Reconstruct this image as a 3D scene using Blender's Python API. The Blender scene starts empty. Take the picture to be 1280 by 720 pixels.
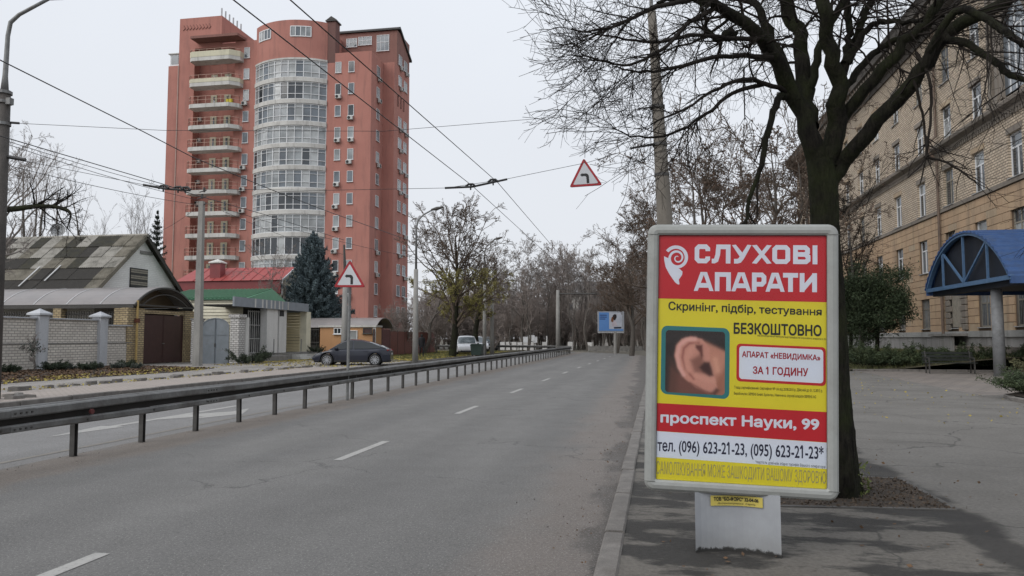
import bpy, math, random
import numpy as np
from mathutils import Vector, Matrix
PI = math.pi
R = math.radians
random.seed(7)
scene = bpy.context.scene
COL = scene.collection

# ---------------------------------------------------------------- camera, sky, sun, exposure
CAM_H = 1.55
F_PX = 930.0
YAW = math.atan2(166.0, 930.0)
PITCH = math.atan2(62.8, 930.0)
cd = bpy.data.cameras.new('camera')
cam = bpy.data.objects.new('camera', cd)
COL.objects.link(cam)
cd.sensor_width = 36.0
cd.lens = 36.0 * F_PX / 1280.0
cd.clip_start = 0.05
cd.clip_end = 3000
cam.location = (0, 0, CAM_H)
cam.rotation_euler = (PI / 2 + PITCH, 0, YAW)
scene.camera = cam

world = bpy.data.worlds.new('World')
scene.world = world
world.use_nodes = True
wn = world.node_tree
wn.nodes.clear()
SUN_EL, SUN_AZ = R(40), R(220)
w_out = wn.nodes.new('ShaderNodeOutputWorld')
w_bg = wn.nodes.new('ShaderNodeBackground')
w_sky = wn.nodes.new('ShaderNodeTexSky')
w_sky.sky_type = 'NISHITA'
w_sky.sun_disc = False
w_sky.sun_elevation = SUN_EL
w_sky.sun_rotation = SUN_AZ
w_sky.air_density = 1.0
w_sky.dust_density = 3.0
# an even cloud deck over the clear sky: brightness rises gently from horizon to zenith
w_geo = wn.nodes.new('ShaderNodeTexCoord')
w_sep = wn.nodes.new('ShaderNodeSeparateXYZ')
w_ramp = wn.nodes.new('ShaderNodeValToRGB')
w_ramp.color_ramp.interpolation = 'EASE'
w_ramp.color_ramp.elements[0].position = 0.0
w_ramp.color_ramp.elements[0].color = (7.75, 8.0, 8.45, 1)
w_ramp.color_ramp.elements[1].position = 1.0
w_ramp.color_ramp.elements[1].color = (8.8, 9.35, 10.2, 1)
w_noise = wn.nodes.new('ShaderNodeTexNoise')
w_noise.inputs['Scale'].default_value = 1.6
w_noise.inputs['Detail'].default_value = 5
w_nr = wn.nodes.new('ShaderNodeMapRange')
w_nr.inputs['From Min'].default_value = 0.3
w_nr.inputs['From Max'].default_value = 0.7
w_nr.inputs['To Min'].default_value = 0.97
w_nr.inputs['To Max'].default_value = 1.03
w_mul = wn.nodes.new('ShaderNodeVectorMath')
w_mul.operation = 'SCALE'
w_mix = wn.nodes.new('ShaderNodeMix')
w_mix.data_type = 'RGBA'
w_mix.inputs['Factor'].default_value = 0.93
wn.links.new(w_geo.outputs['Generated'], w_sep.inputs[0])
wn.links.new(w_sep.outputs['Z'], w_ramp.inputs['Fac'])
wn.links.new(w_geo.outputs['Generated'], w_noise.inputs['Vector'])
wn.links.new(w_noise.outputs['Fac'], w_nr.inputs['Value'])
wn.links.new(w_ramp.outputs['Color'], w_mul.inputs[0])
wn.links.new(w_nr.outputs['Result'], w_mul.inputs['Scale'])
wn.links.new(w_sky.outputs['Color'], w_mix.inputs['A'])
wn.links.new(w_mul.outputs['Vector'], w_mix.inputs['B'])
wn.links.new(w_mix.outputs['Result'], w_bg.inputs['Color'])
w_bg.inputs['Strength'].default_value = 0.101
wn.links.new(w_bg.outputs['Background'], w_out.inputs['Surface'])

sd = bpy.data.lights.new('sun', 'SUN')
sd.energy = 1.5
sd.angle = R(50)
sd.color = (1.0, 0.97, 0.93)
sun = bpy.data.objects.new('sun', sd)
COL.objects.link(sun)
sun.rotation_euler = (PI / 2 - SUN_EL, 0, PI - SUN_AZ)

scene.view_settings.view_transform = 'Standard'
scene.view_settings.look = 'None'
scene.view_settings.exposure = 0.06
scene.view_settings.gamma = 1.0
scene.cycles.max_bounces = 6
scene.cycles.transparent_max_bounces = 12
scene.cycles.use_denoising = True

# ---------------------------------------------------------------- photograph pixel -> point in the place
_c, _s = math.cos(YAW), math.sin(YAW)
def ray(px, py):
    t = (px - 640.0) / F_PX
    v = (360.0 - py) / F_PX
    cp, sp = math.cos(PITCH), math.sin(PITCH)
    f = cp - v * sp
    up = sp + v * cp
    return Vector((-_s * f + _c * t, _c * f + _s * t, up))
def W(px, py, X=None, Y=None, D=None, Z=None):
    r = ray(px, py)
    if X is not None: k = X / r.x
    elif Y is not None: k = Y / r.y
    elif Z is not None: k = (Z - CAM_H) / r.z
    else: k = D / (-_s * r.x + _c * r.y)
    return Vector((r.x * k, r.y * k, CAM_H + r.z * k))
def G(px, py, z=0.0): return W(px, py, Z=z)

# ---------------------------------------------------------------- materials
MATS = {}
def _nt(name):
    m = bpy.data.materials.new(name); m.use_nodes = True
    nt = m.node_tree; b = nt.nodes['Principled BSDF']
    return m, nt, b
def _coord(nt, scale=(1, 1, 1), kind='Object'):
    tc = nt.nodes.new('ShaderNodeTexCoord'); mp = nt.nodes.new('ShaderNodeMapping')
    mp.inputs['Scale'].default_value = scale
    nt.links.new(tc.outputs[kind], mp.inputs['Vector'])
    return mp.outputs['Vector']
def _noise(nt, vec, scale, detail=4, rough=0.55):
    n = nt.nodes.new('ShaderNodeTexNoise'); n.inputs['Scale'].default_value = scale
    n.inputs['Detail'].default_value = detail; n.inputs['Roughness'].default_value = rough
    if vec is not None: nt.links.new(vec, n.inputs['Vector'])
    return n.outputs['Fac']
def _range(nt, sock, a, b, c=0.0, d=1.0, smooth=False):
    n = nt.nodes.new('ShaderNodeMapRange')
    if smooth: n.interpolation_type = 'SMOOTHSTEP'
    for k, v in zip(('From Min', 'From Max', 'To Min', 'To Max'), (a, b, c, d)): n.inputs[k].default_value = v
    nt.links.new(sock, n.inputs['Value']); return n.outputs['Result']
def _mix(nt, fac, a, b, mode='MIX'):
    n = nt.nodes.new('ShaderNodeMix'); n.data_type = 'RGBA'; n.blend_type = mode
    if isinstance(fac, (int, float)): n.inputs['Factor'].default_value = fac
    else: nt.links.new(fac, n.inputs['Factor'])
    for k, v in (('A', a), ('B', b)):
        if isinstance(v, tuple): n.inputs[k].default_value = (v + (1,))[:4]
        else: nt.links.new(v, n.inputs[k])
    return n.outputs['Result']
def _math(nt, op, a, b=None):
    n = nt.nodes.new('ShaderNodeMath'); n.operation = op
    for i, v in enumerate((a, b)):
        if v is None: continue
        if isinstance(v, (int, float)): n.inputs[i].default_value = v
        else: nt.links.new(v, n.inputs[i])
    return n.outputs[0]
def _bump(nt, b, h, strength=0.3, dist=0.02):
    n = nt.nodes.new('ShaderNodeBump'); n.inputs['Strength'].default_value = strength
    n.inputs['Distance'].default_value = dist
    nt.links.new(h, n.inputs['Height']); nt.links.new(n.outputs['Normal'], b.inputs['Normal'])
def M(name, c1, c2=None, scale=3.0, rough=0.85, metal=0.0, fine=0.0, fscale=60.0, bump=0.0, stretch=(1, 1, 1), spec=None, dirt=None, lo=0.35, hi=0.65):
    """base colour c1 varied towards c2 by noise, optional fine grain, optional blotchy dirt colour"""
    if name in MATS: return MATS[name]
    m, nt, b = _nt(name)
    vec = _coord(nt, stretch)
    if c2 is None: c2 = tuple(min(1, x * 0.82) for x in c1)
    col = _mix(nt, _range(nt, _noise(nt, vec, scale, 6, 0.6), lo, hi), c1, c2)
    if dirt:
        dc, ds, da = dirt
        col = _mix(nt, _range(nt, _noise(nt, vec, ds, 8, 0.65), 0.52, 0.72, 0, da), col, dc)
    fn = _noise(nt, vec, fscale, 3, 0.6)
    if fine:
        g = _range(nt, fn, 0.3, 0.7, 1 - fine, 1 + fine)
        n = nt.nodes.new('ShaderNodeVectorMath'); n.operation = 'SCALE'
        nt.links.new(col, n.inputs[0]); nt.links.new(g, n.inputs['Scale']); col = n.outputs['Vector']
    nt.links.new(col, b.inputs['Base Color'])
    b.inputs['Roughness'].default_value = rough
    b.inputs['Metallic'].default_value = metal
    if spec is not None: b.inputs['Specular IOR Level'].default_value = spec
    if bump: _bump(nt, b, fn, bump, 0.01)
    MATS[name] = m
    return m
def brick_mat(name, c1, c2, mortar, bw, bh, axis='Y', msize=0.012, dirt=None, offset=0.5, bump=0.6, rough=0.9):
    if name in MATS: return MATS[name]
    m, nt, b = _nt(name)
    tc = nt.nodes.new('ShaderNodeNewGeometry'); sp = nt.nodes.new('ShaderNodeSeparateXYZ'); cb = nt.nodes.new('ShaderNodeCombineXYZ')
    nt.links.new(tc.outputs['Position'], sp.inputs[0])
    if axis == 'XY':
        nt.links.new(_math(nt, 'ADD', sp.outputs['X'], sp.outputs['Y']), cb.inputs[0])
    else:
        nt.links.new(sp.outputs[axis], cb.inputs[0])
    nt.links.new(sp.outputs['Z' if axis != 'FLAT' else 'Y'], cb.inputs[1])
    bt = nt.nodes.new('ShaderNodeTexBrick')
    nt.links.new(cb.outputs[0], bt.inputs['Vector'])
    bt.inputs['Scale'].default_value = 1.0
    bt.inputs['Brick Width'].default_value = bw; bt.inputs['Row Height'].default_value = bh
    bt.inputs['Mortar Size'].default_value = msize; bt.offset = offset
    bt.inputs['Mortar Smooth'].default_value = 0.3
    bt.inputs['Color1'].default_value = c1 + (1,); bt.inputs['Color2'].default_value = c2 + (1,); bt.inputs['Mortar'].default_value = mortar + (1,)
    col = bt.outputs['Color']
    big = _noise(nt, tc.outputs['Position'], 0.55, 6, 0.6)
    col = _mix(nt, _range(nt, big, 0.35, 0.7, 0, 0.35), col, tuple(x * 0.55 for x in c2))
    if dirt:
        dc, ds, da = dirt
        col = _mix(nt, _range(nt, _noise(nt, tc.outputs['Position'], ds, 8, 0.7), 0.5, 0.7, 0, da), col, dc)
    nt.links.new(col, b.inputs['Base Color']); b.inputs['Roughness'].default_value = rough
    _bump(nt, b, _math(nt, 'SUBTRACT', 1.0, bt.outputs['Fac']), bump, 0.01)
    MATS[name] = m
    return m
def glass_mat(name, c, rough=0.06, c2=None):
    if name in MATS: return MATS[name]
    m, nt, b = _nt(name)
    col = _mix(nt, _range(nt, _noise(nt, _coord(nt), 0.45, 3), 0.4, 0.6), c, c2 or tuple(x * 0.6 for x in c))
    nt.links.new(col, b.inputs['Base Color'])
    b.inputs['Roughness'].default_value = rough; b.inputs['Specular IOR Level'].default_value = 0.75
    MATS[name] = m
    return m

# ---------------------------------------------------------------- building blocks
def root_of(o):
    while o.parent is not None: o = o.parent
    return o
def props(o, label=None, cat=None, group=None, kind=None):
    if label: o['label'] = label
    if cat: o['category'] = cat
    if group: o['group'] = group
    if kind: o['kind'] = kind
    return o
def thing(name, label, cat, loc=(0, 0, 0), group=None):
    o = bpy.data.objects.new(name, None); COL.objects.link(o)
    o.empty_display_size = 0.3
    o.location = Vector(loc)
    return props(o, label, cat, group)
def mesh_obj(name, verts, faces, mat, parent=None, smooth=False, loc=None):
    me = bpy.data.meshes.new(name)
    off = root_of(parent).location if parent is not None else (Vector(loc) if loc is not None else Vector((0, 0, 0)))
    me.from_pydata([(v[0] - off[0], v[1] - off[1], v[2] - off[2]) for v in verts], [], faces)
    if mat is not None: me.materials.append(mat)
    if smooth: me.polygons.foreach_set('use_smooth', [True] * len(me.polygons))
    me.update()
    o = bpy.data.objects.new(name, me); COL.objects.link(o)
    if parent is not None: o.parent = parent
    elif loc is not None: o.location = Vector(loc)
    return o
class MB:
    def __init__(s): s.v = []; s.f = []
    def add(s, vs, fs):
        n = len(s.v); s.v += [tuple(v) for v in vs]; s.f += [tuple(i + n for i in f) for f in fs]; return s
    def box(s, x0, x1, y0, y1, z0, z1):
        return s.add([(x0, y0, z0), (x1, y0, z0), (x1, y1, z0), (x0, y1, z0), (x0, y0, z1), (x1, y0, z1), (x1, y1, z1), (x0, y1, z1)],
                     [(0, 3, 2, 1), (4, 5, 6, 7), (0, 1, 5, 4), (1, 2, 6, 5), (2, 3, 7, 6), (3, 0, 4, 7)])
    def bbox(s, x0, x1, y0, y1, z0, z1, b=0.01):
        """box with chamfered edges"""
        vs = []
        cx, cy, cz = (x0 + x1) / 2, (y0 + y1) / 2, (z0 + z1) / 2
        hx, hy, hz = abs(x1 - x0) / 2, abs(y1 - y0) / 2, abs(z1 - z0) / 2
        idx = {}
        for sx in (-1, 1):
            for sy in (-1, 1):
                for sz in (-1, 1):
                    for ax in range(3):
                        h = [hx - b, hy - b, hz - b]; h[ax] += b
                        idx[(sx, sy, sz, ax)] = len(vs)
                        vs.append((cx + sx * h[0], cy + sy * h[1], cz + sz * h[2]))
        fs = []
        S = (-1, 1)
        q = [(-1, -1), (1, -1), (1, 1), (-1, 1)]
        for sg in S:
            fs.append(tuple(idx[(sg, a, c, 0)] for a, c in q)); fs.append(tuple(idx[(a, sg, c, 1)] for a, c in q)); fs.append(tuple(idx[(a, c, sg, 2)] for a, c in q))
        for a in S:
            for c in S:
                fs.append((idx[(a, c, -1, 0)], idx[(a, c, 1, 0)], idx[(a, c, 1, 1)], idx[(a, c, -1, 1)]))
                fs.append((idx[(a, -1, c, 0)], idx[(a, 1, c, 0)], idx[(a, 1, c, 2)], idx[(a, -1, c, 2)]))
                fs.append((idx[(-1, a, c, 1)], idx[(1, a, c, 1)], idx[(1, a, c, 2)], idx[(-1, a, c, 2)]))
                for d in S: fs.append((idx[(a, c, d, 0)], idx[(a, c, d, 1)], idx[(a, c, d, 2)]))
        return s.add(vs, fs)
    def tube(s, pts, rad, n=8, cap=True, squash=None):
        pts = [Vector(p) for p in pts]; k = len(pts)
        if not hasattr(rad, '__len__'): rad = [rad] * k
        base = len(s.v); up = None
        for i, p in enumerate(pts):
            t = (pts[min(i + 1, k - 1)] - pts[max(i - 1, 0)]).normalized()
            if up is None:
                up = Vector((0, 0, 1)) if abs(t.z) < 0.9 else Vector((1, 0, 0))
            u = t.cross(up).normalized(); w = u.cross(t).normalized(); up = w
            for j in range(n):
                a = 2 * PI * j / n
                q = p + (u * math.cos(a) + w * math.sin(a)) * rad[i]
                s.v.append(tuple(q))
        for i in range(k - 1):
            for j in range(n):
                a = base + i * n + j; b2 = base + i * n + (j + 1) % n
                s.f.append((a, b2, b2 + n, a + n))
        if cap:
            s.f.append(tuple(base + j for j in range(n))[::-1]); s.f.append(tuple(base + (k - 1) * n + j for j in range(n)))
        return s
    def prism(s, poly, axis, a0, a1):
        """extrude a 2-D polygon along an axis; poly in the two other axes (X: yz, Y: xz, Z: xy)"""
        def P(p, a): return {'X': (a, p[0], p[1]), 'Y': (p[0], a, p[1]), 'Z': (p[0], p[1], a)}[axis]
        n = len(poly); vs = [P(p, a0) for p in poly] + [P(p, a1) for p in poly]
        fs = [tuple(range(n))[::-1], tuple(range(n, 2 * n))] + [(i, (i + 1) % n, (i + 1) % n + n, i + n) for i in range(n)]
        return s.add(vs, fs)
    def obox(s, p0, p1, w, h, up=(0, 0, 1)):
        """bar of width w (sideways) and height h between two points"""
        p0, p1 = Vector(p0), Vector(p1); t = (p1 - p0).normalized(); u = Vector(up)
        if abs(t.dot(u)) > 0.98: u = Vector((1, 0, 0))
        x = t.cross(u).normalized(); z = x.cross(t).normalized()
        vs = []
        for p in (p0, p1):
            for a, b in ((-1, -1), (1, -1), (1, 1), (-1, 1)): vs.append(p + x * a * w / 2 + z * b * h / 2)
        return s.add(vs, [(3, 2, 1, 0), (4, 5, 6, 7), (0, 1, 5, 4), (1, 2, 6, 5), (2, 3, 7, 6), (3, 0, 4, 7)])
    def build(s, name, mat, parent=None, smooth=False, loc=None):
        return mesh_obj(name, s.v, s.f, mat, parent, smooth, loc)
def recalc(o):
    import bmesh
    bm = bmesh.new(); bm.from_mesh(o.data); bmesh.ops.recalc_face_normals(bm, faces=bm.faces); bm.to_mesh(o.data); bm.free(); return o
def structure(o, label=None, cat=None): return props(o, label, cat, kind='structure')
def dup(root, loc, rotz=None, label=None, group=None, scale=None):
    r = root.copy(); COL.objects.link(r); r.location = Vector(loc)
    if rotz is not None: r.rotation_euler = (0, 0, rotz)
    if scale is not None: r.scale = scale if hasattr(scale, '__len__') else (scale,) * 3
    if label: r['label'] = label
    if group: r['group'] = group
    for ch in list(root.children):
        c = ch.copy(); COL.objects.link(c); c.parent = r
        for g in list(ch.children):
            d = g.copy(); COL.objects.link(d); d.parent = c
    return r
def np_mesh(name, V, F, mat, parent=None, smooth=False, loc=None):
    """V (n,3) array, F (m,k) array of equal-sized faces"""
    me = bpy.data.meshes.new(name)
    V = np.asarray(V, dtype=np.float32)
    if parent is not None: V = V - np.array(root_of(parent).location, dtype=np.float32)
    elif loc is not None: V = V - np.array(loc, dtype=np.float32)
    m, k = F.shape
    me.vertices.add(len(V)); me.vertices.foreach_set('co', V.ravel())
    me.loops.add(m * k); me.loops.foreach_set('vertex_index', F.astype(np.int32).ravel())
    me.polygons.add(m); me.polygons.foreach_set('loop_start', (np.arange(m) * k).astype(np.int32))
    if smooth: me.polygons.foreach_set('use_smooth', np.ones(m, dtype=bool))
    me.materials.append(mat); me.update(calc_edges=True)
    o = bpy.data.objects.new(name, me); COL.objects.link(o)
    if parent is not None: o.parent = parent
    elif loc is not None: o.location = Vector(loc)
    return o
def leaf_scatter(centers, size, rng, flat=0.0, aspect=0.55):
    """one small quad leaf per centre; returns V, F"""
    n = len(centers)
    a = rng.normal(size=(n, 3)); 
    if flat: a[:, 2] *= (1 - flat)
    a /= np.linalg.norm(a, axis=1)[:, None]
    b = rng.normal(size=(n, 3))
    if flat: b[:, 2] *= (1 - flat)
    b -= (b * a).sum(1)[:, None] * a; b /= np.linalg.norm(b, axis=1)[:, None] + 1e-9
    s = size * rng.uniform(0.6, 1.3, size=(n, 1))
    a = a * s; b = b * s * aspect
    V = np.stack([centers - a, centers + b * 0.9, centers + a, centers - b * 0.9], 1).reshape(-1, 3)
    F = np.arange(4 * n).reshape(n, 4)
    return V, F
def tubes_np(P, Rr, n):
    """P (N,K,3) polylines, Rr (N,K) radii -> V,F"""
    N, K, _ = P.shape
    T = np.gradient(P, axis=1); T /= np.linalg.norm(T, axis=2)[..., None] + 1e-9
    ref = np.where(np.abs(T[:, 0, 2:3]) > 0.8, np.array([1.0, 0, 0]), np.array([0, 0, 1.0]))
    u = np.cross(T[:, 0], ref); u /= np.linalg.norm(u, axis=1)[:, None] + 1e-9
    Us = [u]
    for k in range(1, K):
        u = u - (u * T[:, k]).sum(1)[:, None] * T[:, k]; u = u / (np.linalg.norm(u, axis=1)[:, None] + 1e-9); Us.append(u)
    U = np.stack(Us, 1); Wv = np.cross(U, T)
    ang = np.arange(n) * 2 * PI / n
    ring = P[:, :, None, :] + (U[:, :, None, :] * np.cos(ang)[None, None, :, None] + Wv[:, :, None, :] * np.sin(ang)[None, None, :, None]) * Rr[:, :, None, None]
    V = ring.reshape(-1, 3)
    i, k, j = np.meshgrid(np.arange(N), np.arange(K - 1), np.arange(n), indexing='ij')
    a = (i * K + k) * n + j; b = (i * K + k) * n + (j + 1) % n
    F = np.stack([a, b, b + n, a + n], -1).reshape(-1, 4)
    return V, F
def join_vf(parts):
    Vs, Fs, o = [], [], 0
    for V, F in parts:
        Vs.append(V); Fs.append(F + o); o += len(V)
    return np.concatenate(Vs), np.concatenate(Fs)
# ---------------------------------------------------------------- ground, road, pavements
def asphalt_mat(name, c1, c2, grain=0.16, kerb_dirt=False, lo=0.38, hi=0.62):
    m, nt, b = _nt(name)
    vec = _coord(nt)
    col = _mix(nt, _range(nt, _noise(nt, _coord(nt, (1, 0.25, 1)), 0.9, 6, 0.6), lo, hi), c1, c2)
    col = _mix(nt, _range(nt, _noise(nt, vec, 3.2, 8, 0.7), 0.5, 0.75, 0, 0.3), col, tuple(x * 0.7 for x in c2))
    if kerb_dirt:
        geo = nt.nodes.new('ShaderNodeNewGeometry'); sp = nt.nodes.new('ShaderNodeSeparateXYZ'); nt.links.new(geo.outputs['Position'], sp.inputs[0])
        wob = _math(nt, 'ADD', sp.outputs['X'], _math(nt, 'MULTIPLY', _math(nt, 'SUBTRACT', _noise(nt, _coord(nt, (1, 0.45, 1)), 1.5, 6, 0.65), 0.5), 1.5))
        # silt washed along the right kerb
        f1 = _range(nt, wob, -1.5, -0.75, 0, 0.6, True)
        col = _mix(nt, f1, col, (0.175, 0.145, 0.125))
        f1b = _range(nt, wob, -0.55, -0.32, 0, 0.6, True)
        col = _mix(nt, f1b, col, (0.05, 0.046, 0.042))
        # silt below the crash barrier
        wob2 = _math(nt, 'ABSOLUTE', _math(nt, 'ADD', wob, 7.1))
        f2 = _range(nt, wob2, 0.15, 0.75, 0.7, 0, True)
        col = _mix(nt, f2, col, (0.19, 0.155, 0.125))
        # darker wheel tracks
        for xc in (-1.5, -3.0, -4.9, -6.3):
            d = _math(nt, 'ABSOLUTE', _math(nt, 'SUBTRACT', sp.outputs['X'], xc))
            col = _mix(nt, _range(nt, d, 0.1, 0.55, 0.28, 0, True), col, tuple(x * 0.72 for x in c2))
        # sealed cracks
        vo = nt.nodes.new('ShaderNodeTexVoronoi'); vo.feature = 'DISTANCE_TO_EDGE'; vo.inputs['Scale'].default_value = 0.42
        nz = nt.nodes.new('ShaderNodeTexNoise'); nz.inputs['Scale'].default_value = 1.4; nz.inputs['Detail'].default_value = 5
        av = nt.nodes.new('ShaderNodeVectorMath'); av.operation = 'ADD'
        nt.links.new(vec, nz.inputs['Vector']); nt.links.new(vec, av.inputs[0]); nt.links.new(nz.outputs['Color'], av.inputs[1]); nt.links.new(av.outputs[0], vo.inputs['Vector'])
        cr = _range(nt, vo.outputs['Distance'], 0.0, 0.009, 0.75, 0)
        cr = _math(nt, 'MULTIPLY', cr, _range(nt, _noise(nt, vec, 0.35, 2), 0.49, 0.57))
        col = _mix(nt, cr, col, (0.05, 0.048, 0.045))
    fn = _noise(nt, vec, 34, 6, 0.85)
    g = _range(nt, fn, 0.36, 0.64, 1 - grain * 1.9, 1 + grain * 1.9)
    n = nt.nodes.new('ShaderNodeVectorMath'); n.operation = 'SCALE'
    nt.links.new(col, n.inputs[0]); nt.links.new(g, n.inputs['Scale']); col = n.outputs['Vector']
    st = _range(nt, _noise(nt, vec, 70, 2, 0.5), 0.61, 0.67, 0, 0.7)
    col = _mix(nt, st, col, tuple(min(1, x * 2.3) for x in c1))
    nt.links.new(col, b.inputs['Base Color'])
    nt.links.new(_range(nt, _noise(nt, vec, 2.0, 5), 0.3, 0.7, 0.72, 0.92), b.inputs['Roughness'])
    _bump(nt, b, fn, 0.7, 0.015)
    MATS[name] = m
    return m
m_road = asphalt_mat('road_asphalt', (0.160, 0.155, 0.147), (0.134, 0.130, 0.124), kerb_dirt=True)
m_road2 = asphalt_mat('road_asphalt_left', (0.205, 0.20, 0.195), (0.175, 0.17, 0.165))

def walk_mat():
    m, nt, b = _nt('pavement_asphalt'); vec = _coord(nt)
    base = _mix(nt, _range(nt, _noise(nt, vec, 0.8, 6, 0.6), 0.4, 0.62), (0.175, 0.165, 0.150), (0.145, 0.136, 0.123))
    geo = nt.nodes.new('ShaderNodeNewGeometry'); sp = nt.nodes.new('ShaderNodeSeparateXYZ'); nt.links.new(geo.outputs['Position'], sp.inputs[0])
    X, Y = sp.outputs['X'], sp.outputs['Y']
    # older damp strip beside the kerb: everything left of a ragged line from the plaza to the foreground
    line = _math(nt, 'ADD', _math(nt, 'MULTIPLY', Y, 0.0), 2.72)
    d = _math(nt, 'SUBTRACT', X, line)
    d = _math(nt, 'ADD', d, _math(nt, 'MULTIPLY', _math(nt, 'SUBTRACT', _noise(nt, vec, 1.3, 6, 0.6), 0.5), 0.55))
    old = _range(nt, d, -0.08, 0.1, 1, 0, True)
    near = _range(nt, Y, 10.0, 11.5, 1, 0.35, True)
    old = _math(nt, 'MULTIPLY', old, near)
    oldc = _mix(nt, _range(nt, _noise(nt, _coord(nt, (0.6, 1.3, 1)), 1.35, 8, 0.62), 0.465, 0.525), (0.155, 0.142, 0.124), (0.040, 0.037, 0.033))
    rim = _range(nt, _math(nt, 'ABSOLUTE', _math(nt, 'ADD', d, 0.22)), 0.12, 0.24, 0.9, 0, True)
    oldc = _mix(nt, rim, oldc, (0.036, 0.033, 0.03))
    col = _mix(nt, old, base, oldc)
    # damp streaks and a crossing crack further out
    st = _range(nt, _noise(nt, _coord(nt, (0.25, 1.1, 1)), 0.9, 6, 0.6), 0.57, 0.66, 0, 0.5)
    col = _mix(nt, st, col, (0.062, 0.058, 0.054))
    vo = nt.nodes.new('ShaderNodeTexVoronoi'); vo.feature = 'DISTANCE_TO_EDGE'; vo.inputs['Scale'].default_value = 0.38
    nz = nt.nodes.new('ShaderNodeTexNoise'); nz.inputs['Scale'].default_value = 1.1; nz.inputs['Detail'].default_value = 6
    av = nt.nodes.new('ShaderNodeVectorMath'); av.operation = 'ADD'
    nt.links.new(vec, nz.inputs['Vector']); nt.links.new(vec, av.inputs[0]); nt.links.new(nz.outputs['Color'], av.inputs[1]); nt.links.new(av.outputs[0], vo.inputs['Vector'])
    col = _mix(nt, _range(nt, vo.outputs['Distance'], 0, 0.009, 0.8, 0), col, (0.04, 0.038, 0.035))
    fn = _noise(nt, vec, 28, 7, 0.85)
    g = _range(nt, fn, 0.36, 0.64, 0.72, 1.28)
    n = nt.nodes.new('ShaderNodeVectorMath'); n.operation = 'SCALE'
    nt.links.new(col, n.inputs[0]); nt.links.new(g, n.inputs['Scale'])
    nt.links.new(n.outputs['Vector'], b.inputs['Base Color'])
    b.inputs['Roughness'].default_value = 0.85
    _bump(nt, b, fn, 0.9, 0.02)
    return m
m_walk = walk_mat()
m_soil = M('soil', (0.055, 0.041, 0.03), (0.032, 0.025, 0.019), scale=6, fine=0.3, fscale=40, bump=0.9, rough=1)
m_grass_soil = M('lawn_soil', (0.075, 0.075, 0.035), (0.085, 0.065, 0.04), scale=1.2, fine=0.3, fscale=25, bump=0.9, rough=1)
m_concrete = M('concrete', (0.26, 0.25, 0.235), (0.19, 0.185, 0.175), scale=4, fine=0.1, fscale=80, bump=0.3, dirt=((0.1, 0.095, 0.085), 2.5, 0.6))
m_kerb = M('kerb_granite', (0.19, 0.175, 0.16), (0.13, 0.12, 0.11), scale=5, fine=0.22, fscale=90, bump=0.4, dirt=((0.085, 0.075, 0.065), 3, 0.7))
m_gravel = M('far_ground', (0.12, 0.105, 0.085), (0.09, 0.085, 0.06), scale=0.4, fine=0.2, fscale=12, rough=1)

def sheet(name, pts, z, mat, thick=None):
    """flat polygon sheet (list of xy); thick gives it vertical sides down"""
    n = len(pts)
    vs = [(p[0], p[1], z) for p in pts]; fs = [tuple(range(n))]
    if thick:
        vs += [(p[0], p[1], z - thick) for p in pts]
        fs += [(i, i + n, (i + 1) % n + n, (i + 1) % n) for i in range(n)]
    o = recalc(mesh_obj(name, vs, fs, mat))
    o['kind'] = 'structure'
    return o
def XK(y): return -0.42 + 0.0165 * min(y, 45)        # road side of the right kerb
def XD(y): return -3.87 + 0.75 * max(0.0, (y - 8) / 48) ** 1.5   # lane line
sheet('ground', [(-900, -300), (900, -300), (900, 1500), (-900, 1500)], -0.03, m_gravel)
# the two carriageways bend to the left beyond 72 m
def strip(xl_fn, xr_fn, y0, y1, step, bend_y, rad_c, ang1):
    L, Rr = [], []
    y = y0
    while y < bend_y: L.append((xl_fn(y), y)); Rr.append((xr_fn(y), y)); y += step
    xl, xr = xl_fn(bend_y), xr_fn(bend_y)
    for k in range(13):
        a = ang1 * k / 12
        L.append((rad_c + (xl - rad_c) * math.cos(a), bend_y + (xl - rad_c) * math.sin(a)))
        Rr.append((rad_c + (xr - rad_c) * math.cos(a), bend_y + (xr - rad_c) * math.sin(a)))
    return L + Rr[::-1]
def RAIL(y): return -7.4 - 0.0 * y
sheet('road', strip(lambda y: -7.55, lambda y: XK(y), -14, 70, 6, 62, -34, R(80)), 0.0, m_road)
sheet('opposite_road', strip(lambda y: -14.1, lambda y: -7.55, -14, 70, 6, 62, -34, R(80)), 0.0, m_road2)
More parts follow.
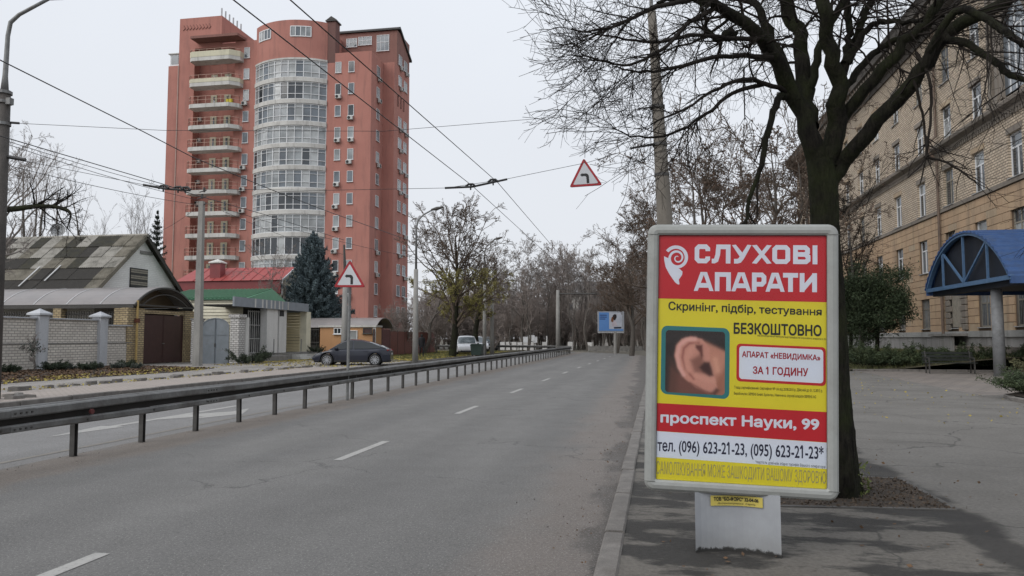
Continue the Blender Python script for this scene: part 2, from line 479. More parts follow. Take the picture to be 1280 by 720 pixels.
# right pavement and plaza
sheet('pavement', [(XK(-14) + 0.15, -14)] + [(XK(y) + 0.151, y) for y in range(-8, 60, 4)] + [(3.2, 60), (3.2, 36), (9.4, 36), (8.55, 21.5), (30, 21.5), (30, -14)], 0.065, m_walk, 0.1)
m_slab = brick_mat('plaza_slabs', (0.25, 0.215, 0.185), (0.20, 0.18, 0.16), (0.09, 0.08, 0.07), 0.5, 0.5, 'FLAT' if False else 'X', 0.02, offset=0.0)
def flat_brick(name, c1, c2, mortar, bw, bh, ms=0.012, dirt=None):
    m, nt, b = _nt(name)
    geo = nt.nodes.new('ShaderNodeNewGeometry'); bt = nt.nodes.new('ShaderNodeTexBrick')
    nt.links.new(geo.outputs['Position'], bt.inputs['Vector'])
    bt.inputs['Scale'].default_value = 1; bt.inputs['Brick Width'].default_value = bw; bt.inputs['Row Height'].default_value = bh; bt.inputs['Mortar Size'].default_value = ms
    bt.inputs['Color1'].default_value = c1 + (1,); bt.inputs['Color2'].default_value = c2 + (1,); bt.inputs['Mortar'].default_value = mortar + (1,)
    col = bt.outputs['Color']
    if dirt: col = _mix(nt, _range(nt, _noise(nt, geo.outputs['Position'], dirt[1], 8, 0.65), 0.48, 0.7, 0, dirt[2]), col, dirt[0])
    nt.links.new(col, b.inputs['Base Color']); b.inputs['Roughness'].default_value = 0.9
    _bump(nt, b, _math(nt, 'SUBTRACT', 1.0, bt.outputs['Fac']), 0.5, 0.01)
    return m
m_slab = flat_brick('plaza_slab', (0.22, 0.19, 0.165), (0.18, 0.16, 0.145), (0.09, 0.08, 0.07), 0.6, 0.6, 0.02, ((0.12, 0.105, 0.095), 0.7, 0.6))
sheet('plaza_paving', [(8.6, 21.55), (30, 21.55), (30, 36.5), (9.45, 36.5), (9.45, 36)], 0.06, m_slab, 0.1)
# left side: kerb, paved walk, grey path
m_pav = flat_brick('left_paving', (0.37, 0.32, 0.285), (0.32, 0.28, 0.25), (0.2, 0.17, 0.145), 0.2, 0.1, 0.008, ((0.24, 0.215, 0.195), 0.5, 0.7))
m_path = asphalt_mat('old_path', (0.27, 0.25, 0.23), (0.20, 0.185, 0.17))
sheet('left_pavement', [(-14.25, -14), (-14.25, 62), (-16.9, 62), (-16.9, -14)], 0.10, m_pav, 0.12)
sheet('left_path', [(-16.9, -14), (-16.9, 48), (-28.2, 48), (-28.2, 33.5), (-20.6, 33.2), (-20.9, -14)], 0.09, m_path, 0.1)
soil = sheet('garden_soil', [(-20.6, -14), (-20.3, 24), (-19.9, 29), (-20.6, 33.2), (-27.9, 36.3), (-27.9, -14)], 0.11, m_soil, 0.1)
sheet('leafy_lawn', [(-14.4, 45.2), (-14.4, 90), (-30, 90), (-30, 48.3), (-16.9, 48.3), (-16.9, 45.2)], 0.115, m_grass_soil, 0.1)
# right lawn rising to the building
def lawn_right():
    xs = np.linspace(9.2, 18.0, 12); ys = np.linspace(36.6, 92, 24)
    V = []; 
    for y in ys:
        for x in xs:
            k = min(1, max(0, (x - 10.0) / 7.5)); k = k * k * (3 - 2 * k)
            V.append((x, y, 0.12 + 0.62 * k + random.uniform(-0.02, 0.02)))
    F = [(j * 12 + i, j * 12 + i + 1, (j + 1) * 12 + i + 1, (j + 1) * 12 + i) for j in range(23) for i in range(11)]
    o = mesh_obj('lawn', V, F, m_grass_soil, smooth=True); o['kind'] = 'structure'
lawn_right()
sheet('verge', [(3.25, 36.1), (9.15, 36.1), (9.15, 95), (0.6, 95), (0.6, 60.1), (3.25, 60.1)], 0.11, m_grass_soil, 0.1)
def planter():
    xs = [8.75, 9.5, 11, 14, 18]; ys = [11, 14, 17, 19, 20.4, 21.2]
    V = [(x + (0.9 if j == 5 and i == 0 else 0), y, 0.16 + 0.12 * (0 < i) + random.uniform(0, .04)) for j, y in enumerate(ys) for i, x in enumerate(xs)]
    F = [(j * 5 + i, j * 5 + i + 1, (j + 1) * 5 + i + 1, (j + 1) * 5 + i) for j in range(5) for i in range(4)]
    o = mesh_obj('planting_bed', V, F, m_soil); o['kind'] = 'structure'
planter()

# kerbs made of single stones
def kerb_run(name, pts, w, h, length, mat, z0=0.0, jitter=0.006, holder=None, nmax=60):
    """stones laid end to end along a polyline (left edge given); returns the kerb"""
    k = holder or thing(name, None, None, (pts[0][0], pts[0][1], 0)); k['kind'] = 'structure'
    seg = 0; rngk = random.Random(len(name) + int(pts[0][0] * 10))
    P = [Vector((p[0], p[1], 0)) for p in pts]; cnt = 0
    rest = MB()
    for a, b in zip(P[:-1], P[1:]):
        L = (b - a).length; t = (b - a).normalized(); nrm = Vector((t.y, -t.x, 0)); s = 0
        while s < L - 0.05:
            l = min(length * rngk.uniform(0.85, 1.15), L - s)
            j = [rngk.uniform(-jitter, jitter) for _ in range(3)]
            mb = rest if cnt >= nmax else MB()
            p = a + t * (s + 0.011) + nrm * j[0]; q = a + t * (s + l - 0.011) + nrm * (j[0] + j[2])
            b_ = 0.014; top = z0 + h + j[1]
            prof = [(0, z0 - 0.1), (w, z0 - 0.1), (w, top - b_), (w - b_, top), (b_, top), (0, top - b_)]
            vs = []
            for e in (p, q):
                for u, z in prof: vs.append(e + nrm * u + Vector((0, 0, z)))
            mb.add(vs, [(0, 1, 2, 3, 4, 5), (11, 10, 9, 8, 7, 6)] + [(i, i + 6, (i + 1) % 6 + 6, (i + 1) % 6) for i in range(6)])
            if cnt < nmax: recalc(mb.build('kerb_stone', mat, k))
            cnt += 1; s += l
    if rest.v:
        o = recalc(rest.build('kerb_stones_beyond', mat, k)); o['kind'] = 'stuff'
    return k
kerb_run('kerb', [(XK(y), y) for y in (-6, 0, 6, 12, 20, 30, 45, 60)], 0.15, 0.085, 1.15, m_kerb)
kerb_run('left_kerb', [(-14.25, y) for y in (-6, 60)], 0.15, 0.12, 1.6, m_kerb, nmax=30)
kerb_run('lawn_kerb', [(9.3, 36.35), (18, 36.35)], 0.15, 0.15, 1.0, m_kerb)
kerb_run('planting_bed_kerb', [(8.5, 8), (8.5, 19.6), (8.8, 20.6), (9.6, 21.2), (13, 21.3)], 0.15, 0.16, 1.0, m_kerb)
kerb_run('plaza_edge', [(8.5, 21.3), (9.35, 36.3)], 0.1, 0.07, 1.5, m_kerb)
# strip of loose broken edging stones on the left
es = thing('edging_stones', None, None, (-17, 16, 0.1)); es['kind'] = 'structure'
rg = random.Random(5)
def rough_stone(cx, cy, z, lx, ly, h, rot, parent, mat, name='stone'):
    pts = []; n = 6
    for i in range(n):
        a = 2 * PI * i / n + rg.uniform(-.2, .2)
        x, y = lx / 2 * math.cos(a) * rg.uniform(.85, 1.15), ly / 2 * math.sin(a) * rg.uniform(.85, 1.15)
        pts.append((cx + x * math.cos(rot) - y * math.sin(rot), cy + x * math.sin(rot) + y * math.cos(rot)))
    vs = [(p[0], p[1], z - .04) for p in pts] + [(cx + (p[0] - cx) * .93, cy + (p[1] - cy) * .93, z + h + rg.uniform(-.015, .015)) for p in pts]
    fs = [tuple(range(n))[::-1], tuple(range(n, 2 * n))] + [(i, (i + 1) % n, (i + 1) % n + n, i + n) for i in range(n)]
    return mesh_obj(name, vs, fs, mat, parent)
for i in range(40):
    y = 13 + i * 0.62 + rg.uniform(-.15, .15)
    x = -17.35 + 0.045 * (y - 18) + rg.uniform(-.2, .2)
    rough_stone(x, y, 0.1, rg.uniform(.3, .65), rg.uniform(.22, .36), rg.uniform(.04, .12), PI / 2 + rg.uniform(-.4, .4), es, m_kerb, 'edging_stone')
for i in range(9):
    rough_stone(-14.9 - rg.uniform(0, 1.9), 15.2 + rg.uniform(-.5, 1.6), 0.1, rg.uniform(.3, .7), rg.uniform(.2, .3), .07, rg.uniform(0, 3), es, m_kerb, 'edging_stone')

# road markings: 4 mm sheets with worn edges
def paint_mat():
    m, nt, b = _nt('road_paint'); vec = _coord(nt)
    w = _range(nt, _noise(nt, vec, 22, 8, 0.85), 0.52, 0.64, 0, 0.9)
    col = _mix(nt, w, (0.36, 0.35, 0.33), (0.16, 0.157, 0.15))
    col = _mix(nt, _range(nt, _noise(nt, vec, 3, 4), 0.45, 0.7, 0, 0.4), col, (0.26, 0.255, 0.24))
    nt.links.new(col, b.inputs['Base Color']); b.inputs['Roughness'].default_value = 0.75
    return m
m_paint = paint_mat()
lm = thing('lane_markings', None, None, (-3.8, 5, 0)); lm['kind'] = 'structure'
for k in range(12):
    y0 = 3.1 + 5.95 * k; y1 = y0 + 1.78
    mesh_obj('lane_dash', [(XD(y0) - .06, y0, .004), (XD(y0) + .06, y0, .004), (XD(y1) + .06, y1, .004), (XD(y1) - .06, y1, .004)], [(0, 1, 2, 3)], m_paint, lm)
# arrow on the opposite carriageway pointing towards the viewer with a right-hand branch
ax, ay = -9.25, 10.3
tri = [[(0, 0), (0.26, 1.25), (0.07, 1.25), (0.07, 4.6), (-0.07, 4.6), (-0.07, 1.25), (-0.26, 1.25)]]
arrow = [(ax + x, ay + y, .004) for x, y in [(0, 0), (0.24, 1.5), (0.08, 1.5), (0.08, 2.6), (0.62, 3.3), (0.62, 2.7), (1.1, 3.9), (0.62, 5.0), (0.62, 4.3), (0.08, 3.6), (0.08, 5.6), (-0.08, 5.6), (-0.08, 1.5), (-0.24, 1.5)]]
aw = mesh_obj('arrow_marking', arrow, [(0, 1, 2, 12, 13), (2, 3, 9, 10, 11, 12), (3, 4, 8, 9), (4, 5, 6, 7, 8)], m_paint, lm)
ax = [XK(-8)]
# pale edge line by the barrier
mesh_obj('edge_line', [(-7.95, -6, .004), (-7.85, -6, .004), (-7.85, 62, .004), (-7.95, 62, .004)], [(0, 1, 2, 3)], M('old_edge_paint', (0.23, 0.21, 0.18), (0.18, 0.17, 0.155), scale=8), lm)

m_iron = M('cast_iron', (0.055, 0.053, 0.05), (0.09, 0.085, 0.08), scale=20, rough=0.6, metal=0.4)

# ---------------------------------------------------------------- crash barrier
m_galv = M('galvanised', (0.19, 0.19, 0.185), (0.11, 0.108, 0.105), scale=2.2, rough=0.55, metal=0.3, fine=0.14, fscale=25, dirt=((0.07, 0.06, 0.05), 1.6, 0.75))
m_galv_dark = M('galvanised_post', (0.09, 0.087, 0.082), (0.055, 0.052, 0.048), scale=6, rough=0.6, metal=0.4, dirt=((0.05, 0.045, 0.04), 5, 0.6))
rail = thing('crash_barrier', 'long galvanised double-rail crash barrier on many short posts dividing the two carriageways', 'crash barrier', (-7.4, 8, 0))
i0 = 4.0 / 3.0
def rail_pt(u):
    """path of the barrier by distance u along it, from y=-3: straight to 77 m, then bending left"""
    y = -3 + u
    if y < 74: return Vector((-7.42 + 0.0 * y, y, 0)), Vector((0, 1, 0))
    a = min((y - 74) / 16.0, R(98)); rr = 16.0
    extra = max(0, (y - 74) - 16.0 * R(98))
    p = Vector((-7.42 - rr + rr * math.cos(a), 74 + rr * math.sin(a), 0)); t = Vector((-math.sin(a), math.cos(a), 0))
    return p + t * extra, t
def w_beam(z, off, name, sag=0.0):
    prof = [(0.0, -0.085), (0.045, -0.07), (0.055, -0.02), (0.03, 0.0), (0.055, 0.02), (0.045, 0.07), (0.0, 0.085), (-0.012, 0.085), (0.03, 0.065), (0.035, 0.025), (0.012, 0.0), (0.035, -0.025), (0.03, -0.065), (-0.012, -0.085)]
    mb = MB(); n = len(prof); u = -3.0; rings = 0
    while u <= 122:
        p, t = rail_pt(u); nr = Vector((t.y, -t.x, 0))
        wob = 0.008 * math.sin(u * 0.9 + z * 9)
        for a, b in prof: mb.v.append(tuple(p + nr * ((off + a) if off > 0 else (off - a)) + Vector((0, 0, z + b + wob * 0.6))))
        rings += 1; u += 1.3333 if u > 0 else 1.0
    for r in range(rings - 1):
        for k in range(n):
            a = r * n + k; b = r * n + (k + 1) % n
            mb.f.append((a, b, b + n, a + n))
    return recalc(mb.build(name, m_galv, rail, smooth=False))
def box_beam(z0, z1, o0, o1, name, u1=122):
    mb = MB(); rings = 0; u = -3.0
    bz = 0.018
    prof = [(o0, z0 + bz), (o0 + bz, z0), (o1 - bz, z0), (o1, z0 + bz), (o1, z1 - bz), (o1 - bz, z1), (o0 + bz, z1), (o0, z1 - bz)]; n = 8
    while u <= u1:
        p, t = rail_pt(u); nr = Vector((t.y, -t.x, 0)); w = 0.006 * math.sin(u * 1.1 + z0 * 20)
        for a, b in prof: mb.v.append(tuple(p + nr * a + Vector((0, 0, b + w))))
        rings += 1; u += 1.0
    for r in range(rings - 1):
        for k in range(n):
            a = r * n + k; b = r * n + (k + 1) % n; mb.f.append((a, b, b + n, a + n))
    return recalc(mb.build(name, m_galv, rail))
# near side beam is a rail with two ridges and a dark hollow between; a second beam stands on the far side
box_beam(0.62, 0.73, 0.10, 0.19, 'upper_rail')
box_beam(0.445, 0.535, 0.10, 0.19, 'lower_rail')
mbw = MB(); rings = 0; u = -3.0
while u <= 122:
    p, t = rail_pt(u); nr = Vector((t.y, -t.x, 0))
    for a, b in ((0.085, 0.53), (0.10, 0.53), (0.10, 0.63), (0.085, 0.63)): mbw.v.append(tuple(p + nr * a + Vector((0, 0, b))))
    rings += 1; u += 1.0
for r in range(rings - 1):
    for k in range(4): a = r * 4 + k; b = r * 4 + (k + 1) % 4; mbw.f.append((a, b, b + 4, a + 4))
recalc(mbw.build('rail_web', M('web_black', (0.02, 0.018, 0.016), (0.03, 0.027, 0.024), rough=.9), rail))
box_beam(0.60, 0.72, -0.22, -0.14, 'far_rail')
post_me = None; br_me = None; bolt_me = None
for i in range(-4, 62):
    y = 8.74 + 1.354 * i; p, t = rail_pt(y + 3)
    if i == -4 or post_me is None:
        q, _ = rail_pt(y + 3)
        mb = MB(); mb.box(q.x - 0.035, q.x + 0.035, q.y - 0.032, q.y - 0.025, -0.05, 0.66); mb.box(q.x - 0.035, q.x + 0.035, q.y + 0.025, q.y + 0.032, -0.05, 0.66); mb.box(q.x - 0.035, q.x - 0.028, q.y - 0.025, q.y + 0.025, -0.05, 0.66)
        mb.box(q.x + 0.035, q.x + 0.10, q.y - 0.03, q.y + 0.03, 0.46, 0.60)
        o = mb.build('post', m_galv_dark, rail); post_me = o.data; base = Vector(q)
        o2 = MB().box(q.x - 0.14, q.x + 0.10, q.y - 0.03, q.y + 0.03, 0.615, 0.675).build('bracket', m_galv, rail); br_me = o2.data
        o3 = MB().tube([(q.x + 0.19, q.y, 0.49), (q.x + 0.205, q.y, 0.49)], 0.016, 6).build('bolt', m_galv_dark, rail); bolt_me = o3.data
        # store relative to rail origin at base
        root = rail.location
        for me in (post_me, br_me, bolt_me):
            me.transform(Matrix.Translation(root - Vector((base.x, base.y, 0))))
        objs = (o, o2, o3)
    else:
        objs = []
        for nm, me in (('post', post_me), ('bracket', br_me), ('bolt', bolt_me)):
            o = bpy.data.objects.new(nm, me); COL.objects.link(o); o.parent = rail; objs.append(o)
    for o in objs:
        o.location = (p.x - rail.location.x, p.y - rail.location.y, random.uniform(-.008, .008))
        o.rotation_euler = (random.uniform(-.012, .012), random.uniform(-.01, .01), math.atan2(-t.x, t.y))
for y in (3.6, 7.7, 11.6, 15.7, 19.8, 23.9, 28, 32, 36, 40, 44, 48):
    for z0, z1 in ((0.632, 0.718), (0.456, 0.524)):
        MB().bbox(-7.232, -7.222, y - .17, y + .17, z0, z1, .003).build('splice_plate', m_galv, rail)
        for dy in (-.12, -.04, .04, .12): MB().tube([(-7.224, y + dy, (z0 + z1) / 2), (-7.208, y + dy, (z0 + z1) / 2)], .013, 6).build('splice_bolt', m_galv_dark, rail)
# round reflector on the barrier
rf = W(115, 518, X=-7.2)
MB().tube([(-7.22, rf.y, 0.585), (-7.19, rf.y, 0.585)], 0.035, 14).build('reflector', M('reflector_red', (0.16, 0.035, 0.03), (0.1, 0.03, 0.03), rough=0.4), rail)

# ---------------------------------------------------------------- bus-shelter style advertising panel
def poster_panel():
    d0, d1 = 5.32, 5.12
    A = W(825.5, 450, D=d0); B = W(1039, 450, D=d1)
    ux = Vector((B.x - A.x, B.y - A.y, 0)); width = ux.length; ux.normalize()
    nrm = Vector((ux.y, -ux.x, 0))          # towards viewer
    up = Vector((0, 0, 1))
    roll = -0.026
    ux2 = (ux * math.cos(roll) + up * math.sin(roll)); up2 = (up * math.cos(roll) - ux * math.sin(roll))
    C0 = Vector((A.x, A.y, 2.297))             # upper left corner of the visible poster
    Hh = 1.752
    base = C0 + ux * (width / 2); base.z = 0.065
    t = thing('advertising_stand', 'tall grey framed advertising stand with red and yellow poster for hearing aids on the pavement', 'advertising stand', base)
    def P(u, v, d=0.0): return C0 + ux2 * u - up2 * v + nrm * d
    def px(x, y):
        h = 306 + (x - 820) / 213 * 12.0
        return ((x - 820) / 213 * width, (y - 292) / h * Hh)
    def poly(name, pts, d, mat, parent=t):
        return mesh_obj(name, [P(u, v, d) for u, v in pts], [tuple(range(len(pts)))[::-1]], mat, parent)
    m_frame = M('painted_aluminium', (0.33, 0.34, 0.325), (0.27, 0.275, 0.26), scale=2.2, rough=0.45, fine=0.04, fscale=40, dirt=((0.15, 0.145, 0.12), 3.0, 0.45), spec=0.5)
    m_edge = M('frame_edge_dirt', (0.07, 0.07, 0.065), (0.12, 0.12, 0.11), scale=10, rough=0.7)
    # casing: rounded rectangle body, hollow ring frame in front
    fw = 0.078; dep = 0.10
    def rrect(u0, u1, v0, v1, r, n=6):
        pts = []
        for (cx, cy, a0) in ((u1 - r, v0 + r, -PI / 2), (u1 - r, v1 - r, 0), (u0 + r, v1 - r, PI / 2), (u0 + r, v0 + r, PI)):
            for k in range(n + 1):
                a = a0 + (PI / 2) * k / n; pts.append((cx + r * math.cos(a), cy + r * math.sin(a)))
        return pts
    outer = rrect(-fw, width + fw, -0.075, Hh + 0.082, 0.07)
    mb = MB(); n = len(outer)
    # body sides and back
    rings = [(0.0, 0.02), (0.02, 0.0)]
    prof = [(0.03, 0.0, ), ]
    def ring(off_in, d): 
        cu, cv = width / 2, Hh / 2
        o_ = rrect(-fw + off_in, width + fw - off_in, -0.075 + off_in, Hh + 0.070 - off_in, max(0.012, 0.07 - off_in))
        return [P(u, v, d) for u, v in o_]
    seq = [ring(0.02, -0.17), ring(0.0, -0.15), ring(0.0, -0.03), ring(0.006, -0.01), ring(0.02, 0.004), ring(0.045, 0.010), ring(0.066, 0.006), ring(0.078, -0.006), ring(0.079, -0.030)]
    for rr in seq: mb.v += [tuple(p) for p in rr]
    for k in range(len(seq) - 1):
        for j in range(n):
            a = k * n + j; b = k * n + (j + 1) % n; mb.f.append((a, b, b + n, a + n))
    mb.f.append(tuple(range(n)))
    fr = recalc(mb.build('frame', m_frame, t, smooth=False))
    # frame joints
    mj = MB()
    for u, v0, v1 in ((-fw + 0.002, 0.0, 0.004), (width + 0.002, 0.0, 0.004), (-fw + 0.002, Hh, Hh + 0.004), (width + 0.002, Hh, Hh + 0.004)):
        q = [P(u, v0, 0.0108), P(u + fw - 0.004, v0, 0.0108), P(u + fw - 0.004, v1, 0.0108), P(u, v1, 0.0108)]
        mj.add(q, [(3, 2, 1, 0)])
    mj.build('frame_joint', m_edge, t)
    # rubber seal round the poster
    ms = MB()
    for (u0, u1, v0, v1) in ((-0.003, 0.004, 0, Hh), (width - 0.004, width + 0.003, 0, Hh), (0.004, width - 0.004, -0.003, 0.006), (0.004, width - 0.004, Hh - 0.005, Hh + 0.003)):
        ms.add([P(u0, v0, -0.012), P(u1, v0, -0.012), P(u1, v1, -0.012), P(u0, v1, -0.012)], [(3, 2, 1, 0)])
    ms.build('seal', m_edge, t)
    # poster print
    def ink(nm, c, c2=None, r=0.5): return M('ink_' + nm, c, c2 or tuple(x * 0.93 for x in c), scale=2, rough=r)
    red = ink('red', (0.60, 0.014, 0.024), (0.54, 0.012, 0.022)); yel = ink('yellow', (0.84, 0.71, 0.03), (0.79, 0.67, 0.025)); whi = ink('white', (0.80, 0.84, 0.93), (0.76, 0.80, 0.90))
    blk = ink('black', (0.012, 0.012, 0.014)); teal = ink('teal', (0.03, 0.21, 0.23)); dred = ink('dark_red', (0.40, 0.008, 0.02)); navy = ink('navy', (0.02, 0.02, 0.05))
    gry = ink('grey', (0.38, 0.34, 0.17), (0.46, 0.40, 0.12))
    D0 = -0.028
    W_ = width
    ps = poly('poster', [(0, 0), (W_, 0), (W_, Hh), (0, Hh)], D0, yel)
    def band(name, y0l, y0r, y1l, y1r, mat, x0=820, x1=1033, d=D0 + .001):
        pts = [px(x0, y0l), px(x1, y0r), px(x1, y1r), px(x0, y1l)]
        return poly(name, pts, d, mat, ps)
    band('red_band', 292, 292, 372.5, 377, red)
    band('red_band', 503, 514, 537.5, 551.5, red)
    band('white_band', 537.7, 551.8, 569.5, 584, whi)
    def raw(s):
        cu = bpy.data.curves.new('lettering', 'FONT'); cu.body = s; cu.size = 1.0; cu.resolution_u = 3
        o = bpy.data.objects.new('lettering', cu); COL.objects.link(o)
        me = bpy.data.meshes.new_from_object(o.evaluated_get(bpy.context.evaluated_depsgraph_get()))
        bpy.data.objects.remove(o)
        n = len(me.vertices); co = np.empty(n * 3, dtype=np.float32); me.vertices.foreach_get('co', co); co = co.reshape(-1, 3)
        fs = [tuple(p.vertices) for p in me.polygons]
        bpy.data.meshes.remove(me)
        return co, fs
    cap_h, cap_hf = raw('Н'); ring_o, ring_of = raw('о')
    def glyphs(s, bold):
        """triangulated lettering in unit size, thickened by laying shifted copies over each other"""
        co, fs = raw(s)
        for i, ch_ in enumerate(s):
            if ch_ not in 'нф': continue
            pre = s[:i].rstrip(); xa = raw(pre)[0][:, 0].max() + .004 if pre else -9; xb = raw(s[:i + 1])[0][:, 0].max() + .004
            inside = (co[:, 0] > xa) & (co[:, 0] < xb); old = co[inside]; mn_, mx_ = old.min(0), old.max(0)
            fs = [f for f in fs if not inside[list(f)].any()]
            src, sf = (cap_h, cap_hf) if ch_ == 'н' else (ring_o, ring_of)
            if ch_ == 'ф': mn_[1], mx_[1] = -.01, .55
            a0, a1 = src.min(0), src.max(0); new = src.copy()
            for ax in (0, 1): new[:, ax] = mn_[ax] + (src[:, ax] - a0[ax]) / (a1[ax] - a0[ax]) * (mx_[ax] - mn_[ax])
            k0 = len(co); fs = fs + [tuple(v + k0 for v in f) for f in sf]; co = np.concatenate([co, new])
            if ch_ == 'ф':
                c_ = (mn_[0] + mx_[0]) / 2; k0 = len(co)
                co = np.concatenate([co, np.array([(c_ - .04, -.18, 0), (c_ + .04, -.18, 0), (c_ + .04, .72, 0), (c_ - .04, .72, 0)], dtype=np.float32)]); fs = fs + [(k0, k0 + 1, k0 + 2, k0 + 3)]
        # drop vertices that no face uses any more
        used = sorted({v for f in fs for v in f}); re_ = {v: i for i, v in enumerate(used)}
        co = co[used]; fs = [tuple(re_[v] for v in f) for f in fs]; n = len(co)
        offs = [(0, 0)] if not bold else [(bold * math.cos(a_), bold * math.sin(a_)) for a_ in [PI * k / 4 for k in range(8)]] + [(0, 0)]
        C, Fs = [], []
        for k, (dx, dy) in enumerate(offs):
            c_ = co.copy(); c_[:, 0] += dx; c_[:, 1] += dy; c_[:, 2] = k * 0.0001; C.append(c_); Fs += [tuple(i + k * n for i in f) for f in fs]
        return np.concatenate(C), Fs
    def text(s, x0, x1, y0, y1, mat, bold=0.02, d=D0 + .002, name='lettering', parent=None):
        co, Fs = glyphs(s, bold)
        mn, mx = co.min(0), co.max(0)
        a = px(x0, y0[0]); b_ = px(x1, y0[1]); c_ = px(x0, y1[0]); d_ = px(x1, y1[1])
        uu = (co[:, 0] - mn[0]) / (mx[0] - mn[0]); vv = 1 - (co[:, 1] - mn[1]) / (mx[1] - mn[1])
        U = (a[0] * (1 - uu) + b_[0] * uu); Vt = (a[1] * (1 - uu) + b_[1] * uu); Vb = (c_[1] * (1 - uu) + d_[1] * uu)
        Vv = Vt * (1 - vv) + Vb * vv
        o = mesh_obj(name, [P(float(u), float(v), d + float(z)) for u, v, z in zip(U, Vv, co[:, 2])], Fs, mat, parent or ps)
        # the flag of every figure one
        for i, ch_ in enumerate(s):
            if ch_ != '1' or y1[0] - y0[0] < 6: continue
            c1, _f = glyphs(s[:i] + '1', bold); hi = c1[:, 0].max(); stem = .10 + 2 * bold; H_ = .72
            pts = [(hi - stem, .735 + bold), (hi - stem * .3, .735 + bold), (hi - stem * .6, .56), (hi - stem - .15, .50), (hi - stem - .15, .60)]
            out = []
            for (x_, z_) in pts:
                u_ = (x_ - mn[0]) / (mx[0] - mn[0]); v_ = 1 - (z_ - mn[1]) / (mx[1] - mn[1]); uu_ = a[0] * (1 - u_) + b_[0] * u_
                vt = a[1] * (1 - u_) + b_[1] * u_; vb = c_[1] * (1 - u_) + d_[1] * u_; out.append(P(float(uu_), float(vt * (1 - v_) + vb * v_), d + .0006))
            mesh_obj('lettering', out, [tuple(range(len(out)))], mat, parent or ps)
        return o
    # the two headline words, drawn as wide block letters of even stroke
    def letter(ch, x0, x1, y0, hgt, slope):
        Wl = x1 - x0; H_ = 24.0; S_ = 5.9; e = S_ / 2; m_ = Wl / 2
        D_ = {'С': [[(Wl - e, 8.6), (Wl - e, 5.6), (Wl - 5.6, e), (5.6, e), (e, 5.6), (e, H_ - 5.6), (5.6, H_ - e), (Wl - 5.6, H_ - e), (Wl - e, H_ - 5.6), (Wl - e, H_ - 8.6)]],
              'Л': [[(Wl - e, H_), (Wl - e, e), (8.5, e), (7.6, 13), (5.6, H_ - 4.2), (3.2, H_ - e), (0, H_ - e)]],
              'У': [[(e, -1), (m_ + 1.2, 15.2)], [(Wl - e, -1), (m_ + .6, 16), (m_ - 2.6, H_ - 3.8), (m_ - 5.5, H_ - e), (3.2, H_ - e)]],
              'Х': [[(e, -1.5), (Wl - e, H_ + 1.5)], [(Wl - e, -1.5), (e, H_ + 1.5)]],
              'О': [[(m_, e), (5.6, e), (e, 5.6), (e, H_ - 5.6), (5.6, H_ - e), (Wl - 5.6, H_ - e), (Wl - e, H_ - 5.6), (Wl - e, 5.6), (Wl - 5.6, e), (m_ - .01, e)]],
              'В': [[(e, H_), (e, 0)], [(e, e), (Wl - 6.2, e), (Wl - 3.6, 5.4), (Wl - 3.6, 9.2), (Wl - 6.2, 11.7), (e, 11.7)], [(Wl - 6.2, 11.9), (Wl - e, 14.4), (Wl - e, H_ - 5.2), (Wl - 5.6, H_ - e), (e, H_ - e)]],
              'І': [[(m_, 0), (m_, H_)]],
              'А': [[(e - .6, H_ + 1.5), (m_ - 1.4, -1.5)], [(m_ + 1.4, -1.5), (Wl - e + .6, H_ + 1.5)], [(6.2, 16.9), (Wl - 6.2, 16.9)]],
              'П': [[(e, H_), (e, e), (Wl - e, e), (Wl - e, H_)]],
              'Р': [[(e, H_), (e, 0)], [(e, e), (Wl - 5.6, e), (Wl - e, 5.6), (Wl - e, 12), (Wl - 5.6, 14.8), (e, 14.8)]],
              'Т': [[(0, e), (Wl, e)], [(m_, e), (m_, H_)]],
              'И': [[(e, 0), (e, H_)], [(Wl - e, 0), (Wl - e, H_)], [(e, H_ - 2.6), (Wl - e, 2.6)]]}[ch]
        vs, fs, lay = [], [], 0
        for line in D_:
            L_ = [Vector((p[0], p[1])) for p in line]; n_ = len(L_); off = []; S_ = 7.4 if ch == 'Х' else 5.9
            for i in range(n_):
                d1 = (L_[i] - L_[i - 1]).normalized() if i else (L_[1] - L_[0]).normalized()
                d2 = (L_[i + 1] - L_[i]).normalized() if i < n_ - 1 else d1
                nn = Vector((-(d1.y + d2.y), d1.x + d2.x)).normalized(); k_ = 1 / max(.5, nn.dot(Vector((-d1.y, d1.x)))); off.append(nn * (S_ / 2) * k_)
            b0 = len(vs)
            for i in range(n_):
                for sg in (1, -1):
                    q = L_[i] + off[i] * sg; xx = min(max(q.x, 0), Wl); yy = min(max(q.y, 0), H_)
                    X_ = x0 + xx; Y_ = y0 + (X_ - 867) * slope + yy * hgt / 24.0
                    u_, v_ = px(X_, Y_); vs.append(P(u_, v_, D0 + .002 + lay * .00015))
            for i in range(n_ - 1): fs.append((b0 + 2 * i, b0 + 2 * i + 1, b0 + 2 * i + 3, b0 + 2 * i + 2))
            lay += 1
        mesh_obj('letter', vs, fs, whi, ps)
    for ch, x0, x1 in (('С', 867.3, 887.2), ('Л', 889.4, 913.3), ('У', 914.6, 940.2), ('Х', 940.4, 965.2), ('О', 966, 988.2), ('В', 991.8, 1013.2), ('І', 1015.8, 1021.7)): letter(ch, x0, x1, 304.0, 24, .0075)
    for ch, x0, x1 in (('А', 866.6, 892), ('П', 893.6, 914), ('А', 914.6, 939.6), ('Р', 940.6, 958.6), ('А', 957.6, 981.6), ('Т', 979.4, 998), ('И', 1000, 1021.2)): letter(ch, x0, x1, 339.0, 24, .0095)
    text('Скринінг, підбір, тестування', 834, 1027, (376, 384), (390, 396.5), blk, 0.02)
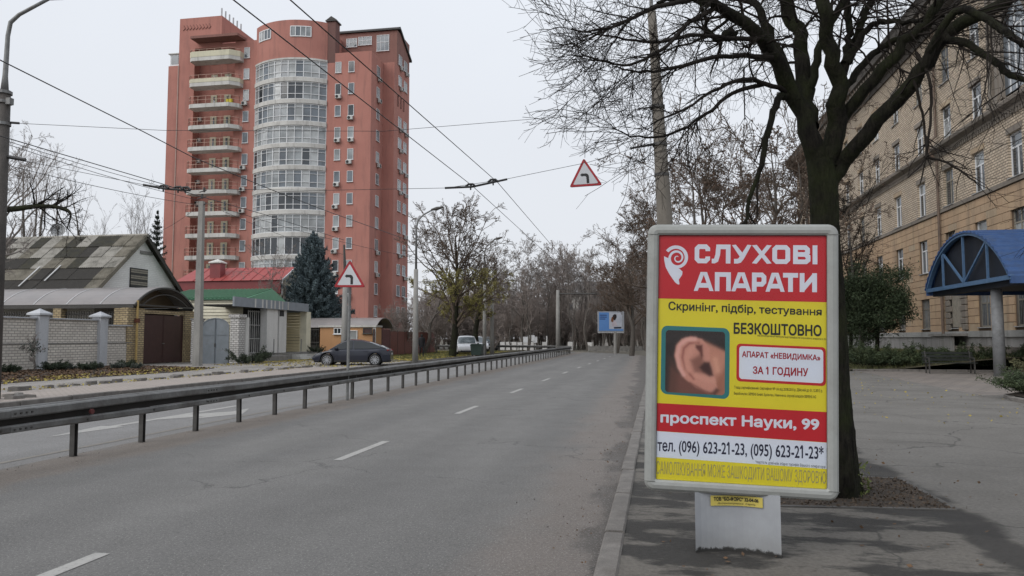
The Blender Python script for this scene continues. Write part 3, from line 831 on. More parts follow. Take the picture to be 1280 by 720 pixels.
    text('БЕЗКОШТОВНО', 918, 1026.8, (402.6, 405.5), (417, 420), blk, 0.028)
    text('від безкоштовної консультації придбання слухового апарата 01.01', 948, 1032, (417.5, 422), (420.5, 425.2), blk, 0.0)
    text('проспект Науки, 99', 825.5, 1024, (514, 522), (530.5, 540), whi, 0.035)
    text('тел. (096) 623-21-23, (095) 623-21-23*', 822, 1029, (547.5, 556), (566.5, 577), navy, 0.015)
    text('*вартість дзвінків згідно тарифів Вашого оператора', 946, 1031, (573.5, 579.5), (578, 584), navy, 0.0)
    text('САМОЛІКУВАННЯ МОЖЕ ЗАШКОДИТИ ВАШОМУ ЗДОРОВ’Ю', 821, 1032, (574, 587), (593.5, 605), gry, 0.0)
    text('Товар сертифікований. Сертифікат № UA від 20.08.2010 р. Дійсний до 01.12.2013 р.', 919, 1028, (481.5, 485.5), (486, 490.5), blk, 0.0)
    text('Виробництво: SIEMENS GmbH, Ерланген, Німеччина, слухові апарати SIEMENS AG', 919, 1020, (489, 493.2), (493.5, 498), blk, 0.0)
    # white box with red rim
    def rr_px(x0, x1, yl0, yr0, yl1, yr1, r):
        pts = []
        for (u, v) in rrect(0, 1 * (x1 - x0), 0, (yl1 - yl0 + yr1 - yr0) / 2, r):
            f = u / (x1 - x0); g = v / ((yl1 - yl0 + yr1 - yr0) / 2)
            yt = yl0 * (1 - f) + yr0 * f; yb = yl1 * (1 - f) + yr1 * f
            pts.append(px(x0 + u, yt * (1 - g) + yb * g))
        return pts
    poly('red_box', rr_px(921.8, 1032, 429, 433.5, 476, 482, 5), D0 + .001, red, ps)
    poly('white_box', rr_px(925.2, 1028.8, 432, 436.5, 473, 478.5, 4), D0 + .0017, whi, ps)
    text('АПАРАТ «НЕВИДИМКА»', 928.6, 1025.3, (438.2, 443), (447.5, 451.5), dred, 0.03, D0 + .0025)
    text('ЗА 1 ГОДИНУ', 942.3, 1010.5, (457.2, 459.5), (468.5, 472), dred, 0.03, D0 + .0025)
    # ear photograph: a flat print
    poly('photo_border', rr_px(825.3, 913, 406.5, 410, 491.5, 498.5, 8), D0 + .001, teal, ps)
    m, nt, b = _nt('ear_print'); at = nt.nodes.new('ShaderNodeVertexColor'); at.layer_name = 'print'
    nt.links.new(at.outputs['Color'], b.inputs['Base Color']); b.inputs['Roughness'].default_value = 0.5
    N = 110
    gx, gy = np.meshgrid(np.linspace(0, 1, N), np.linspace(0, 1, N))
    # work in the pixel frame of the print: 75..605 by 85..640 (x right, y down)
    X = 75 + gx * 530; Yq = 85 + gy * 545
    def sm(d, w):
        w = w * .62
        return 1 / (1 + np.exp(-np.clip(d / w, -30, 30)))
    def seg(pts, wid, soft):
        best = np.full(X.shape, 1e9)
        for (x0, y0), (x1, y1) in zip(pts[:-1], pts[1:]):
            dx, dy = x1 - x0, y1 - y0; tt = np.clip(((X - x0) * dx + (Yq - y0) * dy) / (dx * dx + dy * dy), 0, 1)
            best = np.minimum(best, np.hypot(X - x0 - tt * dx, Yq - y0 - tt * dy))
        return sm(wid - best, soft)
    def inpoly(pts, soft):
        ins = np.zeros(X.shape, bool); best = np.full(X.shape, 1e9); n_ = len(pts)
        for i in range(n_):
            x0, y0 = pts[i]; x1, y1 = pts[(i + 1) % n_]
            cond = ((y0 > Yq) != (y1 > Yq)); xi = (x1 - x0) * (Yq - y0) / ((y1 - y0) + 1e-9) + x0
            ins ^= cond & (X < xi)
            dx, dy = x1 - x0, y1 - y0; tt = np.clip(((X - x0) * dx + (Yq - y0) * dy) / (dx * dx + dy * dy + 1e-9), 0, 1)
            best = np.minimum(best, np.hypot(X - x0 - tt * dx, Yq - y0 - tt * dy))
        return sm(np.where(ins, best, -best), soft)
    rr_ = np.random.default_rng(3)
    colr = np.zeros(X.shape + (3,)); colr[:] = (0.016, 0.011, 0.010)
    colr += rr_.uniform(0, 0.012, X.shape)[..., None]
    def over(mask, c, a=1.0):
        nonlocal colr
        colr = colr * (1 - mask[..., None] * a) + np.array(c) * mask[..., None] * a
    over(inpoly([(130, 420), (200, 460), (330, 520), (520, 600), (560, 660), (110, 660)], 16), (0.14, 0.06, 0.045))
    over(inpoly([(120, 330), (190, 420), (180, 660), (110, 660)], 22), (0.085, 0.04, 0.028), .75)
    over(inpoly([(390, 160), (520, 215), (620, 260), (620, 660), (480, 620), (420, 400)], 12), (0.42, 0.21, 0.145))
    over(inpoly([(500, 520), (620, 380), (620, 660), (470, 640)], 22), (0.24, 0.10, 0.06), .8)
    ear = [(300, 135), (400, 155), (470, 230), (470, 330), (500, 380), (520, 480), (540, 570), (500, 622), (440, 610), (350, 575), (250, 505), (190, 420), (158, 310), (170, 220), (220, 160)]
    over(inpoly(ear, 6), (0.46, 0.235, 0.175))
    over(seg([(240, 470), (200, 400), (180, 300), (200, 215), (260, 165), (340, 155)], 16, 9), (0.62, 0.37, 0.31), .8)      # lit rim
    over(seg([(330, 500), (255, 420), (228, 320), (240, 240), (290, 195), (370, 190)], 10, 6), (0.24, 0.085, 0.065), .85)   # groove under the rim
    over(seg([(280, 430), (268, 340), (300, 250), (345, 215)], 24, 12), (0.50, 0.27, 0.20), .8)
    over(inpoly([(345, 205), (405, 205), (412, 300), (395, 330), (380, 270), (345, 230)], 8), (0.095, 0.03, 0.024))
    over(inpoly([(300, 340), (380, 290), (410, 320), (420, 370), (420, 450), (340, 450)], 14), (0.16, 0.07, 0.05), .85)
    over(inpoly([(420, 350), (470, 350), (490, 400), (505, 465), (470, 478), (410, 440), (380, 400)], 9), (0.045, 0.018, 0.016))
    over(seg([(350, 470), (430, 500), (500, 510)], 22, 12), (0.50, 0.27, 0.20), .8)
    over(seg([(300, 540), (420, 600), (490, 620)], 8, 8), (0.13, 0.045, 0.035), .75)
    over(inpoly([(480, 620), (530, 570), (560, 590), (520, 640)], 9), (0.05, 0.02, 0.018), .8)
    over(seg([(520, 330), (540, 420)], 22, 16), (0.56, 0.32, 0.22), .7)
    colr = np.clip(colr * np.array([1.45, 1.32, 1.36]), 0, .9); colr *= rr_.uniform(0.95, 1.05, X.shape)[..., None]
    def pp(fx, fy):
        yt = 412.2 * (1 - fx) + 414.5 * fx; yb = 489.5 * (1 - fx) + 493.5 * fx
        return px(831 + fx * 76.2, yt * (1 - fy) + yb * fy)
    V = [P(*pp(gx[i, j], gy[i, j]), D0 + .0017) for i in range(N) for j in range(N)]
    F = []
    for i in range(N - 1):
        for j in range(N - 1):
            # clip the four corners round
            cx = min(j, N - 2 - j); cy = min(i, N - 2 - i); rc = 6
            if cx < rc and cy < rc and math.hypot(rc - cx, rc - cy) > rc + .6: continue
            F.append((i * N + j, (i + 1) * N + j, (i + 1) * N + j + 1, i * N + j + 1))
    o = mesh_obj('ear_photo', V, F, m, ps)
    ca = o.data.color_attributes.new('print', 'FLOAT_COLOR', 'POINT')
    buf = np.ones((N * N, 4), dtype=np.float32); buf[:, :3] = colr.reshape(-1, 3); ca.data.foreach_set('color', buf.ravel())
    # spiral emblem
    S = 10.28; ox, oy = 820, 295
    cx, cy = 262, 268
    poly_in, poly_out = [], []
    T = 60
    for k in range(T + 1):
        f = k / T; a = PI * 1.0 - f * 2 * PI * 2.15     # inner start -> outwards
        r0 = 16 + f * 128
        wdt = 16 + f * f * 24
        ang = -a
        poly_out.append((cx + (r0 + wdt) * math.cos(ang), cy + (r0 + wdt) * math.sin(ang) * 0.98))
        poly_in.append((cx + (r0 - wdt * 0.6) * math.cos(ang), cy + (r0 - wdt * 0.6) * math.sin(ang) * 0.98))
    # hand-laid spiral: centre line radius/angle list, clockwise from the outer left tail
    sp = []
    for k in range(70):
        f = k / 69.0
        ang = R(215) + f * R(360 * 2.25)              # y down: clockwise on screen
        rad = 143 * (1 - f) ** 0.92 + 10
        wd = 44 * (1 - f) ** 1.05 + 9
        if f < 0.12: wd = 44
        sp.append((cx - 18 * (1 - f) + rad * math.cos(ang), cy + 6 * (1 - f) + rad * math.sin(ang), ang, wd * 0.5))
    vs = []; fs = []
    for k, (x, y, a, w_) in enumerate(sp):
        for sg in (1, -1):
            u = x + sg * w_ * math.cos(a) * 1.0; v = y + sg * w_ * math.sin(a) * 1.0
            vs.append(P(*px(ox + u / S, oy + v / S), D0 + .002))
        if k: fs.append((2 * k - 2, 2 * k - 1, 2 * k + 1, 2 * k))
    mesh_obj('spiral_emblem', vs, fs, whi, ps)
    tail = [(80, 300), (76, 250), (160, 285), (175, 335), (215, 385), (290, 415), (327, 450), (322, 490), (278, 555), (290, 612), (270, 618), (230, 590), (150, 480), (100, 390)]
    mesh_obj('spiral_emblem_tail', [P(*px(ox + u / S, oy + v / S), D0 + .0021) for u, v in tail], [tuple(range(len(tail)))[::-1]], whi, ps)
    # glass pane in front of the print
    gm = bpy.data.materials.new('poster_glass'); gm.use_nodes = True; g = gm.node_tree; g.nodes.clear()
    go = g.nodes.new('ShaderNodeOutputMaterial'); gx_ = g.nodes.new('ShaderNodeMixShader'); gt = g.nodes.new('ShaderNodeBsdfTransparent'); gg = g.nodes.new('ShaderNodeBsdfGlossy'); gf = g.nodes.new('ShaderNodeFresnel')
    gg.inputs['Roughness'].default_value = 0.03; gf.inputs['IOR'].default_value = 1.2; gt.inputs['Color'].default_value = (0.975, 0.985, 0.985, 1)
    g.links.new(gf.outputs[0], gx_.inputs[0]); g.links.new(gt.outputs[0], gx_.inputs[1]); g.links.new(gg.outputs[0], gx_.inputs[2]); g.links.new(gx_.outputs[0], go.inputs[0])
    poly('glass_pane', [(0, 0), (W_, 0), (W_, Hh), (0, Hh)], -0.014, gm)
    # back sheet
    poly('back_panel', [(W_, 0), (0, 0), (0, Hh), (W_, Hh)], -0.12, m_frame)
    # curved pedestal
    pa = W(869, 650, D=5.27); pb = W(976, 650, D=5.13)
    wv = Vector((pb.x - pa.x, pb.y - pa.y, 0)); pw = wv.length; wv.normalize(); pn = Vector((wv.y, -wv.x, 0))
    mb = MB(); n = 15
    zt = 0.475
    
    for z in (0.045, zt):
        for k in range(n):
            f = k / (n - 1); d = -0.10 * math.sin(PI * f) ** 0.8 + 0.02
            p = Vector((pa.x, pa.y, 0)) + wv * (pw * f) + pn * (d - 0.02)
            mb.v.append((p.x, p.y, z))
        for k in range(n):
            f = 1 - k / (n - 1); p = Vector((pa.x, pa.y, 0)) + wv * (pw * f) + pn * (-0.20 + 0.08 * math.sin(PI * f))
            mb.v.append((p.x, p.y, z))
    for k in range(2 * n): mb.f.append((k, (k + 1) % (2 * n), (k + 1) % (2 * n) + 2 * n, k + 2 * n))
    mb.f.append(tuple(range(2 * n))); mb.f.append(tuple(range(2 * n, 4 * n))[::-1])
    mp, nt, b = _nt('pedestal_paint')
    geo = nt.nodes.new('ShaderNodeNewGeometry'); sp_ = nt.nodes.new('ShaderNodeSeparateXYZ'); nt.links.new(geo.outputs['Position'], sp_.inputs[0])
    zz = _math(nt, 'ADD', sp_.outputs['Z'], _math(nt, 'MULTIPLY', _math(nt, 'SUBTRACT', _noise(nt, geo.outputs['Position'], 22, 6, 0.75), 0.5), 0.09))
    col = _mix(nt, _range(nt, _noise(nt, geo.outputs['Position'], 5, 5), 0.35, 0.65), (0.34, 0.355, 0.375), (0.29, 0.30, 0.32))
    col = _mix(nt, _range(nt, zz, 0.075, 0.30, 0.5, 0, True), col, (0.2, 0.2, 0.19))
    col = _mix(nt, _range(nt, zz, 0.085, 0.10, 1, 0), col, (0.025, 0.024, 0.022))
    nt.links.new(col, b.inputs['Base Color']); b.inputs['Roughness'].default_value = 0.55
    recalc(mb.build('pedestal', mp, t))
    # yellow plate
    def PB(x, y, d=0.012):
        f = (x - 869) / 106.0
        dd = -0.10 * math.sin(PI * f) ** 0.8 + d
        p = Vector((pa.x, pa.y, 0)) + wv * (pw * f) + pn * dd
        z = W(x, y, D=5.27 - 0.14 * f + 0.08).z
        return Vector((p.x, p.y, z))
    xs = [889 + k * 8.15 for k in range(9)]
    def line_y(x, y): return y + (x - 889) * 0.045
    vs = [PB(x, line_y(x, 618.3)) for x in xs] + [PB(x, line_y(x, 631)) for x in xs]
    pl = mesh_obj('maker_plate', vs, [(k, k + 9, k + 10, k + 1) for k in range(8)], ink('plate', (0.55, 0.45, 0.10)), t)
    def ptext(s, x0, x1, y0, y1, bold):
        co, Fs = glyphs(s, bold); mn, mx = co.min(0), co.max(0)
        out = []
        for q in co:
            x = x0 + (q[0] - mn[0]) / (mx[0] - mn[0]) * (x1 - x0); y = y1 - (q[1] - mn[1]) / (mx[1] - mn[1]) * (y1 - y0)
            out.append(PB(float(x), line_y(float(x), float(y)), 0.017 + float(q[2])))
        mesh_obj('lettering', out, Fs, blk, pl)
    ptext('ТОВ “БО-ФОРС” 32-04-06', 893, 949, 619.8, 625, 0.03)
    ptext('Дніпропетровськ  Харків', 898, 945, 626.6, 629.4, 0.0)
    return t
poster_panel()

# ---------------------------------------------------------------- warning signs
m_steel = M('pole_steel', (0.21, 0.215, 0.21), (0.15, 0.15, 0.15), scale=8, rough=0.5, metal=0.3, dirt=((0.1, 0.08, 0.06), 5, 0.5))
m_sign_red = M('sign_red', (0.36, 0.018, 0.025), (0.30, 0.015, 0.02), rough=0.45); m_sign_white = M('sign_white', (0.55, 0.56, 0.58), (0.5, 0.51, 0.53), rough=0.5); m_sign_black = M('sign_black', (0.015, 0.015, 0.015), rough=0.5)
def sign_face(t, C, side, ux, up, nrm):
    """warning triangle with a bend-left arrow, C at its centre of gravity"""
    C = Vector(C); h = side * 0.866
    def P(u, v, d): return C + ux * u + up * v + nrm * d
    def tri(s_, r, n=4):
        hh = s_ * 0.866; cs = [(0, hh * 2 / 3), (-s_ / 2, -hh / 3), (s_ / 2, -hh / 3)]; out = []
        for i, c_ in enumerate(cs):
            a = Vector(cs[i - 1] + (0,)); b = Vector(cs[(i + 1) % 3] + (0,)); v = Vector(c_ + (0,))
            p1 = v + (a - v).normalized() * r; p2 = v + (b - v).normalized() * r
            for k in range(n + 1):
                f = k / n; q = p1 * (1 - f) ** 2 + v * 2 * f * (1 - f) + p2 * f * f; out.append((q.x, q.y))
        return out
    o = tri(side, side * 0.09); n = len(o)
    vs = [P(u, v, -0.02) for u, v in o] + [P(u, v, 0.0) for u, v in o] + [P(u * .97, v * .97, 0.006) for u, v in o]
    fs = [tuple(range(n))[::-1]] + [(k, (k + 1) % n, (k + 1) % n + n, k + n) for k in range(2 * n) if k % n != n - 1] + [(n - 1, 0, n, 2 * n - 1), (2 * n - 1, n, 2 * n, 3 * n - 1)] + [tuple(range(2 * n, 3 * n))]
    recalc(mesh_obj('plate', vs, fs, m_sign_red, t))
    i_ = tri(side * 0.76, side * 0.04)
    mesh_obj('white_field', [P(u, v, 0.009) for u, v in i_], [tuple(range(len(i_)))], m_sign_white, t)
    k = side
    arr = [(0.03, -0.20), (0.11, -0.20), (0.11, 0.02), (0.085, 0.075), (0.03, 0.10), (-0.085, 0.10), (-0.085, 0.118), (-0.15, 0.06), (-0.085, 0.002), (-0.085, 0.02), (0.0, 0.02), (0.03, -0.01)]
    mesh_obj('bend_arrow', [P(u * k, v * k, 0.011) for u, v in arr], [(0, 1, 2, 11), (2, 3, 4, 10, 11), (4, 5, 9, 10), (6, 7, 8)], m_sign_black, t)
ps = G(434, 500.5)
t = thing('road_sign', 'red-rimmed triangular bend warning sign on a steel post rising from the crash barrier', 'road sign', (ps.x, ps.y, 0))
yaw = math.atan2(ps.x, ps.y)
topz = W(437, 328, D=18.5).z
lean = Vector((0.05, 0, 0))
MB().tube([(ps.x, ps.y, -0.05), (ps.x + .03, ps.y, topz - .1)], 0.036, 10).build('post', m_steel, t)
MB().tube([(ps.x - .028, ps.y + .07, 0.0), (ps.x + .0, ps.y + .07, topz - .16)], 0.022, 8).build('brace_post', m_steel, t)
cc = W(437, 347.5, D=18.44); ux = Vector((_c, _s, 0)); nr = Vector((_s, -_c, 0))
sign_face(t, (cc.x, cc.y, cc.z), 0.80, ux, Vector((0, 0, 1)), nr)
mb = MB(); q = Vector((ps.x + .03, ps.y, cc.z - .1)); mb.box(q.x - .06, q.x + .06, q.y - .05, q.y + .0, q.z, q.z + .04); mb.build('clamp', m_steel, t)
# ================================================================ tall red apartment block
def render_mat(name, c1, c2, streak, amt=0.35, rough=0.95):
    """painted render with rain streaks running down"""
    m, nt, b = _nt(name)
    geo = nt.nodes.new('ShaderNodeNewGeometry'); mp = nt.nodes.new('ShaderNodeMapping'); mp.inputs['Scale'].default_value = (1, 1, 0.12)
    nt.links.new(geo.outputs['Position'], mp.inputs['Vector'])
    col = _mix(nt, _range(nt, _noise(nt, geo.outputs['Position'], 0.35, 5), 0.35, 0.65), c1, c2)
    col = _mix(nt, _range(nt, _noise(nt, mp.outputs['Vector'], 1.6, 6, 0.65), 0.5, 0.72, 0, amt), col, streak)
    fn = _noise(nt, geo.outputs['Position'], 14, 4, 0.6)
    n = nt.nodes.new('ShaderNodeVectorMath'); n.operation = 'SCALE'
    nt.links.new(col, n.inputs[0]); nt.links.new(_range(nt, fn, 0.3, 0.7, 0.93, 1.07), n.inputs['Scale'])
    nt.links.new(n.outputs['Vector'], b.inputs['Base Color']); b.inputs['Roughness'].default_value = rough
    _bump(nt, b, fn, 0.2, 0.02); MATS[name] = m; return m
m_red = render_mat('red_render', (0.43, 0.195, 0.158), (0.39, 0.172, 0.14), (0.25, 0.125, 0.105), 0.7)
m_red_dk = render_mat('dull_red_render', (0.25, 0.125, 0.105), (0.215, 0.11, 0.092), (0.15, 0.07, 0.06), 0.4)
m_wall_in = render_mat('loggia_wall', (0.27, 0.125, 0.105), (0.24, 0.11, 0.092), (0.14, 0.075, 0.065))
m_slabw = render_mat('balcony_slab', (0.60, 0.59, 0.56), (0.48, 0.47, 0.445), (0.17, 0.16, 0.145), 0.55)
m_cream = render_mat('cream_panel', (0.62, 0.59, 0.44), (0.55, 0.52, 0.40), (0.33, 0.31, 0.25), 0.4)
m_pvc = M('white_plastic_frame', (0.72, 0.73, 0.74), (0.64, 0.65, 0.66), scale=2, rough=0.5)
m_roofdk = M('dark_roof_edge', (0.045, 0.04, 0.038), (0.03, 0.028, 0.026), rough=0.6)
m_rail_or = M('orange_railing', (0.58, 0.40, 0.32), (0.50, 0.34, 0.27), rough=0.6)
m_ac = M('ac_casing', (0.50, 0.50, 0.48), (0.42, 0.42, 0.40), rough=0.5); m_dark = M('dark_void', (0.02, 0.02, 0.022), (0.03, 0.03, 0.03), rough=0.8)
GL = [glass_mat('pane_dark', (0.045, 0.055, 0.065)), glass_mat('pane_mid', (0.15, 0.175, 0.20)), glass_mat('pane_curtain', (0.33, 0.355, 0.365), 0.12), glass_mat('pane_pale', (0.46, 0.48, 0.48), 0.15)]
rb = random.Random(11)
A0 = 93.0
def XA(px, Y=A0): return W(px, 190, Y=Y).x
def ZA(px, py, Y=A0): return W(px, py, Y=Y).z
apt = thing('apartment_building', 'tall red rendered apartment tower with white balconies and a curved glazed bay', 'apartment tower', (-50, 98, 0))
x_l0, x_l1, x_b0, x_b1 = XA(205), XA(220), XA(318), XA(407)
x_r, x_re = XA(463), XA(492, 97.5)
z_top, z_ll, z_lb = 42.9, 40.2, 46.8
xs0, xs1 = XA(240), XA(291)           # loggia recess
xlb = XA(273)
shell = MB()
shell.box(x_l0, x_l1, A0 + .4, 112, 0, z_ll)
shell.box(x_l1, xs0, A0, 112, 0, z_lb)
shell.box(xs0, xlb, A0 + 1.4, 112, 0, z_lb); shell.box(xs0, xlb, A0, A0 + 1.4, 42.3, z_lb)
shell.box(xlb, xs1, A0 + 1.4, 112, 0, 42.3); shell.box(xlb + .002, xs1, A0 + .002, A0 + 1.4, 42.0, z_top - .2)
shell.box(xs1, x_b0, A0, 112, 0, z_top)
shell.box(x_b1, x_r, A0, 106, 0, 40.2)
shell.box(x_r, x_re, 97.5, 104.2, 0, 40.2)
shell.build('wall', m_red, apt)
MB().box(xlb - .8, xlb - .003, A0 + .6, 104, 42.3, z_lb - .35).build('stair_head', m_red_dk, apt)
# bow-fronted bay
bc = (x_b0 + x_b1) / 2; hw = (x_b1 - x_b0) / 2; bul = 1.9
RB = (hw * hw + bul * bul) / (2 * bul); yc = A0 - bul + RB; am = math.asin(hw / RB)
def bow(a, r=0.0): return (bc + (RB + r) * math.sin(a), yc - (RB + r) * math.cos(a))
NB = 24
def bow_band(z0, z1, r, name, mat, parent, thick=0.3):
    mb = MB(); n = NB + 1
    for rr, zz in ((r, z0), (r, z1), (r - thick, z1), (r - thick, z0)):
        for k in range(n):
            x, y = bow(-am + 2 * am * k / NB, rr); mb.v.append((x, y, zz))
    for e in range(4):
        for k in range(NB): a = e * n + k; b = ((e + 1) % 4) * n + k; mb.f.append((a, a + 1, b + 1, b))
    return recalc(mb.build(name, mat, parent))
zk = [12.3 + 3.0 * k for k in range(-4, 10)]
# bay inner core (red above the glazing, closed below)
bow_band(39.0, z_top + 1.6, 0.05, 'bay_parapet', m_red, apt)
MB().box(x_b0 + .3, x_b1 - .3, A0 + 0.3, 104, 39.3, z_top + 1.4).build('bay_core', m_red, apt)
MB().box(x_b0 + .002, x_b1 - .002, A0 + 0.6, 111, 0, 39.2).build('bay_back_wall', m_wall_in, apt)
for k, z in enumerate(zk):
    if z < 0 or z > 37: continue
    lo, hi = z + 0.28, z + 2.72
    if k == 12: hi = z + 2.7
    bow_band(z - 0.28, z + 0.28, 0.18, 'bay_slab', m_slabw, apt)
    if z < 8: continue
    win = bow_band(lo, lo + 0.10, 0.02, 'bay_window', m_pvc, apt, 0.12)
    style = {4: 'dark', 9: 'pale', 10: 'mid', 3: 'pale'}.get(k, 'mix')
    nP = 11; fr = MB()
    for j in range(nP + 1):
        a = -am + 2 * am * j / nP; x, y = bow(a, 0.0); tx, ty = math.cos(a), math.sin(a)
        w_ = 0.11 if j % 2 == 0 else 0.07
        fr.obox((x, y, lo + .1), (x, y, hi), w_, 0.10, up=(-ty, tx, 0))
    for zz, hh in ((hi - 0.08, 0.12), (lo + 0.75, 0.07), (hi - 0.55, 0.05)):
        if style == 'dark' and zz != hi - 0.08: continue
        for j in range(nP):
            p = bow(-am + 2 * am * j / nP, 0.01); q = bow(-am + 2 * am * (j + 1) / nP, 0.01)
            fr.obox((p[0], p[1], zz), (q[0], q[1], zz), 0.09, hh)
    fr.build('frame', m_pvc, win)
    for j in range(nP):
        p = bow(-am + 2 * am * (j + .02) / nP, -0.03); q = bow(-am + 2 * am * (j + .98) / nP, -0.03)
        g = GL[0] if style == 'dark' else (rb.choice(GL[2:]) if style == 'pale' else (GL[1] if style == 'mid' and rb.random() < .5 else rb.choice([GL[0], GL[1], GL[1], GL[2], GL[2], GL[3]])))
        if style == 'dark' and j in (5,): g = GL[3]
        mesh_obj('pane', [(p[0], p[1], lo), (q[0], q[1], lo), (q[0], q[1], hi), (p[0], p[1], hi)], [(0, 1, 2, 3)], g, win)
bow_band(39.0, 39.25, 0.16, 'bay_slab', m_slabw, apt)
def plane_window(x0, x1, z0, z1, Y, parent, glass, frame=m_pvc, n=1, trans=False, name='window', depth=0.08, axis='Y', sign=-1, sill=True):
    """window on a plane Y (facing -Y) or X (axis 'X', facing sign); frame proud, panes as sub-parts"""
    def B(mb, a0, a1, d0, d1, c0, c1):
        if axis == 'Y': mb.box(a0, a1, min(Y + sign * d0, Y + sign * d1), max(Y + sign * d0, Y + sign * d1), c0, c1)
        else: mb.box(min(Y + sign * d0, Y + sign * d1), max(Y + sign * d0, Y + sign * d1), a0, a1, c0, c1)
    f = 0.055; mb = MB()
    B(mb, x0, x1, 0, depth, z0, z0 + f); B(mb, x0, x1, 0, depth, z1 - f, z1)
    B(mb, x0, x0 + f, 0, depth, z0 + f, z1 - f); B(mb, x1 - f, x1, 0, depth, z0 + f, z1 - f)
    for j in range(1, n): xx = x0 + (x1 - x0) * j / n; B(mb, xx - f * .4, xx + f * .4, 0, depth * .95, z0 + f, z1 - f)
    if trans:
        zz = z0 + (z1 - z0) * trans; B(mb, x0 + f, x1 - f, 0, depth * .9, zz - .03, zz + .03)
    if sill: B(mb, x0 - .05, x1 + .05, 0, depth + .08, z0 - .05, z0)
    w = mb.build(name, frame, parent)
    w2 = MB(); B(w2, x0 + f * .5, x1 - f * .5, 0.0, depth * .35, z0 + f * .5, z1 - f * .5); w2.build('pane', glass, w)
    return w
def ac_unit(x, z, Y, parent, axis='Y', sign=-1):
    mb = MB(); w, h, d = 0.78, 0.52, 0.34
    if axis == 'Y':
        mb.bbox(x - w / 2, x + w / 2, Y - d - .12, Y - .12, z, z + h, .03); o = mb.build('air_conditioner', m_ac, parent)
        MB().tube([(x - .12, Y - d - .125, z + h / 2), (x - .12, Y - d - .14, z + h / 2)], 0.2, 12).build('fan_grille', m_dark, o)
        MB().box(x - .3, x - .26, Y - d - .1, Y, z - .05, z - .002).box(x + .26, x + .3, Y - d - .1, Y, z - .05, z - .002).build('bracket', m_dark, o)
    else:
        X = Y; y0, y1 = x - w / 2, x + w / 2
        xs = sorted((X + sign * .12, X + sign * (.12 + d)))
        mb.bbox(xs[0], xs[1], y0, y1, z, z + h, .03); o = mb.build('air_conditioner', m_ac, parent)
        MB().tube([(X + sign * (.125 + d), x, z + h / 2), (X + sign * (.14 + d), x, z + h / 2)], 0.2, 12).build('fan_grille', m_dark, o)
# small windows beside the balconies and the two columns right of the bay
for k, z in enumerate(zk):
    if z < 3 : continue
    c = z + 1.85
    x = XA(306); plane_window(x - .42, x + .42, c - .75, c + .75, A0, apt, GL[1] if rb.random() < .6 else GL[2], n=1)
    if k in (11 - 0, 7, 8, 6): ac_unit(x - .1, c - 1.5, A0, apt)
    if z > 38: continue
    for px in (421.5, 438):
        x = XA(px); plane_window(x - .42, x + .42, c - .72, c + .78, A0, apt, rb.choice([GL[0], GL[1], GL[2], GL[2]]), n=1)
        if rb.random() < .55 and k not in (12, 13): ac_unit(x + rb.uniform(-.15, .15), c - 1.35, A0, apt)
for k in (10,): pass
# two wide windows in the bay parapet
for a0_, a1_ in ((-0.62, -0.30), (0.10, 0.46)):
    n = 4; wz0, wz1 = ZA(360, 53), ZA(360, 41)
    w = MB()
    pts = [bow(am * (a0_ + (a1_ - a0_) * j / n) / 0.75, 0.10) for j in range(n + 1)]
    for j in range(n + 1): w.obox((pts[j][0], pts[j][1], wz0), (pts[j][0], pts[j][1], wz1), .09, .09)
    for j in range(n):
        for zz in (wz0, wz1): w.obox((*pts[j], zz), (*pts[j + 1], zz), .1, .12)
    wo = w.build('parapet_window', m_pvc, apt)
    for j in range(n): mesh_obj('pane', [(*pts[j], wz0), (*pts[j + 1], wz0), (*pts[j + 1], wz1), (*pts[j], wz1)], [(0, 1, 2, 3)], rb.choice(GL[1:]), wo)
# balconies
bx0, bx1 = W(233, 190, Y=91.4).x, W(294, 190, Y=91.4).x
for k, z in enumerate(zk):
    if z < 3: continue
    zz = z + 0.0
    if k == 13: zz = 39.9
    sl = MB(); t0, t1 = zz - 0.12, zz + 0.42
    outl = [(bx0, A0 + .0), (bx0 + .1, 91.5), (bx0 + .5, 91.2), (bx1 - 1.1, 91.2), (bx1, 92.1), (bx1, A0)]
    sl.prism(outl, 'Z', t0, t1)
    o = recalc(sl.build('balcony', m_slabw, apt))
    if k >= 12:
        # solid cream parapet
        pr = MB()
        for (p, q) in zip(outl[:-1], outl[1:]): ph_ = .78 if k == 13 else .5; pr.obox((p[0], p[1], t1 + ph_ / 2), (q[0], q[1], t1 + ph_ / 2), .06, ph_)
        pr.build('parapet', m_cream, o)
    rl = MB()
    for (p, q) in zip(outl[:-1], outl[1:]):
        for hz in (1.05, 0.55): rl.obox((p[0], p[1], t1 + hz), (q[0], q[1], t1 + hz), .04, .035)
        L = math.hypot(q[0] - p[0], q[1] - p[1]); n = max(1, round(L / 1.1))
        for j in range(n + 1): x = p[0] + (q[0] - p[0]) * j / n; y = p[1] + (q[1] - p[1]) * j / n; rl.obox((x, y, t1), (x, y, t1 + 1.05), .035, .035)
    rl.build('railing', m_rail_or, o)
    # doors on the back wall
    for px, w_ in ((266, .95), (283, 1.0)):
        x = W(px, 190, Y=A0 + 1.4).x
        d = MB().box(x - w_ / 2, x + w_ / 2, A0 + 1.3, A0 + 1.398, t1 + .02, t1 + 2.15).build('balcony_door', m_cream, apt)
        MB().box(x - .12 * w_, x + .18 * w_, A0 + 1.27, A0 + 1.299, t1 + .5, t1 + 1.9).build('pane', GL[1], d)
    if k in (6, 7, 8, 9, 10): x = W(249, 190, Y=A0 + 1.4).x; ac_unit(x, t1 + 1.5, A0 + 1.4, apt)
    if k == 11:
        MB().box(bx1 - 2.0, bx1 - 1.2, 92.1, 92.5, t1 + .05, t1 + .75).build('yellow_toy_slide', M('yellow_plastic', (0.6, 0.5, 0.05)), apt)
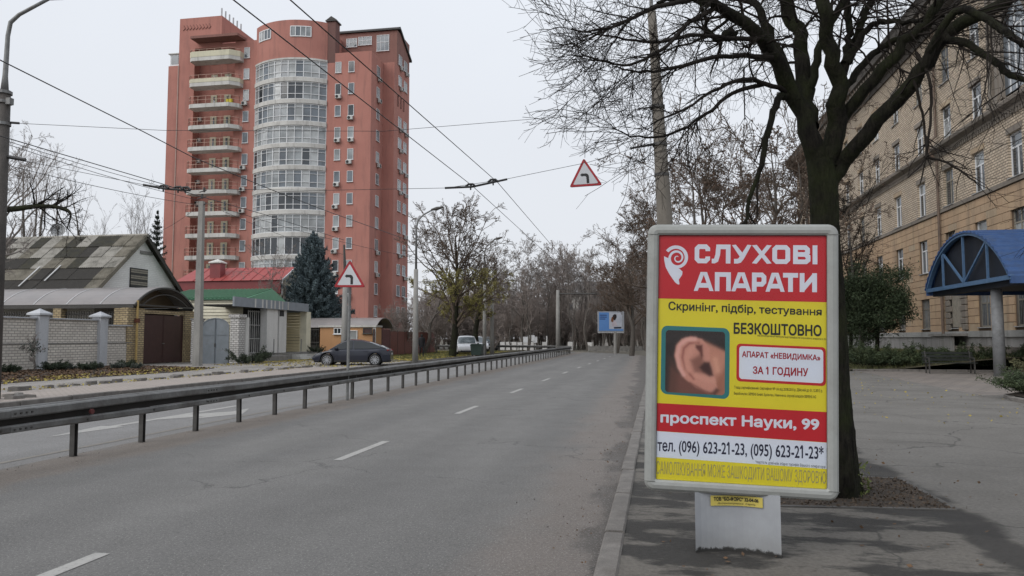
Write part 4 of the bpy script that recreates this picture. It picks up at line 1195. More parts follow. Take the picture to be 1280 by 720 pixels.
# slab roof over the top balcony
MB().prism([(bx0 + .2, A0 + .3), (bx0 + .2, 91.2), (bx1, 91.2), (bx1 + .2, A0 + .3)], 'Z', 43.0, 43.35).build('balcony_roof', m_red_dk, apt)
# downpipe line on the left block
MB().box(x_l1 - .05, x_l1 + .08, A0 - .1, A0, 0.5, 40).build('corner_trim', M('pale_trim', (0.42, 0.30, 0.26)), apt)
MB().box(x_l1 - 1.7, x_l1 - .01, A0 + .5, 96, z_ll, z_ll + 1.7).build('roof_cabin', m_pvc, apt)
MB().box(x_l1 - 1.5, x_l1 - .4, A0 + .45, A0 + .5, z_ll + .3, z_ll + 1.5).build('cabin_window', GL[1], apt)
MB().box(x_l1 - 1.9, x_l1 - .005, A0 + .3, 96.2, z_ll + 1.702, z_ll + 1.82).build('cabin_roof', m_slabw, apt)
# relief signs in the render of the left block: a row of small chevrons
ch = MB(); zc = ZA(240, 35)
for j in range(9):
    x = XA(225) + j * (XA(257) - XA(225)) / 8
    ch.obox((x, A0 - .02, zc + .45), (x + .3, A0 - .02, zc), .05, .12, up=(0, 1, 0)); ch.obox((x + .3, A0 - .02, zc), (x - .05, A0 - .02, zc - .3), .05, .12, up=(0, 1, 0))
ch.build('chevron_relief', m_red_dk, apt)
# ventilation pipes on the roof
for j in range(6):
    x = XA(272.5 + j * 2.6, 97); MB().tube([(x, 97 + j * .5, 42.2), (x, 97 + j * .5, ZA(280, 10 + j * 2.4, 97))], 0.11, 8).build('vent_pipe', M('zinc', (0.45, 0.46, 0.47), (0.34, 0.35, 0.36), rough=.5, metal=.3), apt)
# chimney
cx0, cx1 = XA(406), XA(417)
MB().box(cx0, cx1, A0 - .004, A0 + 1.4, 38.9, ZA(412, 27)).build('chimney', render_mat('chimney_render', (0.17, 0.09, 0.08), (0.14, 0.08, 0.07), (0.08, 0.05, 0.05)), apt)
MB().box(cx0 - .15, cx1 + .15, A0 - .2, A0 + 1.6, ZA(412, 27), ZA(412, 25.3)).prism([(cx0 - .05, ZA(412, 24.6)), (cx1 + .05, ZA(412, 24.6)), ((cx0 + cx1) / 2, ZA(412, 20.5))], 'Y', A0 - .1, A0 + 1.5).build('chimney_cap', m_roofdk, apt)
# set-back top storey with gabled roof
pz0, pz1 = 40.2, ZA(450, 41, 98.5)
px0 = XA(417, 98.5)
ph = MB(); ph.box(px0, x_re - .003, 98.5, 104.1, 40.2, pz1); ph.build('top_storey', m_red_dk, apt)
gz = ZA(497, 36, 98.5)
ge = MB(); ge.prism([(98.3, pz1 + .1), (98.6, pz1 + .45), (103.9, pz1 - 1.6), (104.8, pz1 - 2.3), (104.6, pz1 - 2.5), (104.2, pz1 - .1)], 'X', px0 - .2, x_re + .25)
ge = MB(); ge.prism([(98.2, pz1 + .0), (98.2, pz1 + .22), (99.2, pz1 + .75), (104.6, pz1 - 2.2), (104.6, pz1 - 2.5), (99.2, pz1 + .4)], 'X', px0 - .1, x_re + .25)
recalc(ge.build('roof', m_roofdk, apt))
for a, b_, z0, z1 in ((431, 444.5, 58.5, 47.5), (446, 463, 57, 46.5), (469.5, 485, 66, 46)):
    xx0, xx1 = XA(a, 98.5), XA(b_, 98.5)
    plane_window(xx0, xx1, ZA(450, z0, 98.5), ZA(450, z1, 98.5), 98.5 if a < 469 else 98.48, apt, GL[1], n=3, trans=.55)
# side faces towards the road
for k, z in enumerate(zk):
    if z < 3: continue
    c = z + 1.9
    y = W(468.5, 300, X=x_r).y
    if z < 38: plane_window(95.0, 96.1, c - .75, c + .75, x_r, apt, rb.choice(GL[:3]), n=2, axis='X', sign=1)
    if z < 38 and rb.random() < .35: ac_unit(95.6, c - 1.4, x_r, apt, 'X', 1)
    for yy in (99.2, 101.6):
        if k == 11 : 
            for q in range(3): plane_window(98.8 + q * 1.25 + (0 if yy < 100 else 4.9 - 3.7), 98.8 + q * 1.25 + .5 + (0 if yy < 100 else 1.2), c - .8, c + .7, x_re, apt, m_wall_in, n=1, axis='X', sign=1, frame=m_red_dk, sill=False) if yy < 100 else None
            continue
        plane_window(yy, yy + 1.35, c - .75, c + .75, x_re, apt, rb.choice(GL[:3]), n=2, axis='X', sign=1)
        if rb.random() < .6: ac_unit(yy + .9, c - 1.35, x_re, apt, 'X', 1)
# aerials on the roof
an = MB()
for px, h in ((346, 2.6), (354, 3.6), (351, 3.0)):
    x = XA(px, 97); an.tube([(x, 97, 43.5), (x, 97, 43.6 + h)], .03, 5)
    for q in range(4): an.obox((x - .6, 97, 43.2 + h - q * .22), (x + .6, 97, 43.2 + h - q * .22), .03, .03)
an.build('aerial', m_steel, apt)

# ================================================================ long brick institute on the right
FX = 18.0
m_wbrick = brick_mat('facade_brick', (0.66, 0.55, 0.42), (0.49, 0.40, 0.30), (0.14, 0.11, 0.085), 0.34, 0.145, 'Y', 0.026, dirt=((0.30, 0.265, 0.225), 0.8, 0.45), bump=0.8)
m_or = [render_mat('ochre_block_a', (0.46, 0.32, 0.205), (0.38, 0.27, 0.175), (0.17, 0.13, 0.095), .65), render_mat('ochre_block_b', (0.41, 0.295, 0.195), (0.47, 0.335, 0.21), (0.18, 0.14, 0.10), .65), render_mat('ochre_block_c', (0.43, 0.34, 0.24), (0.36, 0.27, 0.18), (0.2, 0.155, 0.11), .6)]
m_or_back = render_mat('joint_render', (0.17, 0.12, 0.08), (0.14, 0.10, 0.07), (0.1, 0.075, 0.05))
m_stone = render_mat('grey_stone_trim', (0.23, 0.20, 0.17), (0.17, 0.15, 0.125), (0.08, 0.07, 0.06), .6)
m_plinth = render_mat('plinth_render', (0.30, 0.295, 0.285), (0.20, 0.195, 0.19), (0.08, 0.076, 0.07), .8)
inst = thing('institute_building', 'long five-storey brick institute with ochre blockwork base and heavy dark cornice', 'institute building', (FX, 55, 0.5))
IY0, IY1 = 27.0, 92.0
MB().box(FX + .30, FX + 16, IY0, IY1, 0.3, 22.3).build('wall_core', m_dark, inst)
cols = [31.4, 35.6, 39.8, 43.9, 48.0, 52.4, 57.0, 61.6, 66.0, 70.4, 74.8, 79.2, 83.6, 88.0]
rows = [(3.1, 1.9), (6.85, 2.2), (10.6, 2.2), (14.4, 2.2), (18.1, 2.25)]
WH = 0.72
Zp, Zo, Zc = 1.95, 9.2, 12.9
# brick skin with real openings, by horizontal strips
def skin(z0, z1, rws, x0, x1, mat, name):
    mb = MB(); zs = z0
    for (zc, h) in rws:
        a, b_ = zc - h / 2, zc + h / 2
        if a > zs: mb.box(x0, x1, IY0, IY1, zs, a)
        ys = IY0
        for c_ in cols:
            mb.box(x0, x1, ys, c_ - WH, a, b_); ys = c_ + WH
        mb.box(x0, x1, ys, IY1, a, b_)
        zs = b_
    mb.box(x0, x1, IY0, IY1, zs, z1)
    return mb.build(name, mat, inst)
skin(Zo, 21.6, rows[2:], FX, FX + .32, m_wbrick, 'brick_wall')
skin(Zp, Zo - .002, rows[:2], FX + .05, FX + .32, m_or_back, 'blockwork_backing')
# ochre blocks: courses of proud blocks with sunk joints
blk_n = 0; rest = MB(); CH = (Zo - .02 - Zp) / 17
blocks = []
for r in range(17):
    z0 = Zp + r * CH; z1 = z0 + CH - .028
    L = 1.25; ys = IY0 - (0.62 if r % 2 else 0)
    wins = []
    for zc, h in rows[:2]:
        if z1 > zc - h / 2 + .1 and z0 < zc + h / 2 - .1: wins = [(c_ - WH - .03, c_ + WH + .03) for c_ in cols]
    y = ys
    while y < IY1:
        a, b_ = max(IY0, y), min(IY1, y + L - .028); y += L
        segs = [(a, b_)]
        for w0, w1 in wins:
            out = []
            for s0, s1 in segs:
                if w1 <= s0 or w0 >= s1: out.append((s0, s1))
                else:
                    if w0 - s0 > .06: out.append((s0, w0))
                    if s1 - w1 > .06: out.append((w1, s1))
            segs = out
        for s0, s1 in segs:
            if s1 - s0 > .06: blocks.append((s0, s1, z0, z1))
blocks.sort(key=lambda q: q[0])
seen = [q for q in blocks if q[1] > 36.0]
hid = [q for q in blocks if q[1] <= 36.0]
for i, (s0, s1, z0, z1) in enumerate(seen[:298]):
    MB().box(FX - .012 + rb.uniform(-.006, .006), FX + .06, s0, s1, z0, z1).build('facade_block', rb.choice([m_or[0]] * 5 + [m_or[1]] * 3 + [m_or[2]]), inst)
for s0, s1, z0, z1 in seen[298:] + hid: rest.box(FX - .012, FX + .06, s0, s1, z0, z1)
o = rest.build('facade_blocks_beyond', m_or[0], inst); o['kind'] = 'stuff'
# plinth
MB().box(FX - .10, FX + .32, IY0, IY1, 1.62, Zp).build('plinth_band', render_mat('plinth_band_render', (0.34, 0.34, 0.33), (0.26, 0.26, 0.25), (0.12, 0.115, 0.105), .6), inst)
MB().box(FX - .02, FX + .32, IY0, IY1, 0.2, 1.62).build('plinth', m_plinth, inst)
MB().box(FX - .75, FX - .02, 27, 47.2, 0.4, 1.12).build('plinth_step', m_stone, inst)
# bands and cornices
MB().box(FX - .10, FX, IY0, IY1, Zo - .0, Zo + .16).box(FX - .05, FX, IY0, IY1, Zo + .16, Zo + .26).build('band_course', m_stone, inst)
mc = MB()
mc.prism([(FX, Zc - .05), (FX - .12, Zc - .05), (FX - .18, Zc + .25), (FX - .5, Zc + .45), (FX - .5, Zc + .62), (FX - .2, Zc + .8), (FX, Zc + .8)], 'Z', 0, 0) if False else None
def cornice(profile, name, mat):
    mb = MB(); n = len(profile)
    for y in (IY0, IY1):
        for x, z in profile: mb.v.append((x, y, z))
    mb.f = [tuple(range(n)), tuple(range(n, 2 * n))[::-1]] + [(i, (i + 1) % n, (i + 1) % n + n, i + n) for i in range(n)]
    return recalc(mb.build(name, mat, inst))
cornice([(FX, Zc - .1), (FX - .10, Zc - .1), (FX - .14, Zc + .02), (FX - .42, Zc + .2), (FX - .46, Zc + .36), (FX - .30, Zc + .5), (FX - .12, Zc + .55), (FX, Zc + .55)], 'middle_cornice', m_stone)
# dentils under the middle cornice
dn = None; cnt = 0; restd = MB()
y = IY0 + .1
dlist = []
while y < IY1: dlist.append(y); y += 0.27
vis = [q for q in dlist if q > 36][:150]
for q in vis:
    MB().box(FX - .09, FX - .001, q, q + .13, Zc - .32, Zc - .102).build('dentil', m_stone, inst)
for q in dlist:
    if q not in vis: restd.box(FX - .09, FX - .001, q, q + .13, Zc - .32, Zc - .102)
o = restd.build('dentils_beyond', m_stone, inst); o['kind'] = 'stuff'
m_eave = render_mat('eave_dark', (0.10, 0.09, 0.08), (0.07, 0.062, 0.055), (0.035, 0.03, 0.027), .7)
cornice([(FX + .3, 20.7), (FX - .12, 20.7), (FX - .16, 21.0), (FX - .4, 21.15), (FX - .45, 21.5), (FX - 1.15, 21.75), (FX - 1.2, 22.15), (FX - 1.35, 22.4), (FX + .3, 22.5)], 'roof_cornice', m_eave)
for k in range(100):
    y = IY0 + .4 + k * .64
    if y > IY1: break
    MB().box(FX - 1.0, FX - .44, y, y + .26, 21.35, 21.64).build('cornice_bracket', m_stone, inst)
cornice([(FX - 1.2, 22.42), (FX + 6, 24.6), (FX + 15.8, 22.5)], 'roof', m_roofdk)
# windows
m_oldwood = M('old_wood_frame', (0.30, 0.27, 0.22), (0.22, 0.20, 0.165), scale=6, rough=.8)
m_sillc = M('window_sill_metal', (0.38, 0.38, 0.37), (0.25, 0.25, 0.24), rough=.5)
for j, c_ in enumerate(cols):
    for r, (zc, h) in enumerate(rows):
        if j == 2 and r >= 3: continue
        fm = m_pvc if rb.random() < (.75 if r else .1) else m_oldwood
        X0 = FX + .20; a, b_ = c_ - WH, c_ + WH; z0, z1 = zc - h / 2, zc + h / 2; f = .085
        mb = MB(); mb.box(X0 - .06, X0, a, b_, z0, z0 + f); mb.box(X0 - .06, X0, a, b_, z1 - f, z1); mb.box(X0 - .06, X0, a, a + f, z0 + f, z1 - f); mb.box(X0 - .06, X0, b_ - f, b_, z0 + f, z1 - f)
        mb.box(X0 - .055, X0, a + f, b_ - f, z0 + h * .66, z0 + h * .66 + f)
        mb.box(X0 - .056, X0, c_ - .05, c_ + .05, z0 + f, z0 + h * .66)
        if fm is m_oldwood: mb.box(X0 - .054, X0, c_ - .03, c_ + .03, z0 + h * .66 + f, z1 - f)
        w = mb.build('window', fm, inst)
        g1 = rb.choice([GL[0], GL[0], GL[1], GL[2]])
        MB().box(X0 - .02, X0 + .01, a + .03, c_, z0 + .03, z0 + h * .66).build('pane', g1, w)
        MB().box(X0 - .02, X0 + .01, c_, b_ - .03, z0 + .03, z0 + h * .66).build('pane', g1, w)
        MB().box(X0 - .021, X0 + .011, a + .03, b_ - .03, z0 + h * .66, z1 - .03).build('pane', rb.choice(GL[:3]), w)
        MB().box(FX - .09, FX + .14, a - .04, b_ + .04, z0 - .05, z0 - .002).build('window_sill', m_sillc, w)
        if r >= 2: MB().box(FX - .03, FX + .001, a - .1, b_ + .1, z1 + .02, z1 + .30).build('lintel', m_stone if rb.random() < .5 else m_or[2], w)
        if r == 0:
            gb = MB()
            for q in range(8): yy = a + .08 + q * (b_ - a - .16) / 7; gb.tube([(FX + .08, yy, z0 + .03), (FX + .08, yy, z1 - .03)], .012, 5)
            gb.build('window_grille', m_steel, w)
# grand window bay with pilasters and arch near the right edge of the view
gy0, gy1 = 36.7, 41.7
pil = MB()
for y in (gy0, gy0 + .75, gy1 - .75, gy1):
    pil.box(FX - .22, FX + .02, y - .17, y + .17, Zc + .56, 20.2); pil.box(FX - .30, FX + .02, y - .25, y + .25, Zc + .56, Zc + 1.0); pil.box(FX - .32, FX + .02, y - .27, y + .27, 19.5, 20.2)
pil.build('pilaster', m_stone, inst)
MB().box(FX - .34, FX + .02, gy0 - .4, gy1 + .4, 20.21, 20.65).build('entablature', m_stone, inst)
gw = MB(); yc_ = (gy0 + gy1) / 2
arcp = [(yc_ + 1.25 * math.cos(a), 16.8 + 1.25 * math.sin(a)) for a in [PI * k / 12 for k in range(13)]]
outp = [(yc_ + 1.6 * math.cos(a), 16.8 + 1.6 * math.sin(a)) for a in [PI * k / 12 for k in range(13)]]
for k in range(12):
    q = [(FX - .18, *outp[k]), (FX - .18, *outp[k + 1]), (FX - .18, *arcp[k + 1]), (FX - .18, *arcp[k])]
    q2 = [(FX + .02, *outp[k]), (FX + .02, *outp[k + 1]), (FX + .02, *arcp[k + 1]), (FX + .02, *arcp[k])]
    gw.add(q + q2, [(0, 1, 2, 3), (7, 6, 5, 4), (0, 4, 5, 1), (2, 6, 7, 3)])
gw.box(FX - .18, FX + .02, yc_ + 1.25, yc_ + 1.6, 13.6, 16.8).box(FX - .18, FX + .02, yc_ - 1.6, yc_ - 1.25, 13.6, 16.8)
ao = recalc(gw.build('arched_surround', m_stone, inst))
MB().prism([(yc_ - 1.25, 13.7), (yc_ + 1.25, 13.7)] + arcp, 'X', FX - .02, FX + .015).build('pane', GL[1], ao)
fr = MB(); fr.box(FX - .06, FX - .021, yc_ - .05, yc_ + .05, 13.7, 18.0).box(FX - .062, FX - .021, yc_ - 1.25, yc_ + 1.25, 16.75, 16.87).box(FX - .06, FX - .021, yc_ - .65, yc_ - .58, 13.7, 16.75).box(FX - .06, FX - .021, yc_ + .58, yc_ + .65, 13.7, 16.75)
fr.build('window_frame', m_pvc, ao)
# downpipe
dy = W(1178, 300, X=FX).y
dp = MB(); dp.tube([(FX - .16, dy, 1.2), (FX - .16, dy, Zc - .4), (FX - .6, dy, Zc + .1), (FX - .6, dy, Zc + .7), (FX - .16, dy, Zc + 1.1), (FX - .16, dy, 21.0)], .085, 8)
dp.build('downpipe', M('downpipe_rust', (0.17, 0.12, 0.09), (0.12, 0.09, 0.07), scale=2, rough=.7), inst)
# blocked side doorway with stone quoins and small shelf
qy0, qy1 = W(1185, 400, X=FX).y, W(1211, 400, X=FX).y
qy0, qy1 = min(qy0, qy1), max(qy0, qy1)
MB().box(FX - .04, FX - .014, qy0 + .8, qy1 - .8, 2.2, 4.2).build('boarded_doorway', m_oldwood, inst)
for r in range(7):
    z0 = 2.02 + r * .36
    for s, yy in ((0, qy0), (1, qy1)):
        wq = .85 if r % 2 else .62
        a, b_ = (yy, yy + wq) if s == 0 else (yy - wq, yy)
        MB().bbox(FX - .14, FX - .004, a, b_, z0, z0 + .335, .03).build('quoin_stone', m_stone, inst)
MB().box(FX - .16, FX - .004, qy0, qy1, 4.55, 4.85).build('door_lintel', m_stone, inst)
MB().box(FX - .95, FX - .102, qy0 - .1, qy1 + .5, 1.68, 1.82).build('door_ledge', m_concrete, inst)
MB().box(FX - .85, FX - .76, qy0 + .1, qy1 + .3, .5, 1.68).build('ledge_wall', m_plinth, inst)

# ================================================================ blue barrel canopy over the entrance
m_blue = M('blue_paint', (0.035, 0.085, 0.215), (0.027, 0.066, 0.17), scale=3, rough=.45, dirt=((0.05, 0.075, 0.12), 2.5, .5))
m_bluel = M('pale_blue_frame', (0.085, 0.155, 0.27), (0.06, 0.12, 0.21), scale=6, rough=.45)
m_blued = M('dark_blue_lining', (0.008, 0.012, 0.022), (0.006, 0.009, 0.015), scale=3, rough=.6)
CX = 13.2; cy0, cy1, cz, rise = 29.8, 38.1, 3.80, 2.15
can = thing('entrance_canopy', 'blue barrel-roofed entrance canopy with glazed fan-shaped end on a round grey column', 'canopy', (13.7, 32.4, 0.06))
hwc = (cy1 - cy0) / 2; Rc = (hwc * hwc + rise * rise) / (2 * rise); cyc = (cy0 + cy1) / 2; czc = cz + rise - Rc; amc = math.asin(hwc / Rc)
def arcpt(a, r=0.0): return (cyc + (Rc + r) * math.sin(a), czc + (Rc + r) * math.cos(a))
# corrugated barrel: real ribs along the arc
mb = MB(); NA = 110; xs = [CX - .12, FX + 1.5]
for i in range(NA + 1):
    a = -amc + 2 * amc * i / NA; rr = 0.06 * (1 if (i // 2) % 2 else 0)
    y, z = arcpt(a, rr + .02); y2, z2 = arcpt(a, -.02)
    for x in xs: mb.v.append((x, y, z))
    for x in xs: mb.v.append((x, y2, z2))
for i in range(NA):
    k = i * 4
    mb.f += [(k, k + 1, k + 5, k + 4), (k + 3, k + 2, k + 6, k + 7), (k, k + 4, k + 6, k + 2), (k + 1, k + 3, k + 7, k + 5)]
mb.f += [(0, 2, 3, 1), (NA * 4, NA * 4 + 1, NA * 4 + 3, NA * 4 + 2)]
recalc(mb.build('corrugated_roof', m_blue, can))
# end arch, chord beam, struts
ar = MB(); pts = [(CX, *arcpt(-amc + 2 * amc * i / 24, -.05)) for i in range(25)]
for p, q in zip(pts[:-1], pts[1:]): ar.obox(p, q, .14, .16, up=(1, 0, 0))
ar.build('end_arch', m_bluel, can)
MB().box(CX - .07, CX + .07, cy0, cy1, cz - .1, cz + .07).build('chord_beam', m_bluel, can)
def ztop(y): return czc + math.sqrt(max(0, Rc * Rc - (y - cyc) ** 2)) - .08
for ya, yb, za, zb in ((cyc, cyc, cz, None), (cyc - 2.2, cyc - 2.2, cz, None), (cyc + 2.2, cyc + 2.2, cz, None), (cyc, cyc - 2.2, cz, 'top'), (cyc, cyc + 2.2, cz, 'top')):
    zt_ = ztop(yb)
    MB().obox((CX, ya, za + .05), (CX, yb, zt_), .08, .08, up=(1, 0, 0)).build('strut', m_bluel, can)
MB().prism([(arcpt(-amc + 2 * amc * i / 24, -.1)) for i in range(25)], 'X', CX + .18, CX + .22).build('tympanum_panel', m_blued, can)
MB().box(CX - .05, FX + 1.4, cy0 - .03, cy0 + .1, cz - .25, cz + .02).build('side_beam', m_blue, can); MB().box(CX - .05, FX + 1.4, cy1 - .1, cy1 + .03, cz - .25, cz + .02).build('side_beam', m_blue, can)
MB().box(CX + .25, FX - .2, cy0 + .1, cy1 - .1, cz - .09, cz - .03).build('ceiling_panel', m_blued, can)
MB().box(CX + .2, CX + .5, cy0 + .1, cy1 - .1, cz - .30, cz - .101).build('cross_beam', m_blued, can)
m_colm = M('column_paint', (0.22, 0.225, 0.23), (0.16, 0.165, 0.17), scale=4, rough=.7, dirt=((0.08, 0.08, 0.075), 3, .5))
MB().tube([(13.75, 32.4, .05), (13.75, 32.4, cz - .3)], [.215, .205], 20).build('column', m_colm, can, smooth=True)
MB().tube([(13.75, 36.9, .05), (13.75, 36.9, .08)], [.2, .2], 12)

# ================================================================ park bench
bp = G(1217, 466, .06); bench = thing('park_bench', 'dark slatted bench facing the plaza below the ochre wall', 'bench', (12.9, 33.6, .06))
m_bw = M('bench_wood', (0.02, 0.024, 0.021), (0.013, 0.015, 0.013), scale=6, rough=.6)
def bench_build():
    x0, y0 = 12.2, 35.0; ang = R(-8)
    # local axes: bench runs along u, faces v
    u = Vector((math.cos(ang + 0.15), math.sin(ang + .15), 0)); v = Vector((u.y, -u.x, 0))
    o = Vector((11.7, 34.6, .06)); bench.location = o
    def P(a, b, c): return o + u * a + v * b + Vector((0, 0, c))
    for k in range(4): MB().obox(P(0, .02 + k * .11, .45), P(2.0, .02 + k * .11, .45), .09, .035).build('seat_slat', m_bw, bench)
    for k in range(3): MB().obox(P(0, -.05 - k * .035, .58 + k * .14), P(2.0, -.05 - k * .035, .58 + k * .14), .035, .10).build('back_slat', m_bw, bench)
    for a in (.12, 1.88):
        MB().obox(P(a, .38, 0), P(a, .36, .43), .05, .05).obox(P(a, -.02, 0), P(a, .02, .43), .05, .05).obox(P(a, .0, .42), P(a, -.14, .95), .04, .05).obox(P(a, -.02, .42), P(a, .4, .42), .05, .03).obox(P(a, -.08, .66), P(a, .36, .66), .05, .04).obox(P(a, .36, .42), P(a, .36, .66), .04, .04).build('bench_frame', m_iron, bench)
bench_build()
# ================================================================ left side: walls, gates, houses
m_wb = brick_mat('pale_brick', (0.74, 0.69, 0.62), (0.62, 0.575, 0.515), (0.30, 0.275, 0.245), 0.31, 0.125, 'Y', 0.02, dirt=((0.34, 0.31, 0.28), 0.9, 0.5))
m_yb = brick_mat('yellow_brick', (0.54, 0.43, 0.25), (0.40, 0.31, 0.18), (0.12, 0.095, 0.07), 0.29, 0.12, 'XY', 0.02, dirt=((0.15, 0.12, 0.085), 1.5, 0.5))
m_gp = render_mat('pillar_paint', (0.50, 0.51, 0.53), (0.44, 0.45, 0.47), (0.20, 0.20, 0.20), .4)
LX = -27.6
wall = thing('brick_wall', 'low pale brick boundary wall with grey painted pillars and pyramid caps', 'wall', (LX, 28, .1))
def wall_panel(y0, y1, zt):
    MB().box(LX - .12, LX + .12, y0, y1, 0, 1.28).build('wall_panel', m_wb, wall)
    MB().box(LX - .10, LX + .06, y0, y1, 1.33, zt).build('wall_panel', m_wb, wall)
    MB().box(LX - .15, LX + .15, y0, y1, 1.28, 1.33).build('ledge', m_concrete, wall)
    MB().box(LX - .16, LX + .16, y0, y1, zt, zt + .06).build('coping', m_gp, wall)
py1, py2 = 30.1, 34.0
for y in (22.3, 26.2, py1, py2):
    MB().box(LX - .26, LX + .26, y - .27, y + .27, 0, 2.62).build('pillar', m_gp, wall)
    MB().add([(LX - .36, y - .38, 2.62), (LX + .36, y - .38, 2.62), (LX + .36, y + .38, 2.62), (LX - .36, y + .38, 2.62), (LX - .36, y - .38, 2.70), (LX + .36, y - .38, 2.70), (LX + .36, y + .38, 2.70), (LX - .36, y + .38, 2.70), (LX, y, 2.93)],
             [(3, 2, 1, 0), (0, 1, 5, 4), (1, 2, 6, 5), (2, 3, 7, 6), (3, 0, 4, 7), (4, 5, 8), (5, 6, 8), (6, 7, 8), (7, 4, 8)]).build('pillar_cap', m_gp, wall)
wall_panel(18.5, 22.03, 2.45); wall_panel(22.57, 25.93, 2.45); wall_panel(26.47, 29.83, 2.45); wall_panel(30.37, 33.73, 2.45); wall_panel(34.27, 36.3, 2.2)
# brown gate between yellow brick pillars
gate = thing('yard_gate', 'dark brown double metal gate between yellow brick pillars', 'gate', (LX, 39.5, .1))
g0, g1 = W(177, 420, X=LX).y, W(228, 420, X=LX).y
m_brown = M('brown_gate_paint', (0.062, 0.030, 0.028), (0.052, 0.026, 0.024), scale=2, rough=.5, dirt=((0.09, 0.05, 0.04), 3, .4))
gm_ = (g0 + g1) / 2; zg = 2.88
for a, b_ in ((g0 + .02, gm_ - .012), (gm_ + .012, g1 - .02)):
    lf = MB().box(LX - .03, LX + .02, a, b_, .14, zg).build('gate_leaf', m_brown, gate)
    MB().box(LX + .021, LX + .035, a, a + .05, .15, zg).box(LX + .021, LX + .035, b_ - .05, b_, .15, zg).box(LX + .021, LX + .034, a + .05, b_ - .05, zg - .05, zg).box(LX + .021, LX + .034, a + .05, b_ - .05, .15, .2).build('leaf_frame', m_brown, lf)
hd = W(205, 433, X=LX + .1)
MB().box(LX + .036, LX + .07, gm_ - .12, gm_ + .1, 1.22, 1.27).build('handle', m_galv, gate)
for a, b_ in ((W(156, 420, X=LX).y, g0), (g1, W(240, 420, X=LX).y)):
    MB().box(LX - .25, LX + .14, a, b_, 0, 3.2).build('gate_pillar', m_yb, gate)
MB().box(LX - .25, LX + .10, g0, g1, zg + .06, 3.15).build('gate_lintel', m_yb, gate)
yp = W(175, 420, X=LX + .5).y
pipe = thing('gas_pipe', 'thin yellow gas pipe standing upright against the left gate pillar', 'gas pipe', (LX + .5, yp, .1))
m_ypipe = M('yellow_pipe_paint', (0.48, 0.34, 0.12), (0.40, 0.27, 0.10), rough=.5, dirt=((0.2, 0.12, 0.06), 4, .5))
MB().tube([(LX + .3, yp, .05), (LX + .3, yp, 3.62)], .06, 10).build('riser', m_ypipe, pipe)
MB().box(LX + .2, LX + .4, yp - .11, yp + .11, 2.4, 2.62).build('valve', M('pipe_rust', (0.13, 0.045, 0.025)), pipe)
# barrel canopy over the courtyard
cyA, cyB = W(163, 383, X=LX).y, W(237.5, 383, X=LX).y
cvt = thing('courtyard_canopy', 'long grey translucent barrel canopy roofing the courtyard behind the brick wall', 'canopy', (LX - 5, (cyA + cyB) / 2, .1))
hwv = (cyB - cyA) / 2; riv = 1.08; zcv = 3.4; Rv = (hwv ** 2 + riv ** 2) / (2 * riv); ycv = (cyA + cyB) / 2; zcc = zcv + riv - Rv; amv = math.asin(hwv / Rv)
m_poly = M('weathered_polycarbonate', (0.25, 0.225, 0.215), (0.20, 0.185, 0.18), scale=1.0, rough=.35, spec=.6)
m_polyend = M('brown_polycarbonate', (0.12, 0.085, 0.05), (0.09, 0.065, 0.04), scale=1.5, rough=.4)
def cvp(a, r=0): return (ycv + (Rv + r) * math.sin(a), zcc + (Rv + r) * math.cos(a))
XR = [LX - .02 + .25, LX - 24]
def barrel(x0, x1, r0, r1, nseg=18):
    mb = MB(); 
    for i in range(nseg + 1):
        a = -amv + 2 * amv * i / nseg
        for r in (r1, r0):
            y, z = cvp(a, r)
            for x in (x0, x1): mb.v.append((x, y, z))
    for i in range(nseg):
        k = i * 4; mb.f += [(k, k + 1, k + 5, k + 4), (k + 3, k + 2, k + 6, k + 7), (k, k + 4, k + 6, k + 2), (k + 1, k + 3, k + 7, k + 5)]
    mb.f += [(0, 2, 3, 1), (nseg * 4, nseg * 4 + 1, nseg * 4 + 3, nseg * 4 + 2)]
    return mb
x = XR[0]; first = True
m_strip = M('joint_strip', (0.5, 0.5, 0.5), (0.42, 0.42, 0.42), rough=.4)
while x > XR[1]:
    x2 = x - 2.1
    recalc(barrel(x, x2 + .01, 0, .012).build('roof_sheet', m_poly, cvt)); recalc(barrel(x2 + .03, x2 - .03, .013, .035).build('joint_strip', m_strip, cvt)); x = x2
endarc = MB(); pa = [(XR[0] + .03, *cvp(-amv + 2 * amv * i / 20, -.04)) for i in range(21)]
for p, q in zip(pa[:-1], pa[1:]): endarc.obox(p, q, .10, .09, up=(1, 0, 0))
endarc.obox((XR[0] + .03, cyA, zcv - .02), (XR[0] + .03, cyB, zcv - .02), .08, .08)
pa2 = [(XR[0] + .03, *cvp((-amv + 2 * amv * i / 14) * .82, -.42)) for i in range(15)]
for p, q in zip(pa2[:-1], pa2[1:]): endarc.obox(p, q, .05, .05, up=(1, 0, 0))
endarc.build('end_arch', m_iron, cvt)
MB().box(LX - 24, LX + .2, cyA - .03, cyA + .06, zcv - .2, zcv - .02).box(LX - 24, LX + .2, cyB - .06, cyB + .03, zcv - .2, zcv - .02).build('eave_beam', m_iron, cvt)
for x in (LX - .7, LX - 4.5, LX - 9, LX - 13.5):
    MB().box(x - .25, x + .25, cyA - .05, cyA + .4, 0, zcv - .21).build('support_pillar', m_yb, cvt)
MB().prism([cvp(-amv + 2 * amv * i / 20, -.06) for i in range(21)], 'X', LX - .9, LX - .86).build('end_sheet', m_polyend, cvt)
